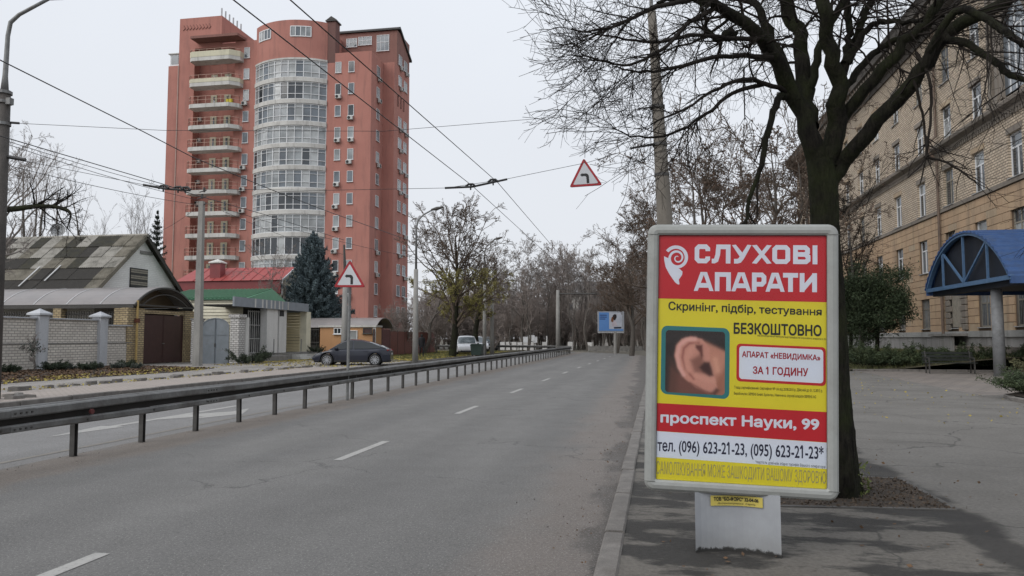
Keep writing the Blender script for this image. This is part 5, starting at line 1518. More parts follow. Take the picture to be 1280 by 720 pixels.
# dark courtyard fence behind: upright bars
yf = thing('courtyard_railing', 'dark upright metal railing under the barrel canopy behind the brick wall', 'railing', (LX - 6, cyA + .2, .1))
fb = MB()
k = 0
while LX - 1.1 - k * .16 > LX - 19: x = LX - 1.1 - k * .16; fb.box(x - .014, x + .014, cyA + .2, cyA + .23, .2, 3.05); k += 1
fb.build('bars', m_iron, yf)['kind'] = 'stuff'
MB().box(LX - 19, LX - 1, cyA + .24, cyA + .27, 2.85, 2.93).box(LX - 19, LX - 1, cyA + .24, cyA + .27, .4, .48).build('cross_rail', m_iron, yf)
MB().box(LX - 19, LX - .9, cyB - .3, cyB - .2, .1, 3.3).build('back_sheet', M('dark_brown_sheet', (0.03, 0.022, 0.02)), yf)

# white brick house with patched asbestos roof
hs = thing('old_house', 'old white brick house with a mossy patched sheet roof and shuttered gable window', 'house', (-34, 43, 0))
HX = -32.0; hy0, hy1 = 38.9, 46.9; hym = (hy0 + hy1) / 2 + .05; ez, rz = 4.65, 8.15
m_hb = brick_mat('whitewashed_brick', (0.84, 0.825, 0.80), (0.79, 0.775, 0.75), (0.66, 0.645, 0.62), 0.30, 0.12, 'XY', 0.012, dirt=((0.55, 0.54, 0.52), 0.7, 0.4))
MB().prism([(hy0, 0), (hy1, 0), (hy1, ez), (hym, rz - .12), (hy0, ez)], 'X', HX - 14, HX).build('wall', m_hb, hs)
sheets = [M('sheet_mossy', (0.055, 0.05, 0.032), (0.038, 0.036, 0.03), scale=2.5, fine=.2, fscale=20, bump=.5, dirt=((0.12, 0.115, 0.10), 3, .4)), M('sheet_dark', (0.048, 0.043, 0.036), (0.036, 0.033, 0.03), scale=3, fine=.2, fscale=20, bump=.5, dirt=((0.11, 0.10, 0.08), 3, .4)),
          M('sheet_tan', (0.22, 0.20, 0.16), (0.14, 0.125, 0.095), scale=2, fine=.15, fscale=20, bump=.5, dirt=((0.05, 0.047, 0.034), 1.1, .85)), M('sheet_pale', (0.36, 0.34, 0.30), (0.25, 0.235, 0.205), scale=2, fine=.15, fscale=20, bump=.4, dirt=((0.06, 0.056, 0.042), 1.1, .85))]
sl = math.hypot(hym - hy0 + .35, rz - ez + .3); n_r, n_c = 5, 18
pat = ["TTMMPMTPMPPDDDDDDD", "TPPDMMPPTPMMDTDDMD", "PPPMTTPMDDMDDDMDDD", "TDDDDDTTTMMDMDMDDM", "TDDDDDDDDTDDDMDDMD"]
mp_ = {'M': 0, 'D': 1, 'T': 2, '2': 2, 'P': 3, '3': 3}
slope_dir = Vector((0, hy0 - .45 - hym, ez - .40 - rz)).normalized(); nrm_s = Vector((0, slope_dir.z, -slope_dir.y)); nrm_s = -nrm_s if nrm_s.z < 0 else nrm_s
for side in (0, 1):
    for r in range(n_r):
        for c_ in range(n_c):
            x1 = HX + .35 - c_ * .86; x0 = x1 - .86 + .012
            s0 = r * sl / n_r; s1 = (r + 1) * sl / n_r + .12
            lift = .03 + (n_r - r) * 0.012 + rb.uniform(0, .03)
            sd_ = slope_dir if side == 0 else Vector((0, -slope_dir.y, slope_dir.z)); ns = nrm_s if side == 0 else Vector((0, -nrm_s.y, nrm_s.z))
            mb = MB(); nx = 13
            for e in (0, 1):
                for q in range(nx):
                    x = x0 + (x1 - x0) * q / (nx - 1); cor = .022 * math.cos(q * PI)
                    base_ = Vector((x, hym, rz)) + sd_ * (s0 if e == 0 else s1) + ns * (lift + cor + (.0 if e == 0 else .03))
                    mb.v.append(tuple(base_))
            for e in (0, 1):
                for q in range(nx): mb.v.append(tuple(Vector(mb.v[e * nx + q]) - ns * .012))
            for q in range(nx - 1): mb.f += [(q, q + 1, nx + q + 1, nx + q), (2 * nx + q, 3 * nx + q, 3 * nx + q + 1, 2 * nx + q + 1), (nx + q, nx + q + 1, 3 * nx + q + 1, 3 * nx + q)]
            key = pat[r][c_] if side == 0 else rb.choice('MDT')
            mb.build('roof_sheet', sheets[mp_[key]], hs)
MB().tube([(HX - 15, hym, rz + .06), (HX + .4, hym, rz + .06)], .11, 8).build('ridge_cap', sheets[3], hs)
# white lath strips on the roof, barge boards
for x, s0, s1 in ((HX - 3.6, .58, .86), (HX - 5.0, .60, .95), (HX - 10.5, .3, .72)):
    p = Vector((x, hym, rz)) + slope_dir * (sl * s0) + nrm_s * .17; q = Vector((x - .0, hym, rz)) + slope_dir * (sl * s1) + nrm_s * .17
    MB().obox(p, q, .09, .03, up=tuple(nrm_s)).build('roof_lath', m_strip, hs)
for sg, y in ((-1, hy0 - .42), (1, hy1 + .42)):
    MB().obox((HX + .36, hym, rz - .02), (HX + .36, y, ez - .42), .05, .24).build('barge_board', sheets[2 if sg < 0 else 1], hs)
# shuttered attic window
s0y, s1y = W(162, 345, X=HX).y, W(184, 345, X=HX).y; sz0, sz1 = W(172, 360, X=HX).z, W(172, 335.5, X=HX).z
sh = MB().box(HX + .0, HX + .05, s0y, s1y, sz0, sz1).build('shutter', m_dark, hs)
for k in range(9): z = sz0 + .05 + k * (sz1 - sz0 - .1) / 9; MB().box(HX + .052, HX + .075, s0y + .04, s1y - .04, z, z + .1).build('shutter_slat', m_oldwood if k % 3 else m_iron, sh)
MB().box(HX - .002, HX + .06, hym - .2, hym + 1.0, rz - 1.15, rz - .95).build('gable_slab', m_concrete, hs)
# satellite dish behind the ridge
dh = thing('satellite_dish', 'round white satellite dish on a mast above the patched roof', 'satellite dish', (W(72.5, 287, X=-40).x, W(72.5, 287, X=-40).y, 7.6))
dc_ = W(72.5, 287, X=-40); rd = 7.2 / 930 * 58
dv = (Vector((0, 0, CAM_H)) - dc_).normalized(); dv = (dv + Vector((0, 0, .25))).normalized(); du = dv.cross(Vector((0, 0, 1))).normalized(); dw = du.cross(dv)
mb = MB(); rings = 5
mb.v.append(tuple(dc_ - dv * .14))
for r in range(1, rings + 1):
    for k in range(24): a = 2 * PI * k / 24; f = r / rings; mb.v.append(tuple(dc_ - dv * (.14 * (1 - f * f)) + (du * math.cos(a) + dw * math.sin(a)) * rd * f))
for k in range(24): mb.f.append((0, 1 + k, 1 + (k + 1) % 24))
for r in range(rings - 1):
    for k in range(24): a = 1 + r * 24 + k; b = 1 + r * 24 + (k + 1) % 24; mb.f.append((a, a + 24, b + 24, b))
mb.build('reflector', M('dish_white', (0.42, 0.43, 0.43), (0.36, 0.36, 0.36)), dh, smooth=True)
MB().tube([(dc_.x, dc_.y, 6.5), (dc_.x, dc_.y, dc_.z - .2), tuple(dc_ - dv * .16)], .04, 6).build('mast', m_iron, dh)
MB().tube([tuple(dc_ - dw * rd * .95), tuple(dc_ + dv * .5)], .02, 5).build('arm', m_iron, dh)
MB().bbox(dc_.x + dv.x * .5 - .09, dc_.x + dv.x * .5 + .09, dc_.y + dv.y * .5 - .09, dc_.y + dv.y * .5 + .09, dc_.z + dv.z * .5 - .12, dc_.z + dv.z * .5 + .12, .03).build('receiver', m_iron, dh)

# grey metal gate with arched top, its line facing the viewer
GY = 39.3
gg = thing('garden_gate', 'grey steel double gate with arched top beside the utility pole', 'gate', (-24.4, GY, 0))
ga, gb_ = W(252.5, 430, Y=GY).x, W(286, 430, Y=GY).x; gmid = (ga + gb_) / 2
m_gg = M('grey_gate_paint', (0.21, 0.235, 0.26), (0.17, 0.195, 0.215), scale=2, rough=.5, dirt=((0.12, 0.11, 0.10), 3, .4))
ztopg = W(266, 398, Y=GY).z; zsh = ztopg - .5
def gtop(x): f = (x - gmid) / ((gb_ - ga) / 2); return zsh + .5 * math.sqrt(max(0, 1 - f * f * .98))
for a, b_ in ((ga, gmid - .012), (gmid + .012, gb_)):
    pts = [(a, .03), (b_, .03)] + [(b_ + (a - b_) * k / 8, gtop(b_ + (a - b_) * k / 8)) for k in range(9)]
    lf = MB().prism(pts, 'Y', GY - .02, GY + .03).build('gate_leaf', m_gg, gg)
    fr = MB(); loop = pts + [pts[0]]
    for p, q in zip(loop[:-1], loop[1:]): fr.obox((p[0], GY - .035, p[1]), (q[0], GY - .035, q[1]), .05, .03, up=(0, 1, 0))
    fr.obox((a, GY - .033, 1.75), (b_, GY - .033, 1.75), .04, .02, up=(0, 1, 0))
    fr.build('leaf_frame', m_gg, lf)
MB().box(gmid - .02, gmid + .04, GY - .09, GY - .05, 1.05, 1.25).build('handle', m_iron, gg)
# white brick gate pillars
m_wbp = brick_mat('white_brick_pillar', (0.66, 0.645, 0.62), (0.52, 0.505, 0.485), (0.17, 0.16, 0.15), 0.29, 0.12, 'XY', 0.02, dirt=((0.33, 0.31, 0.29), 1.2, 0.5))
p0x, p1x = W(287.5, 420, Y=GY - .3).x, W(296, 420, Y=GY - .3).x
bpil = thing('brick_pillar', 'stout white brick pillar with corbelled head right of the grey arched gate', 'pillar', (p0x, GY, 0))
MB().box(p0x, p1x + .12, GY - .3, GY + .35, 0, 2.72).build('shaft', m_wbp, bpil); MB().box(p0x - .07, p1x + .19, GY - .37, GY + .42, 2.72, 2.92).build('head', m_wbp, bpil)
lp = thing('brick_pillar', 'narrow white brick pier half hidden behind the utility pole left of the grey gate', 'pillar', (ga - .4, GY, 0))
MB().box(ga - .62, ga - .08, GY - .15, GY + .3, 0, 2.6).build('shaft', m_wbp, lp); MB().box(ga - .66, ga - .04, GY - .19, GY + .34, 2.6, 2.7).build('head', m_concrete, lp)

# cream clad annex: its near wall faces the viewer, the grey fascia runs along the road side
an_ = thing('cream_annex', 'cream clad bungalow with green ridged roof, barred doorway and grey fascia porch', 'bungalow', (-25, 46, 0))
EX = -23.6
ey0, ey1 = W(293, 380, X=EX).y, W(386, 380, X=EX).y
WY = ey0 + 3.2
m_side = M('cream_siding', (0.74, 0.70, 0.55), (0.68, 0.64, 0.50), scale=1.0, rough=.6, dirt=((0.42, 0.40, 0.32), 2, .35)); m_side_y = M('yellow_siding', (0.58, 0.51, 0.33), (0.52, 0.45, 0.29), scale=1.0, rough=.6)
m_white = render_mat('white_render', (0.66, 0.65, 0.63), (0.58, 0.57, 0.55), (0.38, 0.37, 0.35), .4)
def siding(y0, y1, z0, z1, X, mat, axis='X', name='siding_board'):
    """lapped boards on a wall facing +X (axis X) or -Y (axis Y, where y0..y1 are x values and X the Y plane)"""
    n = int((z1 - z0) / .2)
    for k in range(n):
        a = z0 + k * (z1 - z0) / n; b_ = a + (z1 - z0) / n
        if axis == 'X': vs = [(X, y0, a), (X, y1, a), (X, y1, b_ - .025), (X, y0, b_ - .025), (X + .05, y0, a), (X + .05, y1, a), (X + .012, y1, b_ - .025), (X + .012, y0, b_ - .025)]
        else: vs = [(y0, X, a), (y1, X, a), (y1, X, b_ - .025), (y0, X, b_ - .025), (y0, X - .05, a), (y1, X - .05, a), (y1, X - .012, b_ - .025), (y0, X - .012, b_ - .025)]
        recalc(mesh_obj(name, vs, [(0, 1, 2, 3), (4, 5, 6, 7), (0, 1, 5, 4), (1, 2, 6, 5), (2, 3, 7, 6), (3, 0, 4, 7)], mat, an_))
fz0, fz1 = W(293, 382.5, X=EX).z, W(293, 370.5, X=EX).z
zf = .6
zeg = W(290, 373, Y=WY).z
IX = W(303.5, 400, Y=WY).x          # right end of the near wall
yD = W(331, 400, X=IX).y; yP = W(356, 400, X=EX - .2).y
AX = W(238, 400, Y=WY).x
MB().box(AX, IX - .01, WY + .01, yD + .3, 0, 1.2).build('wall', m_white, an_); MB().box(AX + .01, IX - .012, WY + .012, yD + .3, 1.2, zeg - .02).build('wall', M('siding_lap_shade', (0.22, 0.205, 0.16)), an_)  # dark backing seen through the board gaps paints the shade under each lap
MB().box(AX, EX - 1.9, max(yD + .3, WY + .5), ey1 + .3, 0, fz1 - .1).build('wall', m_side_y, an_)
siding(AX, IX, .9, zeg - .02, WY + .008, m_side, 'Y')
MB().box(EX - .12, EX, ey0, ey1, fz0, fz1).box(-26.1, EX - .12, ey1 - .1, ey1, fz0, fz1).build('fascia', M('fascia_metal', (0.26, 0.29, 0.325), (0.23, 0.25, 0.28), scale=2, rough=.5, dirt=((0.14, 0.14, 0.135), 1.6, .4)), an_)
for px_ in (319, 328, 333, 339, 343.5, 349, 353, 360): y = W(px_, 380, X=EX).y; MB().box(EX, EX + .012, y - .05, y + .11, fz0 + .02, fz1 - .01).build('fascia_patch', m_slabw, an_)
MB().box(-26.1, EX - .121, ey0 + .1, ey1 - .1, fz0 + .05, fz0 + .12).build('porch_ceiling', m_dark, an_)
# green gabled roof, ridge running away from the road
gry0, gry1, gryr = WY - .1, WY + 5.2, WY + 3.4
grx = W(341, 359, Y=gryr).x; zrg_ = W(341, 361.5, Y=gryr).z; GRL = AX - 2.5
gr = MB(); gr.add([(grx + .1, gry0, zeg), (GRL, gry0, zeg), (GRL, gryr, zrg_), (grx, gryr, zrg_), (GRL, gry1, zeg), (grx + .1, gry1, zeg)], [(0, 3, 2, 1), (3, 5, 4, 2), (0, 5, 3)])
m_green = M('green_sheet', (0.13, 0.33, 0.19), (0.11, 0.27, 0.155), scale=3, rough=.45, dirt=((0.2, 0.32, 0.22), 3, .4))
recalc(gr.build('roof', m_green, an_)); m_greend = M('green_rib', (0.07, 0.19, 0.105), (0.055, 0.15, 0.085), scale=3, rough=.5)
for k in range(int((grx - GRL) / .27)):
    x = grx - .1 - k * .27; MB().obox((x, gry0, zeg + .02), (x, gryr, zrg_ + .02), .09, .09).build('roof_rib', m_greend, an_)
MB().box(GRL, grx, gry0 - .1, gry0 - .01, zeg - .10, zeg + .0).build('gutter', M('green_gutter', (0.05, 0.13, 0.08)), an_)
# porch: pillars, recess, grille
def yat(px_, X=EX - .3): return W(px_, 400, X=X).y
MB().box(EX - .62, EX - .14, yat(331), yat(344.5), zf, fz0).build('porch_pillar', m_white, an_)
MB().box(EX - .62, EX - .14, yat(346.5), yat(355.5), zf, fz0).build('porch_pillar', m_white, an_)
MB().box(EX - .62, EX - .14, yat(380.5), yat(386), zf, fz0).build('porch_pillar', m_side, an_)
tpx = W(304.5, 400, Y=WY - .4).x
MB().tube([(W(308, 400, Y=GY + .6).x, GY + .6, 0), (W(308, 400, Y=GY + .6).x, GY + .6, 2.75)], .17, 12).build('round_post', m_slabw, an_)
siding(yat(357, EX - 1.88), yat(381, EX - 1.5), zf, fz0 - .02, EX - 1.88, m_side_y)
siding(EX - 1.85, EX - .62, zf, fz0 - .02, yat(380.4), m_side_y, 'Y')
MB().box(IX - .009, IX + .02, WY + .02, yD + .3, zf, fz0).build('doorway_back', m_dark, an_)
grl = MB(); ya, yb = yat(310, EX - .6), yat(330, EX - .6)
m_gril = M('grille_paint', (0.40, 0.40, 0.39), (0.30, 0.30, 0.29), rough=.6)
for k in range(9):
    y = ya + (yb - ya) * k / 8; w_ = .03 if k not in (0, 3, 8) else .06; grl.box(EX - .60, EX - .56, y - w_ / 2, y + w_ / 2, zf, 3.3)
for z in (zf + .02, 1.5, 2.35, 3.2): grl.box(EX - .61, EX - .55, ya, yb, z, z + .05)
grl.build('door_grille', m_gril, an_)
MB().box(EX - 1.9, EX + .05, yat(306), yat(386) + 2.0, 0, zf - .05).build('porch_slab', m_concrete, an_)
MB().box(EX + .052, EX + .9, yat(316), yat(340), 0, .45).build('step', m_concrete, an_)
for k in range(3): MB().box(EX + .052, EX + .35 + .3 * (2 - k), yat(360), yat(392), k * .15, k * .15 + .148).build('step', m_slabw, an_)
for px_ in (343, 377): y = yat(px_, EX + .2); MB().tube([(EX + .2, y, .3), (EX + .2, y, 1.5)], .03, 6).build('post', m_steel, an_)
MB().box(EX - .14, EX - .13, yat(346.5), yat(352), 3.0, 3.4).build('meter_box', m_dark, an_)

# red roofed house behind: gable to the road, ridge running away from it
rh = thing('red_roofed_house', 'house with broad red metal roof and square red chimney behind the bungalow', 'house', (-38, 60, 0))
m_rr = M('red_sheet', (0.34, 0.062, 0.055), (0.29, 0.052, 0.048), scale=2, rough=.5, dirt=((0.27, 0.07, 0.065), 1.5, .5)); m_rd = M('dark_red_sheet', (0.22, 0.04, 0.042), (0.18, 0.034, 0.036), scale=2, rough=.5)
RX = -30.5
y0r = W(350, 352, X=RX).y; yrr = W(367, 334, X=RX).y; y1r = yrr + (yrr - y0r)
zev = W(350, 350, X=RX).z; zrg = W(366, 333.5, X=RX).z
xle, xlr = W(222, 350, Y=y0r).x, W(247, 334, Y=yrr).x
MB().box(xle, RX, y0r + .3, y1r, 0, zev - .02).build('wall', m_cream, rh)
MB().prism([(y0r + .3, zev - .02), (yrr, zrg - .12), (y1r, zev - .02)], 'X', RX - .15, RX).build('gable_wall', m_cream, rh)
MB().box(xle, RX + .02, y0r + .05, y0r + .29, W(300, 362.5, Y=y0r).z - .3, zev - .04).build('mansard_band', m_rd, rh)
rr = MB(); rr.add([(xle - .2, y0r - .1, zev), (RX + .25, y0r - .1, zev), (RX + .25, yrr, zrg), (xlr, yrr, zrg), (RX + .25, y1r + .1, zev), (xle - .2, y1r + .1, zev)], [(0, 1, 2, 3), (3, 2, 4, 5), (0, 3, 5)])
recalc(rr.build('roof', m_rr, rh))
ns = int((RX - xle) / .9)
for k in range(1, ns):
    x = RX - k * .9
    if x < xlr + .1: continue
    MB().obox((x, y0r - .1, zev + .02), (x, yrr, zrg + .02), .04, .04).build('roof_seam', m_rr, rh)
MB().obox((RX + .27, y0r - .12, zev - .03), (RX + .27, yrr, zrg - .02), .06, .16).build('barge_board', m_pvc, rh)
MB().box(RX + .26, RX + .3, y0r - .16, y0r - .1, zev - 1.3, zev).build('downpipe', m_pvc, rh)
yc_h = y0r + (yrr - y0r) * .35; cxx = W(272, 340, Y=yc_h).x; zc0 = W(272, 345, Y=yc_h).z; zc1 = W(272, 329.5, Y=yc_h).z
ch_ = MB().box(cxx - .5, cxx + .5, yc_h - .4, yc_h + .4, zc0 - .6, zc1).build('chimney', m_rd, rh)
MB().box(cxx - .6, cxx + .6, yc_h - .5, yc_h + .5, zc1, zc1 + .1).add([(cxx - .6, yc_h - .5, zc1 + .1), (cxx + .6, yc_h - .5, zc1 + .1), (cxx + .6, yc_h + .5, zc1 + .1), (cxx - .6, yc_h + .5, zc1 + .1), (cxx, yc_h, zc1 + .4)], [(0, 1, 4), (1, 2, 4), (2, 3, 4), (3, 0, 4)]).build('chimney_cap', m_slabw, ch_)

# orange outbuilding with arched canopy and brown gates
ob = thing('orange_outbuilding', 'low orange rendered outbuilding with grey arched canopy behind the parked car', 'outbuilding', (-24, 60, 0))
OX = -22.0
OY = W(470, 410, X=OX + 1.5).y
ox0, ox1 = W(400, 420, Y=OY).x, W(470, 420, Y=OY).x
m_oran = render_mat('orange_render', (0.50, 0.28, 0.14), (0.44, 0.24, 0.12), (0.28, 0.17, 0.11), .4)
zot = W(430, 409, Y=OY).z
MB().box(ox0, ox1, OY, OY + 1.2, 0, zot).build('wall', m_oran, ob)
MB().box(ox0 - .1, ox1 + .05, OY - .12, OY + 1.3, zot, zot + .14).build('roof_edge', m_slabw, ob)
MB().box(ox1 - .25, ox1, OY - .03, OY - .002, 0, zot - .01).build('corner_strip', m_slabw, ob)
for a, b_, zt, zb, g in ((417.5, 427, 409.8, 417.5, GL[0]), (432, 447, 413, 426.5, GL[3]), (454, 465, 409.8, 417, m_brown)):
    plane_window(W(a, 415, Y=OY).x, W(b_, 415, Y=OY).x, W(430, zb, Y=OY).z, W(430, zt, Y=OY).z, OY, ob, g, n=2 if g is GL[0] else 1, frame=m_pvc if g is not m_brown else m_iron)
ay0, ay1 = W(470, 410, X=OX + 1.5).y, W(492, 410, X=OX + 1.5).y; zz0 = W(480, 409.5, X=OX + 1.5).z; zz1 = W(480, 397, X=OX + 1.5).z
hwa = (ay1 - ay0) / 2; ria = zz1 - zz0; Ra = (hwa ** 2 + ria ** 2) / (2 * ria); yca = (ay0 + ay1) / 2; ama = math.asin(min(1, hwa / Ra))
arc = [(yca + Ra * math.sin(-ama + 2 * ama * k / 14), zz1 - Ra + Ra * math.cos(-ama + 2 * ama * k / 14)) for k in range(15)]
arci = [(yca + (Ra - .06) * math.sin(-ama + 2 * ama * k / 14), zz1 - Ra + (Ra - .06) * math.cos(-ama + 2 * ama * k / 14)) for k in range(15)]
MB().prism(arc + arci[::-1], 'X', OX - 8, OX + 1.5).build('arched_canopy', m_poly, ob)
MB().prism(arci, 'X', OX + .5, OX + .55).build('canopy_shade_sheet', m_polyend, ob)
fence = thing('brown_sheet_gates', 'brown sheet metal gates and fence right of the orange outbuilding', 'fence', (OX + 1, ay0, 0))
zft = W(500, 414.5, X=OX + 1.4).z
yy0 = ay0 - .3
for k in range(9):
    MB().box(OX + 1.38, OX + 1.42, yy0 + k * 1.9, yy0 + k * 1.9 + 1.86, .1, zft + (.15 if k < 2 else 0)).build('sheet_panel', M('rust_brown_sheet', (0.17, 0.055, 0.04), (0.14, 0.045, 0.035), rough=.6) if k >= 2 else M('maroon_gate', (0.15, 0.06, 0.06), (0.12, 0.05, 0.05)), fence)
    MB().box(OX + 1.36, OX + 1.44, yy0 + k * 1.9 - .035, yy0 + k * 1.9 - .003, .1, zft + .1).build('fence_post', m_iron, fence)
# dark iron gate between bungalow and outbuilding
dg_ = thing('dark_iron_gate', 'dark iron gate in the gap beneath the blue spruce', 'gate', (ox0 - .6, OY, 0))
db = MB(); xq0, xq1 = W(385, 420, Y=OY + .1).x, ox0 - .11
k = 0
while xq0 + k * .14 < xq1: db.box(xq0 + k * .14, xq0 + k * .14 + .03, OY + .1, OY + .13, .1, 2.3); k += 1
db.box(xq0, xq1, OY + .09, OY + .14, 2.2, 2.26).box(xq0, xq1, OY + .09, OY + .14, 1.2, 1.26).box(xq0, xq1, OY + .09, OY + .14, .2, .26)
db.build('bars', m_iron, dg_)
MB().box(xq0, xq1, OY + .15, OY + .17, .1, 1.0).build('kick_plate', m_iron, dg_)

# ================================================================ poles
m_cpole = M('concrete_pole', (0.185, 0.165, 0.14), (0.14, 0.125, 0.105), scale=3, fine=.15, fscale=60, bump=.5, stretch=(1, 1, .3), dirt=((0.085, 0.075, 0.065), 2.5, .6))
m_cpole_l = M('pale_concrete_pole', (0.30, 0.29, 0.27), (0.23, 0.225, 0.21), scale=3, fine=.12, fscale=60, bump=.4, stretch=(1, 1, .3), dirt=((0.14, 0.13, 0.12), 2, .5))
m_black = M('black_insulator', (0.015, 0.014, 0.014), (0.02, 0.02, 0.02), rough=.5)
SY = 20.0
rp = W(831, 278, Y=SY); 
rtop = W(814.5, 20, Y=SY)
rpole = thing('trolley_pole', 'tall tapering concrete trolleybus pole rising behind the advertising stand', 'pole', (rp.x, rp.y, .06))
kx = (rtop.x - rp.x) / (rtop.z - rp.z)
bx_ = rp.x - kx * rp.z
MB().tube([(bx_, SY, 0), (rp.x, SY, rp.z), (rtop.x + .05, SY, 9.6), (rtop.x, SY, 10.4)], [.24, .205, .12, .115], 16).build('shaft', m_cpole, rpole, smooth=True)
MB().tube([(rtop.x, SY, 10.2), (rtop.x - .02, SY, 12), (rtop.x - 1.0, SY, 12.9), (rtop.x - 1.8, SY, 13)], .05, 8).build('lamp_arm', m_steel, rpole)
for y_ in (134, 181, 219):
    p = W(823, y_, Y=SY); xx = bx_ + kx * p.z; MB().tube([(xx, SY, p.z - .04), (xx, SY, p.z + .04)], .20, 14).build('clamp_band', m_iron, rpole)
lpp = Vector((W(4, 150, Y=15.4).x, 15.4, 0))
lpole = thing('lamp_pole', 'dark concrete pole carrying a curved grey lamp arm at the picture edge', 'pole', (lpp.x, lpp.y, .1))
zt_ = W(9, 113, Y=15.4).z
MB().tube([(lpp.x, 15.4, 0), (lpp.x, 15.4, zt_)], [.21, .135], 14).build('shaft', M('dark_concrete', (0.085, 0.075, 0.068), (0.055, 0.05, 0.046), scale=3, fine=.2, fscale=40, bump=.5), lpole, smooth=True)  # shaft has a darker concrete tone than the other poles
pA = W(8, 95, Y=15.4); pB = W(10, 35, Y=15.4); pC = W(14, 27, Y=15.4); pD = W(62, -2, Y=15.4)
MB().tube([(lpp.x, 15.4, zt_ - .1), (lpp.x, 15.4, pA.z), (lpp.x + .02, 15.4, pB.z - .2), (lpp.x + .08, 15.4, pC.z - .02), (pC.x + .22, 15.4, pC.z + .16), tuple(pD)], [.10, .06, .05, .05, .045, .04], 10).build('lamp_arm', m_steel, lpole, smooth=True)
mb = MB(); mb.tube([tuple(pD), (pD.x + .3, 15.4, pD.z + .06), (pD.x + .75, 15.4, pD.z + .08)], [.05, .12, .06], 8); mb.build('lamp_head', m_steel, lpole)
for y_ in (116, 128, 155): p = W(6, y_, Y=15.4); MB().tube([(lpp.x, 15.4, p.z - .035), (lpp.x, 15.4, p.z + .035)], .175, 12).build('clamp_band', m_steel, lpole)
MB().box(lpp.x + .14, lpp.x + .26, 15.3, 15.42, W(6, 132, Y=15.4).z, W(6, 124, Y=15.4).z).build('junction_box', m_steel, lpole)
# utility pole by the grey gate
up_ = G(246.5, 457.5, .09)
upole = thing('utility_pole', 'square concrete utility pole with insulators standing between the two yard gates', 'pole', (up_.x, up_.y, .09))
ut = W(247, 252, Y=up_.y)
MB().add([(up_.x - .2, up_.y - .17, 0), (up_.x + .2, up_.y - .17, 0), (up_.x + .2, up_.y + .17, 0), (up_.x - .2, up_.y + .17, 0), (up_.x - .12, up_.y - .11, ut.z), (up_.x + .12, up_.y - .11, ut.z), (up_.x + .12, up_.y + .11, ut.z), (up_.x - .12, up_.y + .11, ut.z)],
         [(3, 2, 1, 0), (4, 5, 6, 7), (0, 1, 5, 4), (1, 2, 6, 5), (2, 3, 7, 6), (3, 0, 4, 7)]).build('shaft', m_cpole_l, upole)
ins = MB()
for k, dz in enumerate((-.15, .25, .6)): ins.tube([(up_.x - .35 + .1 * k, up_.y, ut.z + dz - .1), (up_.x + .25, up_.y, ut.z + dz + .0)], .03, 5).tube([(up_.x + .12 * (k - 1), up_.y, ut.z + dz - .1), (up_.x + .12 * (k - 1), up_.y, ut.z + dz + .15)], .06, 6)
ins.build('insulator', m_iron, upole)
def lamp_post(px, ytop, ybase, name, label, d=None, armto=None, z=.1, w=.13):
    b = G(px, ybase, z) if d is None else W(px, ybase, D=d)
    b.z = z
    Y = b.y; zt = W(px, ytop, Y=Y).z
    t = thing(name, label, 'lamp post', b)
    zc = z + (zt - z) * .62
    MB().tube([(b.x, Y, 0), (b.x, Y, zc)], [w * 1.45, w], 12).build('shaft', m_cpole_l, t, smooth=True)
    tip = W(*armto, Y=Y)
    MB().tube([(b.x, Y, zc), (b.x, Y, zt - .9), (b.x + .1, Y, zt - .45), (b.x + .45, Y, zt - .12), tuple(tip)], [.075, .06, .055, .05, .045], 8).build('lamp_arm', m_steel, t, smooth=True)
    h = MB(); dx = .65; h.tube([(tip.x - .1, Y, tip.z), (tip.x + .25, Y, tip.z + .05), (tip.x + dx, Y, tip.z + .14)], [.05, .12, .04], 8); h.build('lamp_head', m_iron, t)
    return t
lamp_post(519, 266, 453.5, 'street_lamp', 'tall pale concrete street lamp standing in the leafy lawn beside the tower', armto=(541, 262))
lamp_post(605.5, 303, 443, 'street_lamp', 'street lamp partly hidden in the bare tree behind the green bin', armto=(619, 299), d=66)
# other plain pole to the left of the sign
pw = G(430, 456, .09)
t = thing('concrete_post', 'pale round concrete post behind the triangular road sign', 'pole', pw)
MB().tube([(pw.x, pw.y, 0), (pw.x, pw.y, W(429, 352, Y=pw.y).z)], [.2, .13], 12).build('shaft', m_cpole_l, t, smooth=True)
MB().tube([(pw.x, pw.y, W(429, 352, Y=pw.y).z), (pw.x - .1, pw.y, W(429, 306, Y=pw.y).z)], [.1, .05], 6).build('stub', m_iron, t)
p6 = G(615, 443, .05); t = thing('concrete_post', 'plain concrete pole right of the green bin at the road edge', 'pole', p6)
MB().tube([(p6.x, p6.y, 0), (p6.x, p6.y, W(615, 352, Y=p6.y).z)], [.2, .14], 10).build('shaft', m_cpole_l, t, smooth=True)
# far trolley pole with cantilever
p7 = W(697.5, 436, D=82); t = thing('trolley_pole', 'distant slim trolleybus pole with a long dark cantilever arm over the bend', 'pole', (p7.x, p7.y, 0))
z7 = W(697, 366, Y=p7.y).z
MB().tube([(p7.x, p7.y, 0), (p7.x, p7.y, z7 + .3)], [.26, .18], 10).build('shaft', m_cpole_l, t, smooth=True)
e7 = W(744, 368, Y=p7.y)
MB().tube([(p7.x, p7.y, z7 - .1), (e7.x, p7.y, z7 - .15)], .09, 6).tube([(p7.x, p7.y, z7 + .6), (p7.x + 2.4, p7.y, z7 - .1)], .03, 5).build('cantilever_arm', m_iron, t)

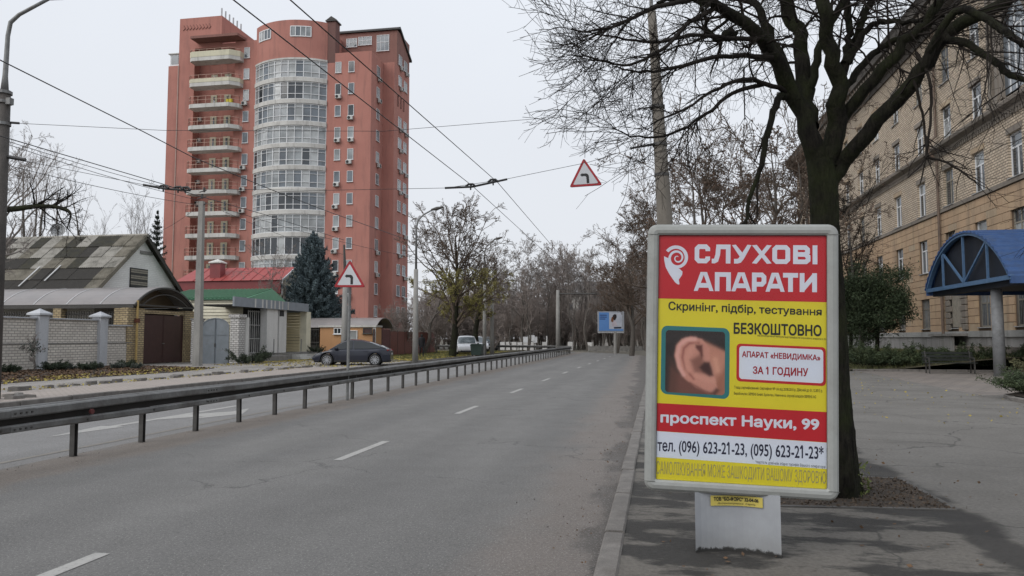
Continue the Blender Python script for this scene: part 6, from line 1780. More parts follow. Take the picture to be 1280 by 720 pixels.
# ================================================================ wires, span wires, hanging sign
def wire(name, pts, r, label, cat='wire', group=None, sag=0.0, mat=m_black, n=4, sub=8):
    P3 = []
    pts = [Vector(p) for p in pts]
    for a, b in zip(pts[:-1], pts[1:]):
        for k in range(sub):
            f = k / sub; q = a * (1 - f) + b * f; q.z -= sag * 4 * f * (1 - f); P3.append(q)
    P3.append(pts[-1])
    o = MB().tube(P3, r, n).build(name, mat, loc=pts[0]); return props(o, label, cat, group)
XA1 = -4.7; XB1 = -4.0
def onx(px, py, X): return W(px, py, X=X)
wa = [onx(292, 0, XA1), onx(590, 232, XA1), onx(703, 335, XA1), Vector((XA1 + .6, 80, 5.6))]
wb_ = [onx(363, 0, XB1), onx(622, 228, XB1), onx(714, 335, XB1), Vector((XB1 + .6, 80, 5.6))]
wa = [wa[0] * 1.0 + (wa[0] - wa[1]) * .6] + wa; wb_ = [wb_[0] + (wb_[0] - wb_[1]) * .6] + wb_
wire('trolley_wire', wa, .011, 'left one of the two trolleybus wires crossing the sky over the near carriageway')
wire('trolley_wire', wb_, .011, 'right one of the two trolleybus wires crossing the sky over the near carriageway')
wc = [onx(0, 75, -10.6), onx(180, 165, -10.6), onx(240, 196, -10.6), onx(339, 237, -10.4), onx(409, 264, -10.3), onx(510, 300, -10.3)]
wire('trolley_wire', [wc[0] + (wc[0] - wc[1]) * .8] + wc, .012, 'trolleybus wire falling across the front of the red tower')
wd = [onx(7, 172, -12.0), onx(207, 231, -12.0), onx(245, 244, -11.9), onx(330, 268, -11.7), onx(430, 300, -11.6)]
wire('trolley_wire', [wd[0] + (wd[0] - wd[1]) * .6] + wd, .010, 'lower trolleybus wire on the opposite side passing the left insulators')
# span wires between the two near poles
def sp_pt(px, py):
    """point on the vertical plane through the two poles"""
    A = Vector((bx_, SY, 0)); B = Vector((lpp.x, 15.4, 0)); nrm = Vector((A.y - B.y, B.x - A.x, 0))
    r = ray(px, py); k = nrm.dot(A - Vector((0, 0, 0))) / nrm.dot(Vector((r.x, r.y, 0))); return Vector((r.x * k, r.y * k, CAM_H + r.z * k))
wire('span_wire', [sp_pt(20, 154), sp_pt(205, 163), sp_pt(480, 164), sp_pt(750, 142), sp_pt(818, 134)], .006, 'thin upper span wire drawn level across the red tower between two poles')
wire('span_wire', [sp_pt(10, 197), sp_pt(50, 205), sp_pt(180, 231), sp_pt(240, 236), sp_pt(400, 238), sp_pt(557, 235), sp_pt(632, 224), sp_pt(735, 203), sp_pt(790, 186), sp_pt(822, 181)], .006, 'lower span wire carrying the insulators and the hanging warning sign')
def insul(p, q, name, label, r=.028, bumps=()):
    a, b = sp_pt(*p), sp_pt(*q); t = thing(name, label, 'insulator', a)
    MB().tube([a, a + (b - a) * .5, b], r, 8).build('rod', m_black, t)
    for f in bumps:
        c = a + (b - a) * f; MB().tube([c + Vector((-.14, 0, -.0)), c + Vector((-.06, 0, .07)), c + Vector((.06, 0, .07)), c + Vector((.14, 0, 0))], .03, 6).tube([c + Vector((0, 0, .05)), c + Vector((0, 0, -.08))], .02, 6).build('wire_clamp', m_black, t)
insul((556, 235), (590, 233.5), 'line_insulator', 'black insulator rod left of the two trolleybus wires on the span wire', bumps=(.95,))
insul((590, 233.5), (634, 224), 'line_insulator', 'bent black insulator rod carrying the right trolleybus wire', bumps=(.6,))
insul((179, 231), (207, 236), 'line_insulator', 'black insulator against the sky just left of the tower', bumps=(.9,))
insul((207, 236), (238, 238), 'line_insulator', 'black insulator in front of the tower balconies', bumps=(.5, .8))
insul((0, 194.5), (32, 200), 'line_insulator', 'thick black insulator beside the dark lamp pole', r=.045)
insul((788, 185.5), (822, 179), 'line_insulator', 'black strain insulator fixed to the concrete trolley pole', r=.03)
insul((797, 136), (822, 133), 'line_insulator', 'small upper strain insulator on the concrete trolley pole', r=.02)
insul((10, 153), (24, 154), 'line_insulator', 'small upper insulator on the dark lamp pole', r=.03)
hc = sp_pt(731.5, 221)
ht = thing('hanging_sign', 'red-rimmed triangular bend warning sign hanging from the span wire above the road', 'road sign', hc)
rl_ = R(4)
uxh = Vector((_c, _s, 0)); uph = Vector((0, 0, 1))
ux_r = uxh * math.cos(rl_) + uph * math.sin(rl_); up_r = uph * math.cos(rl_) - uxh * math.sin(rl_)
sign_face(ht, hc, .88, ux_r, up_r, Vector((_s, -_c, 0)))
MB().tube([hc + up_r * .45, sp_pt(731, 204)], .012, 5).build('hanger', m_iron, ht)
# house service wires from the left edge to the utility pole and over the gardens
top = Vector((up_.x, up_.y, ut.z))
for (a, b), lb in (((((0, 172), (247, 244))), 'uppermost black cable running from the left edge down to the utility pole'), (((43, 190), (247, 250)), 'second thin cable above the old house roof towards the utility pole'), (((50, 215), (247, 256)), 'lowest cable above the old house roof towards the utility pole')):
    e = W(*b, Y=up_.y); s = W(a[0] - 40, a[1] - (b[1] - a[1]) * 40 / (b[0] - a[0]), X=-22.0)
    wire('service_cable', [s, e], .012, lb, 'cable', sag=.12)
for b, lb in (((520, 322), 'thin cable from the utility pole passing in front of the glazed bay'), ((429, 318), 'thin cable linking the utility pole and the concrete post')):
    e = W(*b, D=55); wire('service_cable', [Vector((up_.x, up_.y, ut.z)), e], .012, lb, 'cable', sag=.25)
wire('service_cable', [Vector((up_.x, up_.y, ut.z - .1)), W(178, 296, X=-32)], .012, 'short cable from the utility pole to the ridge of the old house', 'cable', sag=.3)
# ================================================================ cars
m_tyre = M('tyre', (0.018, 0.018, 0.018), (0.025, 0.025, 0.025), scale=10, rough=.85)
m_rim = M('rim', (0.42, 0.43, 0.45), (0.36, 0.37, 0.38), rough=.35, metal=.6)
m_cglass = glass_mat('car_glass', (0.015, 0.018, 0.02), .04); m_cglass_l = glass_mat('car_glass_light', (0.08, 0.10, 0.11), .04)
def car_paint(name, c):
    m = M(name, c, tuple(x * .92 for x in c), scale=2, rough=.32, metal=.25)
    b = m.node_tree.nodes['Principled BSDF']; b.inputs['Coat Weight'].default_value = .5; b.inputs['Coat Roughness'].default_value = .06
    return m
def lerp_tab(tab, x):
    if x <= tab[0][0]: return tab[0][1]
    for (a, va), (b, vb) in zip(tab[:-1], tab[1:]):
        if x <= b: f = (x - a) / (b - a); return va + (vb - va) * f
    return tab[-1][1]
def make_car(name, label, loc, heading, paint, kind='coupe', L=4.75, Wd=1.92, H=1.62, group=None, scale=1.0):
    """local x forwards; wheels at +-1.44"""
    t = thing(name, label, 'car', loc, group); hw = Wd / 2
    ax = (L * .305, -L * .303); wr = .36
    if kind == 'coupe':
        hood = [(-L / 2, .88), (-2.25, 1.0), (-1.9, 1.06), (-1.0, 1.0), (.8, .98), (1.15, .98), (1.7, .86), (2.15, .72), (L / 2, .52)]
        roof = [(-2.15, 1.06), (-1.75, 1.22), (-1.2, 1.42), (-.5, 1.58), (.05, 1.62), (.4, 1.56), (.85, 1.30), (1.38, .96)]
    else:
        hood = [(-L / 2, .95), (-2.2, 1.0), (-1.0, 1.02), (.8, 1.0), (1.15, 1.0), (1.8, .92), (2.2, .78), (L / 2, .6)]
        roof = [(-2.28, 1.02), (-2.0, 1.5), (-1.5, 1.60), (-.5, 1.66), (.1, 1.64), (.45, 1.52), (.85, 1.25), (1.28, 1.0)]
    k_h = H / 1.64
    def zb(x):
        z = .24 if abs(x) < L / 2 - .25 else .24 + (abs(x) - (L / 2 - .25)) * .5
        for a in ax:
            d = abs(x - a)
            if d < wr + .06: z = max(z, .34 + math.sqrt(max(0, (wr + .06) ** 2 - d * d)))
        return z
    def wid(x):
        f = abs(x) / (L / 2); return hw * (1 - .17 * max(0, f - .72) / .28 * (1.4 if x > 0 else 1.0)) if f > .72 else hw
    xs = sorted(set([round(-L / 2 + L * k / 64, 4) for k in range(65)] + [a + s * (wr + .06) * c for a in ax for s in (-1, 1) for c in (1, .97, .87, .7, .5)]))
    mb = MB(); secs = []
    for x in xs:
        w = wid(x); zs = lerp_tab(hood, x) * k_h; b = zb(x)
        rz = lerp_tab(roof, x) * k_h if roof[0][0] < x < roof[-1][0] else zs
        rz = max(rz, zs); g = rz - zs
        wr_ = w * (.97 - .19 * min(1, g / .6))
        pts = [(0, b), (w * .9, b), (w * .985, b + .03), (w * 1.0, b * .5 + zs * .5 if b < .5 else (b + zs) / 2), (w * .985, zs - .10), (w * .955, zs - .02), (w * .93, zs), (wr_ * .985 if g > .05 else w * .9, zs + g * .80), (wr_ * .92 if g > .05 else w * .8, zs + g * .95 + (0 if g > .05 else .012)), (wr_ * .6, zs + g + .01), (0, rz + .025)]
        secs.append(pts)
    n = len(secs[0])
    full = n * 2 - 2
    for x, s in zip(xs, secs):
        for y, z in s: mb.v.append((x, y, z))
        for y, z in s[1:-1][::-1]: mb.v.append((x, -y, z))
    for i in range(len(xs) - 1):
        for j in range(full): a = i * full + j; b2 = i * full + (j + 1) % full; mb.f.append((a, b2, b2 + full, a + full))
    mb.f.append(tuple(range(full))); mb.f.append(tuple((len(xs) - 1) * full + j for j in range(full))[::-1])
    ro = Vector(loc)
    def put(mb_, nm, mat, parent=t, smooth=False):
        mb_.v = [(v[0] + ro.x, v[1] + ro.y, v[2] + ro.z) for v in mb_.v]; return recalc(mb_.build(nm, mat, parent, smooth))
    body = put(mb, 'body', paint, smooth=True)
    md = body.modifiers.new('edge', 'EDGE_SPLIT'); md.split_angle = R(38)
    # side glass, following the cabin side
    def sec_at(x):
        w = wid(x); zs = lerp_tab(hood, x) * k_h; rz = max(zs, lerp_tab(roof, x) * k_h); g = rz - zs; wr_ = w * (.97 - .19 * min(1, g / .6)); return w, zs, rz, g, wr_
    def strip_glass(x0, x1, nm, lo=.08, hi=.86):
        for sg in (1, -1):
            g_ = MB(); N = 14
            for k in range(N + 1):
                x = x0 + (x1 - x0) * k / N; w, zs, rz, g, wr_ = sec_at(x)
                for f in (lo, hi):
                    f2 = f / .8 if f <= .8 else 1
                    y = w * .93 + (wr_ * .985 - w * .93) * min(1, f2) + .022
                    if f > .8: y = wr_ * .985 + (wr_ * .92 - wr_ * .985) * (f - .8) / .15 + .024
                    g_.v.append((x, sg * y, zs + g * f))
            for k in range(N): g_.f.append((2 * k, 2 * k + 2, 2 * k + 3, 2 * k + 1))
            put(g_, nm, m_cglass)
    x_f, x_m, x_b = (1.05, -.12, -1.75) if kind == 'coupe' else (1.0, -.15, -1.3)
    strip_glass(x_f, x_m + .04, 'side_window'); strip_glass(x_m - .04, x_b, 'side_window')
    def screen(x0, x1, nm, mat=m_cglass_l):
        g_ = MB(); N = 8
        for k in range(N + 1):
            x = x0 + (x1 - x0) * k / N; w, zs, rz, g, wr_ = sec_at(x)
            for f in (-.88, -.6, 0, .6, .88):
                y = wr_ * f; z = rz + (.035 if f == 0 else .025 if abs(f) == .6 else -.012)
                g_.v.append((x, y, z + .004))
        for k in range(N):
            for j in range(4): a = k * 5 + j; g_.f.append((a, a + 1, a + 6, a + 5))
        put(g_, nm, mat)
    screen(.42, 1.3, 'windscreen'); screen(-1.1, -2.0, 'rear_window') if kind == 'coupe' else screen(-2.03, -2.25, 'rear_window')
    # wheels
    for a in ax:
        for sg in (1, -1):
            y0, y1 = sg * (hw - .24), sg * (hw - .015)
            pr = [(.20, y0), (wr - .02, y0), (wr, y0 + sg * .03), (wr, y1 - sg * .03), (wr - .025, y1), (wr - .085, y1), (wr - .09, y1 - sg * .02)]
            w_ = MB(); NS = 28
            for k in range(NS):
                an = 2 * PI * k / NS
                for r, y in pr: w_.v.append((a + r * math.cos(an), y, wr + r * math.sin(an)))
            m_ = len(pr)
            for k in range(NS):
                for j in range(m_ - 1): p = k * m_ + j; q = ((k + 1) % NS) * m_ + j; w_.f.append((p, q, q + 1, p + 1))
            wh = put(w_, 'wheel', m_tyre, smooth=True)
            r_ = MB(); r_.tube([(a, y1 - sg * .05, wr), (a, y1 - sg * .045, wr)], wr - .10, 24).tube([(a, y1 - sg * .04, wr), (a, y1 - sg * .012, wr)], .06, 10)
            for k in range(10):
                an = 2 * PI * k / 10; dx, dz = math.cos(an), math.sin(an)
                r_.obox((a + dx * .05, y1 - sg * .03, wr + dz * .05), (a + dx * (wr - .1), y1 - sg * .02, wr + dz * (wr - .1)), .042, .02, up=(0, 1, 0))
            put(r_, 'rim', m_rim, wh)
            ri = MB().tube([(a, y1 - sg * .046, wr), (a, y1 - sg * .036, wr)], wr - .13, 20); put(ri, 'brake_disc', m_galv_dark, wh)
    # lights, lower trim, mirrors, handles, door lines
    for sg in (1, -1):
        xh = L / 2 - .30
        put(MB().obox((xh + .02, sg * (wid(xh) * .80), .66 * k_h), (xh - .30, sg * (wid(xh - .3) * .965), .78 * k_h), .05, .09), 'headlight', m_cglass_l)
        put(MB().obox((-L / 2 + .03, sg * (hw * .62), .93), (-L / 2 + .18, sg * (hw * .93), .95), .05, .09), 'tail_light', M('tail_red', (0.25, 0.01, 0.012), rough=.3))
        mi = MB().bbox(.78, .98, sg * (hw + .02) - .09, sg * (hw + .02) + .10, 1.0 * k_h, 1.13 * k_h, .03); put(mi, 'door_mirror', paint)
        put(MB().box(-1.0, 1.02, sg * (hw - .01) - .015, sg * (hw - .01) + .015, .24, .33), 'sill_trim', m_tyre)
        dl = MB()
        for x in (1.02, -.08, -1.02): dl.box(x - .006, x + .006, sg * hw - .004 if sg > 0 else -hw - .002, sg * hw + .002 if sg > 0 else -hw + .004, .36, .95 * k_h)
        put(dl, 'door_gap', m_tyre)
        for x in (.12, -.88): put(MB().box(x - .11, x + .11, sg * hw - .012, sg * hw + .010, .86 * k_h, .885 * k_h), 'door_handle', paint)
    put(MB().box(L / 2 - .1, L / 2 - .0, -.55, .55, .30, .44), 'front_grille', m_tyre)
    put(MB().box(L / 2 - .05, L / 2 + .012, -.26, .26, .46, .56), 'number_plate', m_sign_white)
    put(MB().box(-L / 2 - .012, -L / 2 + .05, -.26, .26, .66, .77), 'number_plate', m_sign_white)
    put(MB().box(-L / 2 + .12, L / 2 - .12, -hw * .8, hw * .8, .20, .42), 'underbody', m_tyre)
    t.rotation_euler = (0, 0, heading); t.scale = (scale,) * 3
    return t
front = W(414.5, 457, D=41.2); rear = W(469, 459, D=40.4)
hd_ = R(193)
cx_, cy_ = (front.x + rear.x) / 2, (front.y + rear.y) / 2
make_car('parked_car', 'dark blue-grey coupe SUV parked across the drive before the orange outbuilding', (cx_, cy_, .08), hd_, car_paint('paint_blue_grey', (0.009, 0.012, 0.024)), L=4.75, scale=.88)
sheet('driveway', [(-14.25, 34.8), (-14.25, 45.0), (-24.5, 45.0), (-24.5, 34.8)], .104, m_path, .02)
wc1 = W(583, 439.5, D=66); make_car('parked_car', 'white estate car facing the viewer between the two leafy trees', (wc1.x, wc1.y, .12), R(-75), car_paint('paint_white', (0.55, 0.56, 0.58)), 'suv', L=4.6)
wc2 = W(594, 437, D=78); make_car('parked_car', 'second white car farther back behind the green bin', (wc2.x, wc2.y, .12), R(-60), MATS['paint_white'], 'suv', L=4.6)
wc3 = W(622, 433, D=88); make_car('parked_car', 'dark car far along the side road beyond the concrete poles', (wc3.x - 1, wc3.y, .12), R(-80), MATS['paint_blue_grey'], 'suv', L=4.6)

# green rubbish container
gb = W(596.5, 444, D=60); m_gbin = M('green_bin', (0.018, 0.04, 0.03), (0.014, 0.032, 0.024), rough=.6)
bn = thing('rubbish_container', 'dark green lidded rubbish container beneath the yellow-leaved tree', 'rubbish container', (gb.x, gb.y, .12))
MB().prism([(gb.x - .38, .22), (gb.x + .38, .22), (gb.x + .46, .98), (gb.x - .46, .98)], 'Y', gb.y - .5, gb.y + .3).build('body', m_gbin, bn)
MB().prism([(gb.x - .48, .98), (gb.x + .48, .98), (gb.x + .40, 1.10), (gb.x - .40, 1.10)], 'Y', gb.y - .55, gb.y + .33).build('lid', m_gbin, bn)
for sx in (-.3, .3): MB().tube([(gb.x + sx - .03, gb.y - .4, .19), (gb.x + sx + .03, gb.y - .4, .19)], .08, 10).build('castor', m_tyre, bn)
gb2 = W(602.5, 444, D=60.5)
bn2 = thing('grey_cabinet', 'slim grey cabinet standing right of the green rubbish container', 'cabinet', (gb2.x, gb2.y, .12))
MB().bbox(gb2.x - .2, gb2.x + .2, gb2.y - .2, gb2.y + .2, .1, 1.05, .02).build('body', m_concrete, bn2); MB().box(gb2.x - .24, gb2.x + .24, gb2.y - .24, gb2.y + .24, 1.052, 1.1).build('cap', m_galv, bn2)

# person in dark clothes on the lawn
def make_person():
    p = W(527, 447, D=58); base = Vector((p.x, p.y, .12))
    t = thing('person', 'person in dark coat and trousers walking on the leafy lawn beside the street lamp', 'person', base)
    J = {'pelvis': (0, 0, .95), 'belly': (0, .01, 1.12), 'chest': (0, .02, 1.34), 'neck': (0, .03, 1.50), 'head': (0, .03, 1.60), 'crown': (0, .02, 1.72),
         'hl': (.10, 0, .90), 'kl': (.12, -.12, .50), 'al': (.11, -.02, .09), 'fl': (.12, -.2, .04), 'hr': (-.10, 0, .90), 'kr': (-.11, .0, .50), 'ar': (-.11, .2, .12), 'fr': (-.11, .06, .04),
         'sl': (.19, .02, 1.42), 'el': (.24, .05, 1.14), 'wl': (.22, -.10, .92), 'hdl': (.21, -.14, .84), 'sr': (-.19, .02, 1.42), 'er': (-.24, .0, 1.14), 'wr': (-.23, -.12, .95), 'hdr': (-.22, -.16, .87)}
    Rd = {'pelvis': .15, 'belly': .15, 'chest': .17, 'neck': .065, 'head': .095, 'crown': .07, 'hl': .10, 'kl': .07, 'al': .05, 'fl': .045, 'hr': .10, 'kr': .07, 'ar': .05, 'fr': .045, 'sl': .08, 'el': .055, 'wl': .04, 'hdl': .035, 'sr': .08, 'er': .055, 'wr': .04, 'hdr': .035}
    E = [('pelvis', 'belly'), ('belly', 'chest'), ('chest', 'neck'), ('neck', 'head'), ('head', 'crown'), ('pelvis', 'hl'), ('hl', 'kl'), ('kl', 'al'), ('al', 'fl'), ('pelvis', 'hr'), ('hr', 'kr'), ('kr', 'ar'), ('ar', 'fr'), ('chest', 'sl'), ('sl', 'el'), ('el', 'wl'), ('wl', 'hdl'), ('chest', 'sr'), ('sr', 'er'), ('er', 'wr'), ('wr', 'hdr')]
    nm = list(J); me = bpy.data.meshes.new('body'); me.from_pydata([J[k] for k in nm], [(nm.index(a), nm.index(b)) for a, b in E], [])
    o = bpy.data.objects.new('body', me); COL.objects.link(o); o.parent = t
    sk = o.modifiers.new('skin', 'SKIN'); sk.use_smooth_shade = True
    for i, k in enumerate(nm): v = me.skin_vertices[0].data[i]; v.radius = (Rd[k],) * 2; v.use_root = k == 'pelvis'
    ss = o.modifiers.new('sub', 'SUBSURF'); ss.levels = 1; ss.render_levels = 1
    me.materials.append(M('dark_trousers', (0.016, 0.016, 0.02), rough=.9))
    # coat, hair and face as clothing children
    mc_ = MB(); secs = [(.72, .20, .15), (.95, .20, .16), (1.15, .19, .155), (1.35, .215, .165), (1.45, .19, .14), (1.52, .09, .09)]
    for z, a, b in secs:
        for k in range(14): an = 2 * PI * k / 14; mc_.v.append((base.x + a * math.cos(an), base.y + .01 + b * math.sin(an), base.z + z))
    for i in range(5):
        for k in range(14): a = i * 14 + k; b = i * 14 + (k + 1) % 14; mc_.f.append((a, b, b + 14, a + 14))
    mc_.build('coat', M('dark_coat', (0.012, 0.012, 0.015), rough=.9), t, smooth=True)
    hh = MB()
    for i in range(5):
        ph_ = i / 4 * PI * .55
        for k in range(10): an = 2 * PI * k / 10; hh.v.append((base.x + .105 * math.sin(ph_) * math.cos(an), base.y + .04 + .115 * math.sin(ph_) * math.sin(an), base.z + 1.62 + .125 * math.cos(ph_)))
    for i in range(4):
        for k in range(10): a = i * 10 + k; b = i * 10 + (k + 1) % 10; hh.f.append((a, b, b + 10, a + 10))
    hh.build('hair', M('dark_hair', (0.012, 0.010, 0.009)), t, smooth=True)
    t.rotation_euler = (0, 0, R(25))
make_person()

# far billboard, low walls and posts at the bend
bbc = W(764, 402, D=74); bb = thing('billboard', 'blue and white roadside billboard on a single post in front of the bare trees', 'billboard', (bbc.x, bbc.y, 0))
hw_, hh_ = 33 / 930 * 74 / 2, 25.5 / 930 * 74 / 2
ub = Vector((_c, _s, 0)); ub = (ub * math.cos(.1) + Vector((-_s, _c, 0)) * math.sin(.1)); nb = Vector((ub.y, -ub.x, 0)); zb_ = bbc.z
def BP(u, v, d): return bbc + ub * u + Vector((0, 0, v)) + nb * d
def bquad(nm, u0, u1, v0, v1, d, mat, parent=bb): return mesh_obj(nm, [BP(u0, v0, d), BP(u1, v0, d), BP(u1, v1, d), BP(u0, v1, d)], [(0, 1, 2, 3)], mat, parent)
MB().add([BP(u, v, d) for d in (-.3, 0) for u, v in ((-hw_, -hh_), (hw_, -hh_), (hw_, hh_), (-hw_, hh_))], [(3, 2, 1, 0), (4, 5, 6, 7), (0, 1, 5, 4), (1, 2, 6, 5), (2, 3, 7, 6), (3, 0, 4, 7)]).build('panel', M('billboard_frame', (0.36, 0.38, 0.42), (0.3, 0.32, 0.35)), bb)
m_bblue = M('poster_blue', (0.10, 0.24, 0.56), (0.12, 0.27, 0.58), scale=1); m_bnavy = M('poster_navy', (0.02, 0.03, 0.12)); m_bw_ = M('poster_pale', (0.50, 0.53, 0.60), (0.42, 0.45, 0.52), scale=2.5)
pr_ = bquad('print', -hw_ + .08, -hw_ + hw_ * .84, -hh_ + .1, hh_ - .1, .006, m_bblue)
bquad('picture', -hw_ + hw_ * .84, hw_ - .22, -hh_ + .1, hh_ - .1, .006, m_bw_, pr_)
bquad('print_strip', -hw_ + .08, hw_ - .1, -hh_ + .1, -hh_ + .28, .012, m_bblue, pr_)
for k, l in enumerate((.84, .84, .66)): bquad('lettering', -hw_ + .16, -hw_ + .16 + l * .85, hh_ - .42 - k * .19, hh_ - .34 - k * .19, .01, m_bnavy, pr_)
for nm, pts, mt in (('figure_hair', [(.2, .62), (.38, .74), (.62, .7), (.66, .45), (.52, .22), (.42, .1), (.3, .2), (.16, .35)], (0.03, 0.02, 0.02)), ('figure_face', [(.06, .45), (.24, .5), (.32, .25), (.26, .02), (.1, -.1), (-.04, .1)], (0.22, 0.09, 0.045)), ('figure_shirt', [(.2, 0), (.42, .12), (.6, .0), (.75, -.45), (.1, -.5), (.02, -.2)], (0.55, 0.5, 0.56)), ('figure_table', [(.3, -.55), (1.2, -.52), (1.2, -.68), (.34, -.7)], (0.02, 0.025, 0.05))):
    mesh_obj(nm, [BP(u * .85, v, .012) for u, v in pts], [tuple(range(len(pts)))], M('print_' + nm, mt), pr_)
bquad('lettering', -.0, .3, hh_ - .38, hh_ - .3, .011, M('print_white', (0.6, 0.6, 0.65)), pr_); bquad('lettering', .45, .95, hh_ - .34, hh_ - .27, .011, M('print_white', (0.6, 0.6, 0.65)), pr_)
px_ = BP(.42, 0, -.15); MB().tube([(px_.x, px_.y, 0), (px_.x, px_.y, zb_ - hh_)], .16, 10).build('post', m_cpole_l, bb)
MB().obox(BP(-hw_, -hh_ - .06, -.1), BP(hw_, -hh_ - .06, -.1), .1, .1).build('beam', m_pvc, bb)
far = [(737, 800, 436.5, 'low_parapet')]
a_, b__ = W(736, 438, D=84), W(803, 438, D=84)
lw = thing('low_wall', 'low grey concrete parapet below the billboard at the end of the road', 'wall', (a_.x, a_.y, 0))
nseg = 7
for k in range(nseg):
    p = a_ + (b__ - a_) * (k / nseg); q = a_ + (b__ - a_) * ((k + .96) / nseg); MB().obox((p.x, p.y, .38), (q.x, q.y, .38), .25, .55).build('parapet_slab', m_concrete, lw)
    MB().box(p.x - .1, p.x + .1, p.y - .12, p.y + .12, 0, .75).build('parapet_post', m_concrete, lw)
for i, (px, yt, lab) in enumerate(((628.5, 426, 'short white post first from the left behind the barrier bend'), (636, 427.5, 'white post second from the left behind the barrier bend'), (643, 427.5, 'white post third from the left behind the barrier bend'), (650, 428, 'white post fourth from the left with rounded head'), (657.5, 421, 'white post with a small plate left of the tall white board'), (664.5, 419, 'tallest white gatepost with a square board on top'), (669, 421, 'thin post with pale yellow plate beside the tallest white gatepost'), (681, 427, 'white post to the left of the distant trolley pole'), (683.5, 420, 'thin sign post beside the white post before the trolley pole'), (713, 426, 'white post just right of the distant trolley pole'), (737, 428, 'white post left of the billboard'))):
    b = W(px, 436, D=95); z1 = W(px, yt, D=95).z; w_ = .30 if i not in (6, 8) else .08
    t = thing('gate_post' if i not in (6, 8) else 'sign_post', lab, 'post', (b.x, b.y, 0))
    zt_ = W(px, 427.5, D=95).z
    MB().bbox(b.x - w_, b.x + w_, b.y - w_, b.y + w_, 0, min(z1, zt_) if i not in (6, 8) else z1, .02).build('shaft', m_white, t)
    if i in (4, 5, 6): MB().box(b.x - (.45 if i == 5 else .3), b.x + (.45 if i == 5 else .3), b.y - .35, b.y - .3, z1 - .75, z1).build('board', m_pvc, t); MB().tube([(b.x, b.y, zt_ - .1), (b.x, b.y, z1 - .7)], .04, 5).build('stem', m_steel, t)
# pale building behind the far trees
fb_ = thing('distant_building', 'faint grey pitched-roof building behind the bare trees at the bend', 'building', (W(730, 430, D=150).x, W(730, 430, D=150).y, 0))
p0, p1 = W(692, 430, D=150), W(785, 430, D=150); zev_ = W(692, 366, D=150).z; zrd = W(740, 349, D=150).z
uu_ = (p1 - p0).normalized(); dd_ = Vector((-uu_.y, uu_.x, 0)); mdp = (p0 + p1) / 2
def FP(a, b, z): q = p0 + (p1 - p0) * a + dd_ * b; return (q.x, q.y, z)
MB().add([FP(0, 0, 0), FP(1, 0, 0), FP(1, 12, 0), FP(0, 12, 0), FP(0, 0, zev_), FP(1, 0, zev_), FP(1, 12, zev_), FP(0, 12, zev_)], [(3, 2, 1, 0), (0, 1, 5, 4), (1, 2, 6, 5), (2, 3, 7, 6), (3, 0, 4, 7), (4, 5, 6, 7)]).build('wall', render_mat('far_wall', (0.42, 0.40, 0.37), (0.36, 0.345, 0.32), (0.25, 0.24, 0.225)), fb_)
MB().add([FP(-.03, -.8, zev_), FP(1.03, -.8, zev_), FP(1.03, 12.8, zev_), FP(-.03, 12.8, zev_), FP(.35, 6, zrd), FP(.8, 6, zrd)], [(0, 1, 5, 4), (1, 2, 5), (2, 3, 4, 5), (3, 0, 4), (3, 2, 1, 0)]).build('roof', M('far_roof', (0.13, 0.12, 0.115), (0.1, 0.095, 0.09)), fb_)
for r in range(4):
    for c in range(7):
        a = .08 + c * .13; z = 1.8 + r * 2.7
        if z > zev_ - 1.5: continue
        w = MB().add([FP(a, -.05, z), FP(a + .05, -.05, z), FP(a + .05, -.05, z + 1.4), FP(a, -.05, z + 1.4)], [(0, 1, 2, 3)]).build('window', GL[1], fb_)

# ================================================================ trees
nrng = np.random.default_rng(21)
def bark(name, c1, c2, moss=None):
    m, nt, b = _nt(name); vec = _coord(nt, (1, 1, .25)); geo = nt.nodes.new('ShaderNodeNewGeometry')
    n1 = _noise(nt, vec, 26, 8, .7)
    col = _mix(nt, _range(nt, n1, .35, .62), c1, c2)
    if moss:
        sp = nt.nodes.new('ShaderNodeSeparateXYZ'); nt.links.new(geo.outputs['Position'], sp.inputs[0])
        f = _range(nt, _noise(nt, geo.outputs['Position'], 3.0, 6, .65), .42, .66, 0, .8)
        col = _mix(nt, f, col, moss)
    nt.links.new(col, b.inputs['Base Color']); b.inputs['Roughness'].default_value = .95; b.inputs['Specular IOR Level'].default_value = .15
    _bump(nt, b, n1, 1.0, .06); MATS[name] = m; return m
m_bark = bark('linden_bark', (0.030, 0.027, 0.021), (0.009, 0.008, 0.007), moss=(0.030, 0.036, 0.014))
m_twig = M('twig_bark', (0.028, 0.024, 0.021), (0.018, 0.015, 0.013), rough=.95, spec=.1)
m_bark2 = bark('far_bark', (0.15, 0.135, 0.12), (0.10, 0.09, 0.08)); m_twig2 = M('far_twig_haze', (0.28, 0.25, 0.23), (0.21, 0.185, 0.17), rough=1, spec=.1)  # far twigs kept pale and grey, distance haze put into their colour
m_twig3 = M('brown_twig', (0.15, 0.118, 0.095), (0.105, 0.083, 0.067), rough=1, spec=.1)
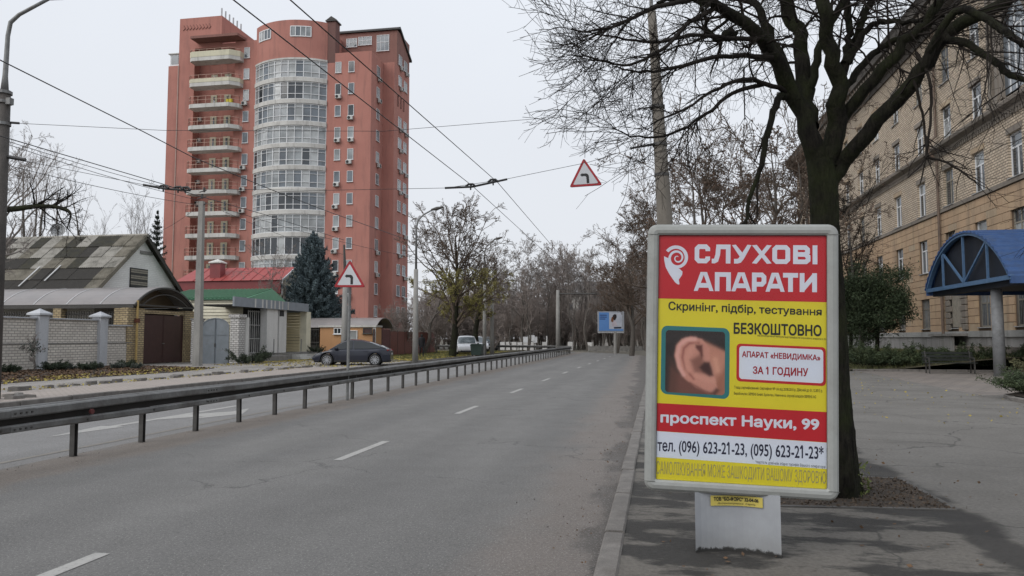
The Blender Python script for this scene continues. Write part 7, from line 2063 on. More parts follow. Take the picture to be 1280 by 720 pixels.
class Grower:
    """grows branches from limbs; every branch is a K-point polyline collected per level"""
    def __init__(s, seed): s.r = np.random.default_rng(seed); s.lv = {}
    def put(s, level, P, Rr): s.lv.setdefault(level, []).append((P, Rr))
    def children(s, P, Rr, level, spec):
        """P (N,K,3), Rr (N,K). spec = list of dict per level"""
        if level >= len(spec): return
        sp = spec[level]; N, K, _ = P.shape; n = sp['n']; r = s.r
        seglen = np.linalg.norm(np.diff(P, axis=1), axis=2).sum(1)
        idx = np.repeat(np.arange(N), n); M_ = len(idx)
        f = r.uniform(sp.get('f0', .25), 1.0, M_) ** sp.get('fp', .8)
        u = f * (K - 1); k0 = np.minimum(u.astype(int), K - 2); fr = (u - k0)[:, None]
        S = P[idx, k0] * (1 - fr) + P[idx, k0 + 1] * fr
        T = P[idx, k0 + 1] - P[idx, k0]; T /= np.linalg.norm(T, axis=1)[:, None] + 1e-9
        pr = Rr[idx, k0] * (1 - fr[:, 0]) + Rr[idx, k0 + 1] * fr[:, 0]
        rnd = r.normal(size=(M_, 3)); rnd -= (rnd * T).sum(1)[:, None] * T; rnd /= np.linalg.norm(rnd, axis=1)[:, None]
        ang = np.radians(r.normal(sp.get('ang', 48), sp.get('sd', 12), M_))[:, None]
        D = T * np.cos(ang) + rnd * np.sin(ang)
        D += np.array(sp.get('bias', (0, 0, .15))); D /= np.linalg.norm(D, axis=1)[:, None]
        L = sp['len'] * r.uniform(.5, 1.15, M_)
        if sp.get('rel'): L = L * seglen[idx] * (1.15 - .6 * f)
        Kc = sp.get('k', 5); pts = [S]; d = D; g = np.array([0, 0, sp.get('grav', 0)])
        for i in range(Kc - 1):
            d = d + g * (i + 1) / Kc + r.normal(size=(M_, 3)) * sp.get('wob', .16); d = d / np.linalg.norm(d, axis=1)[:, None]
            pts.append(pts[-1] + d * (L / (Kc - 1))[:, None])
        Q = np.stack(pts, 1); r0 = np.minimum(pr * sp.get('rr', .6), sp.get('rmax', 9)); tt = np.linspace(0, 1, Kc)
        QR = r0[:, None] * (1 - tt[None] * .72); QR = np.maximum(QR, sp.get('rmin', .004))
        s.put(level, Q, QR); s.children(Q, QR, level + 1, spec)
    def mesh(s, name, mat, parent, loc=None, sides=(6, 5, 4, 3, 3, 3)):
        parts = []
        for lv in sorted(s.lv):
            for P, Rr in s.lv[lv]: parts.append(tubes_np(P, Rr, sides[min(lv, len(sides) - 1)]))
        V, F = join_vf(parts); return np_mesh(name, V, F, mat, parent, smooth=True, loc=loc)
    def tips(s, level=None):
        lv = max(s.lv) if level is None else level
        return np.concatenate([P[:, -1] for P, _ in s.lv[lv]]), np.concatenate([P.reshape(-1, 3) for P, _ in s.lv[lv]])
def resample(pts, rad, K):
    """smooth Catmull-Rom through control points"""
    pts = [np.array(p, float) for p in pts]; n = len(pts); out = []; orad = []
    for i in range(K):
        u = i / (K - 1) * (n - 1); k = min(int(u), n - 2); f = u - k
        p0 = pts[max(k - 1, 0)]; p1 = pts[k]; p2 = pts[k + 1]; p3 = pts[min(k + 2, n - 1)]
        out.append(.5 * ((2 * p1) + (-p0 + p2) * f + (2 * p0 - 5 * p1 + 4 * p2 - p3) * f * f + (-p0 + 3 * p1 - 3 * p2 + p3) * f ** 3)); orad.append(rad[k] * (1 - f) + rad[k + 1] * f)
    return np.array(out), np.array(orad)

# ---- the big bare linden on the right, limbs laid where they stand
def big_linden():
    T0 = G(1043, 614, .065); d0 = 7.15
    def Q(px, py, d): return tuple(W(px, py, D=d))
    t = thing('linden_tree', 'large bare mossy linden with forked limbs and drooping twigs standing behind the advertising stand', 'tree', (T0.x, T0.y, .065))
    tb = [(T0.x - .02, T0.y, -.05), Q(1044, 585, d0), Q(1041, 480, d0), Q(1038, 380, d0), Q(1032, 300, d0), Q(1029, 240, d0), Q(1025, 200, d0)]
    tr = [.30, .20, .148, .130, .126, .128, .122]
    P, Rr = resample(tb, tr, 110)
    V, F = tubes_np(P[None], Rr[None], 72)
    # furrowed, knotted surface
    ang = np.tile(np.arange(72) * 2 * PI / 72, 110)
    cen = np.repeat(P, 72, 0); dv = V - cen; zz_ = V[:, 2]
    furrow = 1 + .02 * np.sin(ang * 5 + zz_ * 1.7) + .035 * np.abs(np.sin(ang * 11 + 1.6 * np.sin(zz_ * 4.1) + .8 * np.sin(zz_ * 11))) * (1 + .5 * np.sin(zz_ * 23 + ang * 3)) + .10 * np.exp(-zz_ * 5) * np.sin(ang * 5 + 1) + .012 * nrng.normal(size=len(ang))
    V = cen + dv * furrow[:, None]
    np_mesh('trunk', V, F, m_bark, t, smooth=True)
    limbs = [
        # left stem and its forks
        ([Q(1024, 215, d0), Q(1010, 170, d0), Q(997, 125, d0), Q(975, 80, d0 - .1), Q(950, 45, d0 - .3), Q(915, 18, d0 - .5), Q(880, 4, d0 - .7), Q(850, -2, d0 - .8), Q(822, 4, d0 - .9)], [.14, .125, .11, .095, .085, .07, .055, .035, .02]),
        ([Q(997, 130, d0), Q(972, 65, d0 + .1), Q(950, 20, d0 + .3), Q(925, -25, d0 + .5), Q(890, -80, d0 + .6)], [.10, .075, .055, .045, .03]),
        ([Q(1012, 160, d0), Q(1004, 100, d0 + .2), Q(1000, 50, d0 + .3), Q(985, 10, d0 + .4), Q(975, -60, d0 + .6)], [.12, .10, .095, .085, .06]),
        ([Q(1012, 110, d0 + .1), Q(1030, 45, d0 + .1), Q(1052, 5, d0 + .2), Q(1075, -60, d0 + .2)], [.06, .05, .045, .04]),
        # middle upright stem
        ([Q(1036, 215, d0), Q(1044, 160, d0), Q(1047, 100, d0 - .1), Q(1036, 45, d0 - .2), Q(1030, 0, d0 - .3), Q(1028, -80, d0 - .3)], [.14, .125, .105, .09, .085, .06]),
        ([Q(1047, 120, d0), Q(1060, 60, d0 + .2), Q(1062, 20, d0 + .3), Q(1056, -50, d0 + .4)], [.06, .05, .045, .04]),
        # right stems
        ([Q(1040, 190, d0), Q(1058, 145, d0), Q(1094, 98, d0 - .2), Q(1130, 58, d0 - .3), Q(1158, 26, d0 - .4), Q(1180, -12, d0 - .5), Q(1210, -70, d0 - .6)], [.10, .08, .072, .07, .062, .055, .04]),
        ([Q(1034, 235, d0), Q(1050, 205, d0), Q(1092, 160, d0 - .3), Q(1134, 112, d0 - .5), Q(1160, 66, d0 - .7), Q(1188, 40, d0 - .8), Q(1232, 14, d0 - 1), Q(1275, -12, d0 - 1.1), Q(1340, -50, d0 - 1.3)], [.13, .11, .10, .092, .085, .078, .07, .06, .04]),
        # thinner hand-laid branches
        ([Q(1056, 80, d0 + .1), Q(1085, 35, d0 + .1), Q(1105, 28, d0), Q(1142, 26, d0 - .2), Q(1180, 20, d0 - .5)], [.05, .032, .028, .022, .012]),
        ([Q(1060, 78, d0 + .3), Q(1076, 30, d0 + .3), Q(1095, -10, d0 + .3)], [.05, .04, .03]),
        ([Q(1056, 110, d0), Q(1092, 66, d0), Q(1120, 50, d0 - .1), Q(1150, 42, d0 - .3)], [.04, .035, .028, .015]),
        ([Q(1176, 44, d0 - .8), Q(1210, 57, d0 - 1), Q(1243, 77, d0 - 1.2), Q(1268, 96, d0 - 1.3), Q(1300, 101, d0 - 1.5)], [.04, .032, .03, .026, .018]),
        ([Q(1160, 66, d0 - .8), Q(1195, 14, d0 - 1.1), Q(1230, 22, d0 - 1.3), Q(1258, 40, d0 - 1.5), Q(1290, 64, d0 - 1.7)], [.035, .034, .032, .03, .02]),
        ([Q(1145, 66, d0 - .6), Q(1160, 92, d0 - .7), Q(1164, 132, d0 - .8), Q(1161, 170, d0 - .9), Q(1156, 198, d0 - .9), Q(1135, 222, d0 - 1)], [.018, .015, .013, .011, .009, .006]),
        ([Q(1140, 92, d0 - .6), Q(1150, 128, d0 - .6), Q(1156, 165, d0 - .6), Q(1158, 190, d0 - .7), Q(1150, 230, d0 - .7)], [.016, .013, .011, .009, .005]),
        ([Q(1155, 196, d0 - .9), Q(1185, 204, d0 - 1), Q(1220, 228, d0 - 1.2)], [.012, .01, .006]),
        # drooping dark branch at the left of the trunk
        ([Q(985, 118, d0), Q(972, 125, d0 - .1), Q(965, 150, d0 - .2), Q(956, 175, d0 - .25), Q(952, 205, d0 - .3), Q(945, 222, d0 - .3), Q(934, 262, d0 - .35), Q(930, 285, d0 - .4)], [.05, .035, .032, .03, .026, .022, .018, .012]),
        ([Q(918, 40, d0 - .5), Q(908, 42, d0 - .55), Q(895, 50, d0 - .6), Q(880, 20, d0 - .7), Q(872, -10, d0 - .8)], [.045, .035, .022, .018, .012]),
        ([Q(930, 85, d0 - .1), Q(930, 110, d0 - .1), Q(931, 150, d0 - .15)], [.009, .008, .005]),
        # long whips sweeping down to the left
        ([Q(985, 115, d0), Q(955, 103, d0 - .3), Q(925, 100, d0 - .6), Q(885, 118, d0 - .9), Q(850, 140, d0 - 1.2), Q(815, 155, d0 - 1.4)], [.03, .022, .018, .014, .01, .006]),
        ([Q(965, 72, d0 - .2), Q(930, 70, d0 - .5), Q(890, 72, d0 - .8), Q(845, 85, d0 - 1.1), Q(800, 90, d0 - 1.4), Q(765, 84, d0 - 1.5)], [.03, .024, .02, .015, .01, .005]),
        ([Q(950, 50, d0 - .3), Q(915, 48, d0 - .6), Q(870, 45, d0 - .9), Q(820, 52, d0 - 1.2), Q(775, 48, d0 - 1.4), Q(730, 38, d0 - 1.6)], [.028, .022, .018, .014, .009, .004]),
        ([Q(955, 105, d0 - .2), Q(915, 118, d0 - .5), Q(880, 145, d0 - .7), Q(845, 165, d0 - 1), Q(800, 172, d0 - 1.3), Q(765, 160, d0 - 1.5)], [.025, .019, .015, .012, .008, .004]),
        ([Q(895, 10, d0 - .6), Q(860, 30, d0 - .9), Q(830, 60, d0 - 1.2), Q(790, 80, d0 - 1.5), Q(760, 78, d0 - 1.7), Q(725, 66, d0 - 1.8)], [.025, .02, .015, .011, .008, .004]),
        ([Q(862, 0, d0 - .8), Q(820, 10, d0 - 1.1), Q(770, 32, d0 - 1.5), Q(735, 40, d0 - 1.7), Q(710, 36, d0 - 1.8)], [.025, .018, .013, .008, .004]),
    ]
    g = Grower(5); lim_parts = []
    main = []
    for i, (pts, rad) in enumerate(limbs):
        rad = [q * (.74 if rad[0] > .05 else .95) for q in rad]
        P, Rr = resample(pts, rad, 22); Rr = Rr * nrng.uniform(.96, 1.04, Rr.shape)
        P[1:-1] += nrng.normal(size=(20, 3)) * min(.02, rad[0] * .2); main.append((P, Rr))
        V, F = tubes_np(P[None], Rr[None], 16 if rad[0] > .08 else 8)
        nm_ = 'limb' if rad[0] >= .05 else 'branch'
        np_mesh(nm_, V, F, m_bark if rad[0] > .03 else m_twig, t, smooth=True)
    spec_big = [dict(n=13, len=1.15, ang=52, sd=16, f0=.25, bias=(-.22, -.1, -.02), grav=-.10, wob=.2, k=8, rr=.30, rmax=.016, rmin=.0035),
                dict(n=9, len=.55, ang=45, sd=14, f0=.15, bias=(0, 0, -.15), grav=-.08, wob=.23, k=5, rr=.55, rmin=.0018),
                dict(n=5, len=.24, ang=45, sd=14, f0=.15, bias=(0, 0, -.05), grav=-.0, wob=.24, k=4, rr=.7, rmin=.0013)]
    whip = [dict(n=12, len=.62, ang=38, sd=12, f0=.15, bias=(-.1, 0, -.15), grav=-.06, wob=.13, k=6, rr=.5, rmin=.0025),
            dict(n=8, len=.36, ang=42, sd=14, f0=.1, bias=(0, 0, -.05), wob=.17, k=4, rr=.6, rmin=.0018),
            dict(n=3, len=.14, ang=45, sd=14, f0=.2, wob=.2, k=3, rr=.7, rmin=.0014)]
    gb1 = Grower(8); gb2 = Grower(9); gb3 = Grower(10)
    right = [dict(n=11, len=1.1, ang=55, sd=16, f0=.25, bias=(.12, -.1, -.15), grav=-.14, wob=.16, k=8, rr=.28, rmax=.013, rmin=.003),
             dict(n=6, len=.42, ang=45, sd=14, f0=.15, bias=(0, 0, -.18), grav=-.08, wob=.18, k=5, rr=.6, rmin=.002),
             dict(n=3, len=.2, ang=45, sd=14, f0=.2, wob=.2, k=4, rr=.7, rmin=.0015)]
    for i, (P, Rr) in enumerate(main):
        if i in (0, 1, 2): gb1.children(P[None], Rr[None], 0, spec_big)
        elif i in (6, 7, 8, 9, 10, 11, 12): gb3.children(P[None], Rr[None], 0, right)
        elif i in (3, 4, 5): gb3.children(P[None], Rr[None], 0, right)
        elif i >= 19: gb2.children(P[None], Rr[None], 0, whip)
        else: gb3.children(P[None], Rr[None], 1, right)
    for gg, nm_ in ((gb1, 'left_crown_twigs'), (gb2, 'drooping_twigs'), (gb3, 'right_crown_twigs')): gg.mesh(nm_, m_twig, t, sides=(5, 4, 3, 3))['kind'] = 'stuff'
    # suckers at the base
    base = np.array([T0.x, T0.y, .07]); n = 500
    a = nrng.uniform(0, 2 * PI, n); rr_ = nrng.uniform(.22, .33, n); C = base + np.stack([np.cos(a) * rr_, np.sin(a) * rr_ , nrng.uniform(0, .35, n) ** 1.2], 1)
    V, F = leaf_scatter(C, .022, nrng); np_mesh('sucker_leaves', V, F, M('sucker_green', (0.10, 0.14, 0.035), (0.13, 0.13, 0.04), scale=20), t)['kind'] = 'stuff'
big_linden()
# tree pit
pit = [G(965, 633, .065), G(1196, 638, .065), G(1125, 599, .065), G(965, 592, .065)]
so = sheet('tree_pit_soil', [(p.x, p.y) for p in pit], .071, m_soil)
pe = thing('tree_pit_edging', None, None, (pit[0].x, pit[0].y, 0)); pe['kind'] = 'structure'
for a, b in ((0, 1), (1, 2), (2, 3)):
    p, q = pit[a], pit[b]; n = 3
    for k in range(n):
        s = p + (q - p) * (k / n); e = p + (q - p) * ((k + .985) / n); MB().obox((s.x, s.y, .066), (e.x, e.y, .066), .05, .022).build('edging_strip', M('pit_edge', (0.10, 0.095, 0.088), (0.06, 0.056, 0.052), scale=4), pe)
P_ = []
while len(P_) < 1800:
    u, v = nrng.uniform(0, 1, 2); a = pit[0] * (1 - u) + pit[1] * u; b = pit[3] * (1 - u) + pit[2] * u; q = a * (1 - v) + b * v
    P_.append((q.x, q.y, .078))
V, F = leaf_scatter(np.array(P_), .016, nrng, flat=.3)
o = np_mesh('leaf_litter', V, F, M('old_litter', (0.10, 0.07, 0.045), (0.05, 0.037, 0.028), scale=30), None, loc=P_[0]); props(o, 'crumbled brown leaf litter and bark chips in the tree pit', 'leaf litter', kind='stuff')

# ---- generic bare trees, a few variants shared by copies
def bare_tree(name, label, loc, H, r0, seed, style='round', group=None, leaves=None, twmat=None, bkmat=None, dense=1.0, cat='tree', lean=0.0, stems=1, split=.3, spread=1.0, tw=1.0):
    t = thing(name, label, cat, loc, group); base = np.array(loc, float); rs = np.random.default_rng(seed)
    g = Grower(seed); mains = []
    for s_ in range(stems):
        off = rs.normal(size=2) * (.12 * H if stems > 1 else .0) * .3
        top = base + np.array([off[0] * 3 + lean * H + rs.normal() * .03 * H, off[1] * 3, H * (.9 if style != 'tall' else 1.0) * rs.uniform(.9, 1.0)])
        pts = [base + np.array([off[0] * .4, off[1] * .4, -.1])]
        for f in (.25, .5, .75): pts.append(base * (1 - f) + top * f + np.append(rs.normal(size=2) * H * .022, 0))
        pts.append(top); P, Rr = resample(pts, [r0 * 1.15, r0 * .85, r0 * .6, r0 * .35, r0 * .08], 16)
        mains.append((P, Rr))
    parts = [tubes_np(P[None], Rr[None], 9) for P, Rr in mains]; V, F = join_vf(parts); np_mesh('trunk', V, F, bkmat or m_bark2, t, smooth=True)
    if style == 'round':
        spec = [dict(n=int(13 * dense / stems) + 3, len=.40 * H * spread, ang=46 + 12 * (spread - 1) * 4, sd=10, f0=split, fp=.9, bias=(0, 0, .30), grav=.05, wob=.17, k=8, rr=.50, rmin=.015),
                dict(n=8, len=.42, rel=1, ang=46, sd=14, f0=.15, bias=(0, 0, .10), wob=.15, k=6, rr=.5, rmin=.009),
                dict(n=7, len=.46, rel=1, ang=45, sd=15, f0=.1, bias=(0, 0, .06), wob=.18, k=5, rr=.55, rmin=.006),
                dict(n=5, len=.55, rel=1, ang=40, sd=14, f0=.1, wob=.2, k=3, rr=.6, rmin=.0045)]
    elif style == 'tall':
        spec = [dict(n=int(24 * dense), len=.24 * H, ang=30, sd=8, f0=split, fp=.9, bias=(0, 0, .55), grav=.08, wob=.09, k=7, rr=.38, rmin=.012),
                dict(n=6, len=.42, rel=1, ang=32, sd=10, f0=.2, bias=(0, 0, .25), wob=.12, k=5, rr=.5, rmin=.008),
                dict(n=6, len=.45, rel=1, ang=35, sd=12, f0=.15, bias=(0, 0, .15), wob=.16, k=4, rr=.6, rmin=.0055)]
    else:  # bush
        spec = [dict(n=int(26 * dense), len=.55 * H, ang=40, sd=16, f0=.05, bias=(0, 0, .3), wob=.14, k=6, rr=.5, rmin=.010),
                dict(n=8, len=.5, rel=1, ang=42, sd=13, f0=.15, wob=.18, k=5, rr=.6, rmin=.006), dict(n=6, len=.5, rel=1, ang=42, sd=13, f0=.15, wob=.2, k=3, rr=.6, rmin=.0045)]
    for sp_i, sp_d in enumerate(spec):
        if sp_i >= 1: sp_d['rmin'] = sp_d['rmin'] * tw
    for P, Rr in mains: g.children(P[None], Rr[None], 0, spec)
    g.mesh('crown', twmat or m_twig2, t, sides=(5, 4, 3, 3))
    if leaves:
        n, mat, size, zlo, zhi = leaves; tip, allp = g.tips()
        z = (allp[:, 2] - base[2]) / H; ok = allp[(z > zlo) & (z < zhi)]
        C = ok[rs.integers(0, len(ok), n)] + rs.normal(size=(n, 3)) * .06
        V, F = leaf_scatter(C, size, rs); np_mesh('leaves', V, F, mat, t)['kind'] = 'stuff'
    return t
m_ylf = M('yellow_leaf', (0.33, 0.29, 0.07), (0.19, 0.18, 0.06), scale=6, rough=.7); m_brlf = M('dry_leaf', (0.14, 0.085, 0.055), (0.09, 0.055, 0.038), scale=8, rough=.9)
pt = G(565, 446, .11)
bare_tree('yellow_leaved_tree', 'wide spreading tree with bare crown and lingering yellow-green leaves below, near the street lamp', (pt.x, pt.y, .11), 11.0, .28, 31, 'round', leaves=(15000, m_ylf, .05, .18, .62), twmat=m_twig3, bkmat=m_bark, dense=3.9, split=.17, spread=1.2, tw=2.0)
p2 = W(597, 437, D=68)
bare_tree('yellow_leaved_tree', 'narrower dark-trunked tree with a few yellow leaves standing over the green bin', (p2.x, p2.y, .11), 8.8, .30, 33, 'round', leaves=(2500, m_ylf, .06, .3, .75), twmat=m_twig3, bkmat=m_bark, dense=1.6, split=.3, tw=2.0)
p3 = W(548, 440, D=70)
bare_tree('leaning_tree', 'thin dark tree leaning right behind the broad yellow-leaved tree', (p3.x - 1.5, p3.y, .11), 6.0, .2, 35, 'round', twmat=m_twig2, lean=.25)
# copies for the wall of trees beyond the bend
m_wood = M('wood_twig_haze', (0.32, 0.275, 0.25), (0.24, 0.205, 0.185), rough=1, spec=.1)  # twig colour paled to stand in for haze over the far wood
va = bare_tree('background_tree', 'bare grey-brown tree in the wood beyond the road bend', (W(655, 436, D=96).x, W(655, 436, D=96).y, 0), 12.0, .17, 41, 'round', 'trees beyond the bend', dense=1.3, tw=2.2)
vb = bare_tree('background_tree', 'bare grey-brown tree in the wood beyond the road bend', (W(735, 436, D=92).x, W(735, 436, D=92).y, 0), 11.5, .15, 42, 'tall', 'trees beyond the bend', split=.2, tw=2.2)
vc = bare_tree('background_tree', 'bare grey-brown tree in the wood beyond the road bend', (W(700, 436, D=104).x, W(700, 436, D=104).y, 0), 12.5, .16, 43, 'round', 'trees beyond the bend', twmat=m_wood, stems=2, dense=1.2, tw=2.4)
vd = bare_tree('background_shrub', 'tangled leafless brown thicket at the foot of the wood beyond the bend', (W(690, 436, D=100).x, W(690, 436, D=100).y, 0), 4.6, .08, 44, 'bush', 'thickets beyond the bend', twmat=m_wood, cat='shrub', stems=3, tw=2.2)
rt = random.Random(4)
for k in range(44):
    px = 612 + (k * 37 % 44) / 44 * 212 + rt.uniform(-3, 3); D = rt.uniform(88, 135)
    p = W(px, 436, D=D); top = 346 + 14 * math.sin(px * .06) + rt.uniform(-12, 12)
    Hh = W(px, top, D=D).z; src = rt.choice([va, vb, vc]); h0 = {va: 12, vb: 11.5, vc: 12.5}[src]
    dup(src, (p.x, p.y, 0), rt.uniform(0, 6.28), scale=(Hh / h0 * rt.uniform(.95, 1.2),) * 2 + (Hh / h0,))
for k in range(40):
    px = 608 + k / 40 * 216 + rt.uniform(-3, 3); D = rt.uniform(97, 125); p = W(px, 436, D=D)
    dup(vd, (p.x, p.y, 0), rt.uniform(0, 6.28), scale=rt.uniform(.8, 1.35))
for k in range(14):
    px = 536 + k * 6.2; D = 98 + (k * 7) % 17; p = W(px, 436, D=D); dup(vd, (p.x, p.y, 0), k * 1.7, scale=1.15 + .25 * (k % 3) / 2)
# hazel-like tangle left of the yellow tree, at the foot of the tower
for k, (px, D, s_, lb) in enumerate(((505, 66, .7, 'low bare brown shrub behind the concrete street lamp'), (545, 72, .9, 'bare brown shrub behind the person and the leaning tree'), (492, 74, .75, 'bare reddish shrub against the foot of the tower'), (618, 84, .8, 'bare shrub between the two concrete poles'), (530, 80, 1.0, 'taller bare thicket between the tower and the broad tree'))):
    p = W(px, 440, D=D); dup(vd, (p.x, p.y, .1), k * 1.3, lb, 'thickets beside the tower', scale=s_)['group'] = 'thickets beside the tower'
# roadside trees on the right behind the advertising stand
m_lf_dry = m_brlf
ra_ = W(885, 430, D=31)
t1 = bare_tree('roadside_tree', 'bare tree with clinging dry brown leaves directly above the advertising stand', (ra_.x, ra_.y, .1), 9.6, .17, 51, 'round', leaves=(3000, m_brlf, .05, .35, .98), twmat=m_twig3, dense=2.6, split=.2, stems=2, tw=1.4)
def rtree(px, D, Ht, src, rot, lb, s=None):
    p = W(px, 430, D=D); r = dup(src, (p.x, p.y, .1), rot, lb, scale=s or Ht / 9.6)
    if 'group' in r: del r['group']
    return r
rtree(975, 38, 12.5, t1, 1.9, 'bare tree with brown leaves seen left of the linden trunk')
rtree(812, 52, 12.5, t1, 3.6, 'farther bare roadside tree rising left of the advertising stand', s=1.25)
rtree(930, 55, 15, t1, 5.0, 'tall bare tree farther back between stand and institute', s=1.5)
rtree(790, 66, 11.5, t1, .7, 'bare brown-leaved tree behind the billboard', s=1.12)
rtree(840, 75, 14, t1, 4.2, 'distant bare tree over the top left corner of the advertising stand', s=1.35)
rtree(1010, 46, 13, t1, 2.7, 'bare tree with brown leaves just right of the forked linden trunk top', s=1.3)
rtree(770, 80, 9, t1, 2.2, 'small bare brown tree left of the billboard post', s=1.0)
# dark evergreen pair in front of the institute wall
def conifer_cloud(name, label, loc, H, Rr, n, size, mat, seed, shape='round', trunk=True, cat='tree', tilt=.0):
    rs = np.random.default_rng(seed); t = thing(name, label, cat, loc); b = np.array(loc, float)
    C = []
    nc = 120
    cl = rs.normal(size=(nc, 3)); cl /= np.linalg.norm(cl, axis=1)[:, None]; cl *= rs.uniform(.3, 1, (nc, 1)) ** .5; an_g = np.arctan2(cl[:, 1], cl[:, 0]); cl *= (1 + .22 * np.sin(3 * an_g + seed) + .15 * np.sin(5 * an_g + 9 * cl[:, 2]))[:, None]
    if shape == 'round':
        cen = b + np.array([0, 0, H * .60]); cl = cen + cl * np.array([Rr, Rr, H * .42])
        csz = Rr * .13
    else:
        cen = b + np.array([0, 0, H * .5]); cl = cen + cl * np.array([Rr, Rr * .8, H * .45]); csz = Rr * .16
    idx = rs.integers(0, nc, n); P = cl[idx] + rs.normal(size=(n, 3)) * csz
    P = P[P[:, 2] > b[2] + .03]
    V, F = leaf_scatter(P, size, rs, aspect=.28); np_mesh('foliage', V, F, mat, t)
    if trunk:
        g = Grower(seed); Pm, Rm = resample([b + np.array([0, 0, -.1]), b + np.array([.05, 0, H * .3]), b + np.array([0, .05, H * .6]), b + np.array([0, 0, H * .9])], [.12, .10, .07, .02], 10)
        V, F = tubes_np(Pm[None], Rm[None], 8); np_mesh('trunk', V, F, m_bark, t, smooth=True)
        g.children(Pm[None], Rm[None], 0, [dict(n=16, len=H * .32, ang=50, sd=10, f0=.2, bias=(0, 0, .3), k=5, rr=.5, rmin=.012)]); g.mesh('branches', m_twig, t)
    return t
m_thuja = M('thuja_leaf', (0.040, 0.060, 0.022), (0.022, 0.036, 0.016), scale=4, rough=.8); m_jun = M('juniper_leaf', (0.060, 0.080, 0.030), (0.030, 0.048, 0.022), scale=3, rough=.8)
pth = W(1096, 440, D=38)
conifer_cloud('thuja_tree', 'rounded dark green thuja in front of the institute wall', (pth.x, pth.y, .45), 4.7, 1.65, 26000, .085, m_thuja, 61)
pt4 = W(1070, 438, D=44); conifer_cloud('thuja_tree', 'taller dark thuja partly hidden behind the linden trunk', (pt4.x - .3, pt4.y, .5), 5.0, 1.7, 16000, .09, m_thuja, 62)
def juniper(name, label, cx, cy, z, rx, ry, h, n, seed, mat=m_jun, size=.09):
    rs = np.random.default_rng(seed); t = thing(name, label, 'shrub', (cx, cy, z)); nb = max(30, int(n / 170))
    a = rs.uniform(0, 2 * PI, nb); r = rs.uniform(.1, 1, nb) ** .6
    S = np.array([cx, cy, z]) + np.stack([np.cos(a) * r * rx * .6, np.sin(a) * r * ry * .6, rs.uniform(.02, .1, nb)], 1)
    D = np.stack([np.cos(a) * rs.uniform(.3, 1, nb), np.sin(a) * rs.uniform(.3, 1, nb), rs.uniform(.35, 1.0, nb)], 1); D /= np.linalg.norm(D, axis=1)[:, None]
    L = h * rs.uniform(.8, 1.5, nb); tt = np.linspace(0, 1, 6); P = S[:, None] + D[:, None] * (L[:, None] * tt[None])[..., None]; P[:, :, 2] -= (tt ** 2 * .25 * h)[None]
    V, F = tubes_np(P, np.broadcast_to(.014 * (1 - tt * .7), P.shape[:2]).copy(), 3); np_mesh('stems', V, F, m_twig, t)
    i = rs.integers(0, nb, n); f = rs.uniform(.15, 1.02, n); C = S[i] + D[i] * (L[i] * f)[:, None]; C[:, 2] -= f ** 2 * .25 * h; C += rs.normal(size=(n, 3)) * .055 * h ** .5
    C[:, 2] = np.maximum(C[:, 2], z + .02); V, F = leaf_scatter(C, size, rs, aspect=.3); np_mesh('foliage', V, F, mat, t); return t
jl = [('low juniper shrub at the foot of the linden trunk beyond the plaza', 10.2, 38.0), ('low green juniper beneath the rounded thuja', 11.3, 38.4), ('spreading juniper between thuja and bench', 12.6, 38.2), ('dark juniper directly behind the left end of the bench', 13.9, 38.4), ('dark juniper behind the middle of the bench', 15.1, 38.2), ('dark juniper behind the right end of the bench', 16.3, 38.3)]
for k, (lb, x, y) in enumerate(jl): juniper('juniper_shrub', lb, x, y, .22, 1.05, .85, 1.0, 7000, 70 + k, size=.06)
for k, (lb, x, y, s_) in enumerate((('bright low juniper at the corner of the planting bed by the column', 9.4, 20.3, 1.0), ('juniper spreading over the kerb of the planting bed', 9.9, 19.2, 1.1), ('juniper in the planting bed at the right picture edge', 10.6, 18.0, 1.1), ('broad juniper at the back of the planting bed', 11.0, 20.2, 1.2), ('juniper half out of view in the planting bed', 12.2, 19.0, 1.2))):
    juniper('juniper_shrub', lb, x, y, .2, .85 * s_, .8 * s_, .62, 9000, 80 + k, size=.035)
juniper('dry_perennial', 'dry yellowish perennials with upright stems around the column foot', 14.6, 30.6, .1, .8, .8, 1.0, 2500, 90, M('dry_perennial_leaf', (0.13, 0.12, 0.06), (0.08, 0.085, 0.04), scale=4), .05)
# bare shrub against the wall beside the linden
sb = W(1092, 300, D=36)
bare_tree('wall_tree', 'slender bare tree before the brick wall just right of the linden trunk', (W(1085, 440, D=40).x - .6, W(1085, 440, D=40).y - 1, .3), 9.5, .12, 91, 'round', twmat=m_twig, dense=.8)

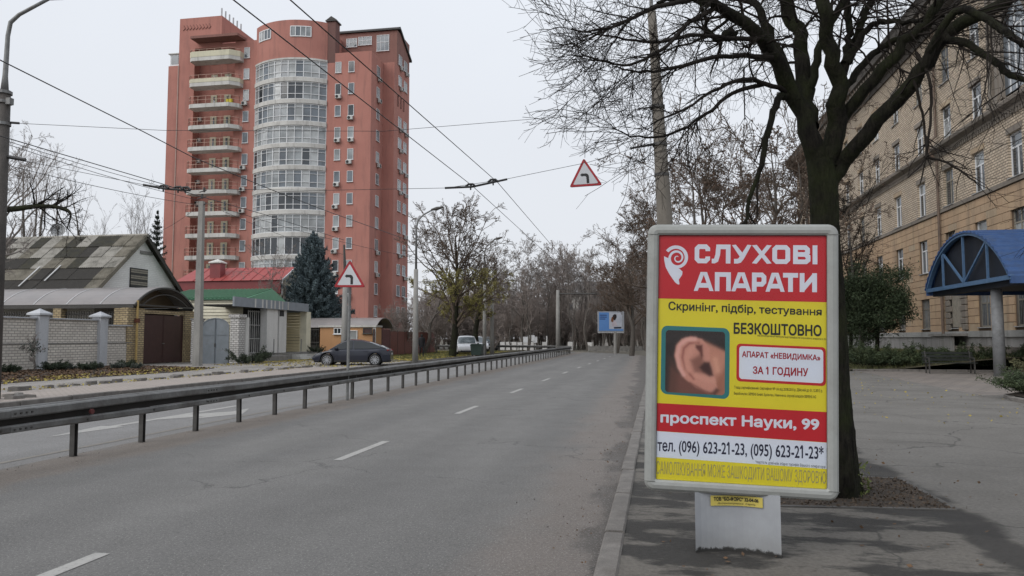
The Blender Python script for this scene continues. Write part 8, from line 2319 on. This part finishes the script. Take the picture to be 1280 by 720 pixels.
# ---- blue spruce
def spruce(name, label, loc, H, Rb, mat, seed, n_whorl=26, per=13, dens=1.0):
    rs = np.random.default_rng(seed); t = thing(name, label, 'tree', loc); b = np.array(loc, float)
    P, Rr = resample([b, b + np.array([0, 0, H * .5]), b + np.array([.03, 0, H])], [.17, .10, .015], 12); V, F = tubes_np(P[None], Rr[None], 8); np_mesh('trunk', V, F, m_bark, t, smooth=True)
    Ps, Ls, BR = [], [], []
    for w in range(n_whorl):
        f = w / (n_whorl - 1); z = H * (.02 + .96 * f); R_ = Rb * (1 - f) ** .85 + .10; pn = max(5, int(per * (1 - f * .5)))
        for k in range(pn):
            a = 2 * PI * (k + rs.uniform(-.3, .3)) / pn + w * .7; L = R_ * rs.uniform(.6, 1.12); up0 = .10 + .5 * f; K = 7; pts = []
            for i in range(K):
                s_ = i / (K - 1); pts.append(b + np.array([math.cos(a) * L * s_, math.sin(a) * L * s_, z + L * (up0 * s_ - .38 * s_ * s_ * (1 - f) + .16 * s_ ** 4)]))
            BR.append(pts); m_ = int((210 * L + 60) * dens); s_ = rs.uniform(.08, 1.03, m_); pts = np.array(pts)
            u = np.clip(s_, 0, 1) * (K - 1); k0 = np.minimum(u.astype(int), K - 2); fr = (u - k0)[:, None]; C = pts[k0] * (1 - fr) + pts[k0 + 1] * fr
            wdt = .30 * L ** .5 * (1.15 - s_); side = np.array([-math.sin(a), math.cos(a), 0]); C = C + side * (rs.uniform(-1, 1, m_) * wdt)[:, None] + np.array([0, 0, -1]) * (rs.normal(size=m_) * .09 + .03)[:, None]
            Ps.append(C)
    B = np.array(BR); tt = np.linspace(1, .2, B.shape[1]); V, F = tubes_np(B, np.broadcast_to(.02 * tt, B.shape[:2]).copy(), 3); np_mesh('branches', V, F, m_twig, t)
    C = np.concatenate(Ps); V, F = leaf_scatter(C, .10, rs, flat=.2, aspect=.3); np_mesh('foliage', V, F, mat, t); return t
m_spr = M('blue_spruce_needles', (0.125, 0.165, 0.18), (0.062, 0.09, 0.097), scale=3, rough=.8); m_spr2 = M('dark_spruce_needles', (0.030, 0.042, 0.032), (0.02, 0.028, 0.022), scale=3, rough=.8)
psr = W(389, 440, D=63); spruce('blue_spruce', 'dense blue-grey spruce rising between the bungalow and the red tower', (psr.x, psr.y, .1), W(390, 291, D=63).z, 4.2, m_spr, 95, n_whorl=34, per=19)
ps2 = W(196, 300, D=78); spruce('dark_spruce', 'thin dark spruce between the old house gable and the tower', (ps2.x, ps2.y, 0), W(193, 262, D=78).z, 2.6, m_spr2, 96, n_whorl=26, per=9, dens=.6)
# ---- trees behind the left houses
lt = W(28, 420, D=30)
def at_px(px, D): q = W(px, 430, D=D); return (q.x, q.y, 0)
q = at_px(-24, 36)
big = bare_tree('garden_tree', 'large dark bare garden tree at the picture edge reaching right over the old house', q, 10.6, .28, 101, 'round', twmat=m_twig2, bkmat=m_bark, dense=1.3, split=.3)
lp_ = [tuple(W(-5, 262, D=36)), tuple(W(20, 261, D=35.5)), tuple(W(45, 258, D=35)), tuple(W(72, 259, D=34.5)), tuple(W(88, 266, D=34)), tuple(W(84, 285, D=34))]
P, Rr = resample(lp_, [.16, .14, .11, .09, .05, .02], 20); V, F = tubes_np(P[None], Rr[None], 8); np_mesh('limb', V, F, m_bark, big, smooth=True)
g = Grower(77); g.children(P[None], Rr[None], 0, [dict(n=24, len=1.8, ang=50, sd=15, f0=.2, bias=(0, 0, .35), wob=.16, k=6, rr=.4, rmin=.008), dict(n=6, len=.45, rel=1, ang=42, sd=13, f0=.15, wob=.18, k=4, rr=.6, rmin=.006), dict(n=4, len=.5, rel=1, ang=42, sd=13, f0=.15, wob=.18, k=3, rr=.6, rmin=.0045)]); g.mesh('limb_twigs', m_twig, big)
tl = bare_tree('poplar_tree', 'tall narrow bare tree behind the old house roof, left of the satellite dish', at_px(48, 70), W(48, 214, D=70).z, .26, 103, 'tall', twmat=m_twig2, split=.15)
h_tl = W(48, 214, D=70).z
for px, D, top, lb in ((22, 74, 208, 'narrow bare tree nearest the picture edge behind the old house'), (62, 80, 232, 'narrow bare tree directly behind the satellite dish'), (86, 82, 240, 'short narrow bare tree right of the satellite dish'), (35, 84, 222, 'slim bare tree second from the picture edge behind the roof')):
    Hh = W(px, top, D=D).z; dup(tl, at_px(px, D), px * .7, lb, scale=Hh / h_tl)
br_ = bare_tree('birch_tree', 'slender pale bare tree above the old house ridge', at_px(162, 95), W(162, 248, D=95).z, .15, 105, 'tall', twmat=M('pale_twig', (0.17, 0.15, 0.14), (0.13, 0.12, 0.11)), bkmat=M('pale_bark', (0.22, 0.21, 0.2), (0.14, 0.13, 0.12)), split=.35, dense=.8)
h_br = W(162, 248, D=95).z
for px, D, top, lb in ((138, 100, 268, 'small pale bare tree left of the slender one above the ridge'), (181, 98, 255, 'pale bare tree beside the thin dark spruce'), (152, 110, 262, 'faint pale bare tree just left of the slender birch')):
    dup(br_, at_px(px, D), px * .3, lb, scale=W(px, top, D=D).z / h_br)
# bare branches in front of the lower tower
sp_ = at_px(340, 62); bare_tree('garden_tree', 'small bare tree behind the bungalow roof before the glazed bay', sp_, W(340, 318, D=62).z, .13, 107, 'round', twmat=m_twig2)
# ---- garden shrubs along the brick wall
m_box = M('boxwood', (0.040, 0.055, 0.028), (0.025, 0.036, 0.02), scale=5); m_greyb = M('grey_shrub', (0.10, 0.115, 0.095), (0.07, 0.08, 0.065), scale=5)
for k, (px, py, w_, mt, lb) in enumerate(((60, 463, .95, m_box, 'dark rounded bush between the first and second grey pillars'), (76, 462, .7, m_greyb, 'greyish bush right of the dark one by the brick wall'), (101, 463, .75, m_box, 'low dark bush left of the second grey pillar'), (113, 461, .6, m_greyb, 'pale grey-green bush at the foot of the second grey pillar'), (150, 460, .75, m_box, 'round dark box bush near the gas pipe'), (139, 461, .55, m_greyb, 'small dull bush left of the round box bush'), (2, 466, .75, m_box, 'dark bush at the left picture edge by the wall'), (163, 461, .4, m_greyb, 'small grey bush beside the gas pipe foot'))):
    p = G(px, py, .11); r = w_ * .42
    juniper('garden_bush', lb, p.x + .3, p.y, .1, r, r, w_ * .42, 3000, 120 + k, mt, .045)
p = G(42, 464, .11); bare_tree('rose_bush', 'spindly leafless bush in front of the first grey pillar', (p.x, p.y, .1), 1.3, .03, 131, 'bush', twmat=m_twig2, cat='shrub', leaves=(250, m_greyb, .05, .5, 1), dense=.4)
p = G(308, 455, .09)
juniper('ivy_bush', 'dark straggling bush beside the stout white brick pillar', p.x, p.y + .3, .08, 1.0, 1.3, .95, 5200, 141, m_box, .06)
p = G(366, 440, .5); juniper('potted_shrub', 'low shrub growing behind the porch steps', -23.2, 50.2, .5, .6, .8, .5, 1500, 142, m_box, .05)
# ---- leaf litter
def litter(name, label, region, n, mat, z, size=.05, seed=1, fade=None):
    rs = np.random.default_rng(seed); xs = [p[0] for p in region]; ys = [p[1] for p in region]; out = []
    def inside(x, y):
        c = False; k = len(region)
        for i in range(k):
            x0, y0 = region[i]; x1, y1 = region[(i + 1) % k]
            if (y0 > y) != (y1 > y) and x < (x1 - x0) * (y - y0) / (y1 - y0) + x0: c = not c
        return c
    while len(out) < n:
        x, y = rs.uniform(min(xs), max(xs)), rs.uniform(min(ys), max(ys))
        if inside(x, y) and rs.random() < .35 + .65 * (math.sin(x * 2.1) * math.sin(y * 1.7) > -.2): out.append((x, y, z + rs.uniform(.005, .03)))
    V, F = leaf_scatter(np.array(out), size, rs, flat=.75, aspect=.8); o = np_mesh(name, V, F, mat, None, loc=out[0]); props(o, label, 'leaf litter', kind='stuff'); return o
m_yl = M('fallen_yellow_leaf', (0.38, 0.31, 0.06), (0.26, 0.20, 0.06), scale=9, rough=.8); m_bl = M('fallen_brown_leaf', (0.13, 0.075, 0.04), (0.08, 0.05, 0.03), scale=9, rough=.9)
litter('fallen_leaves', 'bright yellow leaves lying thick on the lawn under the broad tree', [(-14.5, 45.5), (-14.5, 80), (-29, 80), (-29, 49), (-17, 48.5)], 15000, m_yl, .118, .075, 1)
litter('fallen_leaves', 'brown leaves covering the soil strip below the brick wall', [(-20.6, 12), (-20.2, 24), (-20.0, 29), (-20.8, 33), (-27.4, 36), (-27.4, 12)], 11000, m_bl, .115, .055, 2)
litter('fallen_leaves', 'scattered yellow leaves along the edge of the soil strip', [(-20.2, 12), (-19.8, 24), (-19.5, 30), (-20.5, 33.5), (-22.5, 33.5), (-22, 12)], 1500, m_yl, .118, .05, 3)
litter('fallen_leaves', 'yellow leaves gathered before the brick pillar and porch steps', [(-22.2, 41), (-20.6, 52), (-23, 52), (-24.6, 42)], 2600, m_yl, .105, .06, 4)
litter('fallen_leaves', 'few leaves caught among the loose edging stones', [(-18.2, 14), (-17.0, 14), (-16.2, 34), (-17.2, 34)], 500, m_yl, .105, .04, 5)
litter('fallen_leaves', 'leaves under the parked car and along the drive', [(-14.6, 35.5), (-14.6, 44.5), (-23, 44.5), (-23, 36)], 1500, m_yl, .108, .05, 6)
litter('fallen_leaves', 'dark leaf crumbs lying along the right kerb gutter', [(-.75, 2), (-.45, 2), (-.15, 22), (-.4, 22)], 220, m_bl, .002, .011, 7)
# grass tufts on lawns
def grass(name, label, x0, x1, y0, y1, n, zf, mat, h=.12, seed=3):
    rs = np.random.default_rng(seed); B = np.stack([rs.uniform(x0, x1, n), rs.uniform(y0, y1, n), np.zeros(n)], 1); B[:, 2] = [zf(x, y) for x, y in B[:, :2]]
    a = rs.uniform(0, 2 * PI, n); hh = h * rs.uniform(.5, 1.3, n); w = .012
    s = np.stack([np.cos(a) * w, np.sin(a) * w, 0 * a], 1); top = B + np.stack([rs.normal(size=n) * .04, rs.normal(size=n) * .04, hh], 1)
    V = np.stack([B - s, B + s, top], 1).reshape(-1, 3); F = np.arange(3 * n).reshape(n, 3); o = np_mesh(name, V, F, mat, None, loc=(x0, y0, 0)); props(o, label, 'grass', kind='stuff')
m_gr = M('grass_blade', (0.09, 0.11, 0.035), (0.12, 0.115, 0.05), scale=2)
grass('grass', 'thin grass growing through the yellow leaves on the left lawn', -29, -14.5, 48.5, 78, 22000, lambda x, y: .115, m_gr, .14, 3)
def lawn_z(x, y): k = min(1, max(0, (x - 10) / 7.5)); return .12 + .62 * k * k * (3 - 2 * k)
grass('grass', 'rough grass on the rising lawn below the institute wall', 9.6, 17.8, 37, 60, 16000, lawn_z, m_gr, .13, 4)

# small litter on the pavement and the gutter: twigs, leaves, grit
litter('fallen_leaves', 'scattered small brown leaves on the near pavement around the advertising stand', [(0.0, 2.5), (3.6, 2.5), (3.6, 13), (0.2, 13)], 260, m_bl, .0665, .018, 9)
litter('fallen_leaves', 'few yellow leaves blown along the plaza edge', [(4, 14), (8.3, 14), (9.2, 35), (5, 35)], 260, m_yl, .0665, .028, 10)
rs_ = np.random.default_rng(12); n_ = 900
C_ = np.stack([np.where(rs_.random(n_) < .5, rs_.uniform(-1.3, -.4, n_), rs_.uniform(-7.6, -6.7, n_)), rs_.uniform(3, 30, n_), np.full(n_, .006)], 1)
V, F = leaf_scatter(C_, .008, rs_, flat=.2, aspect=.9); o = np_mesh('gravel', V, F, m_kerb, None, loc=C_[0]); props(o, 'fine grit and small stones washed along the gutter and barrier foot', 'gravel', kind='stuff')
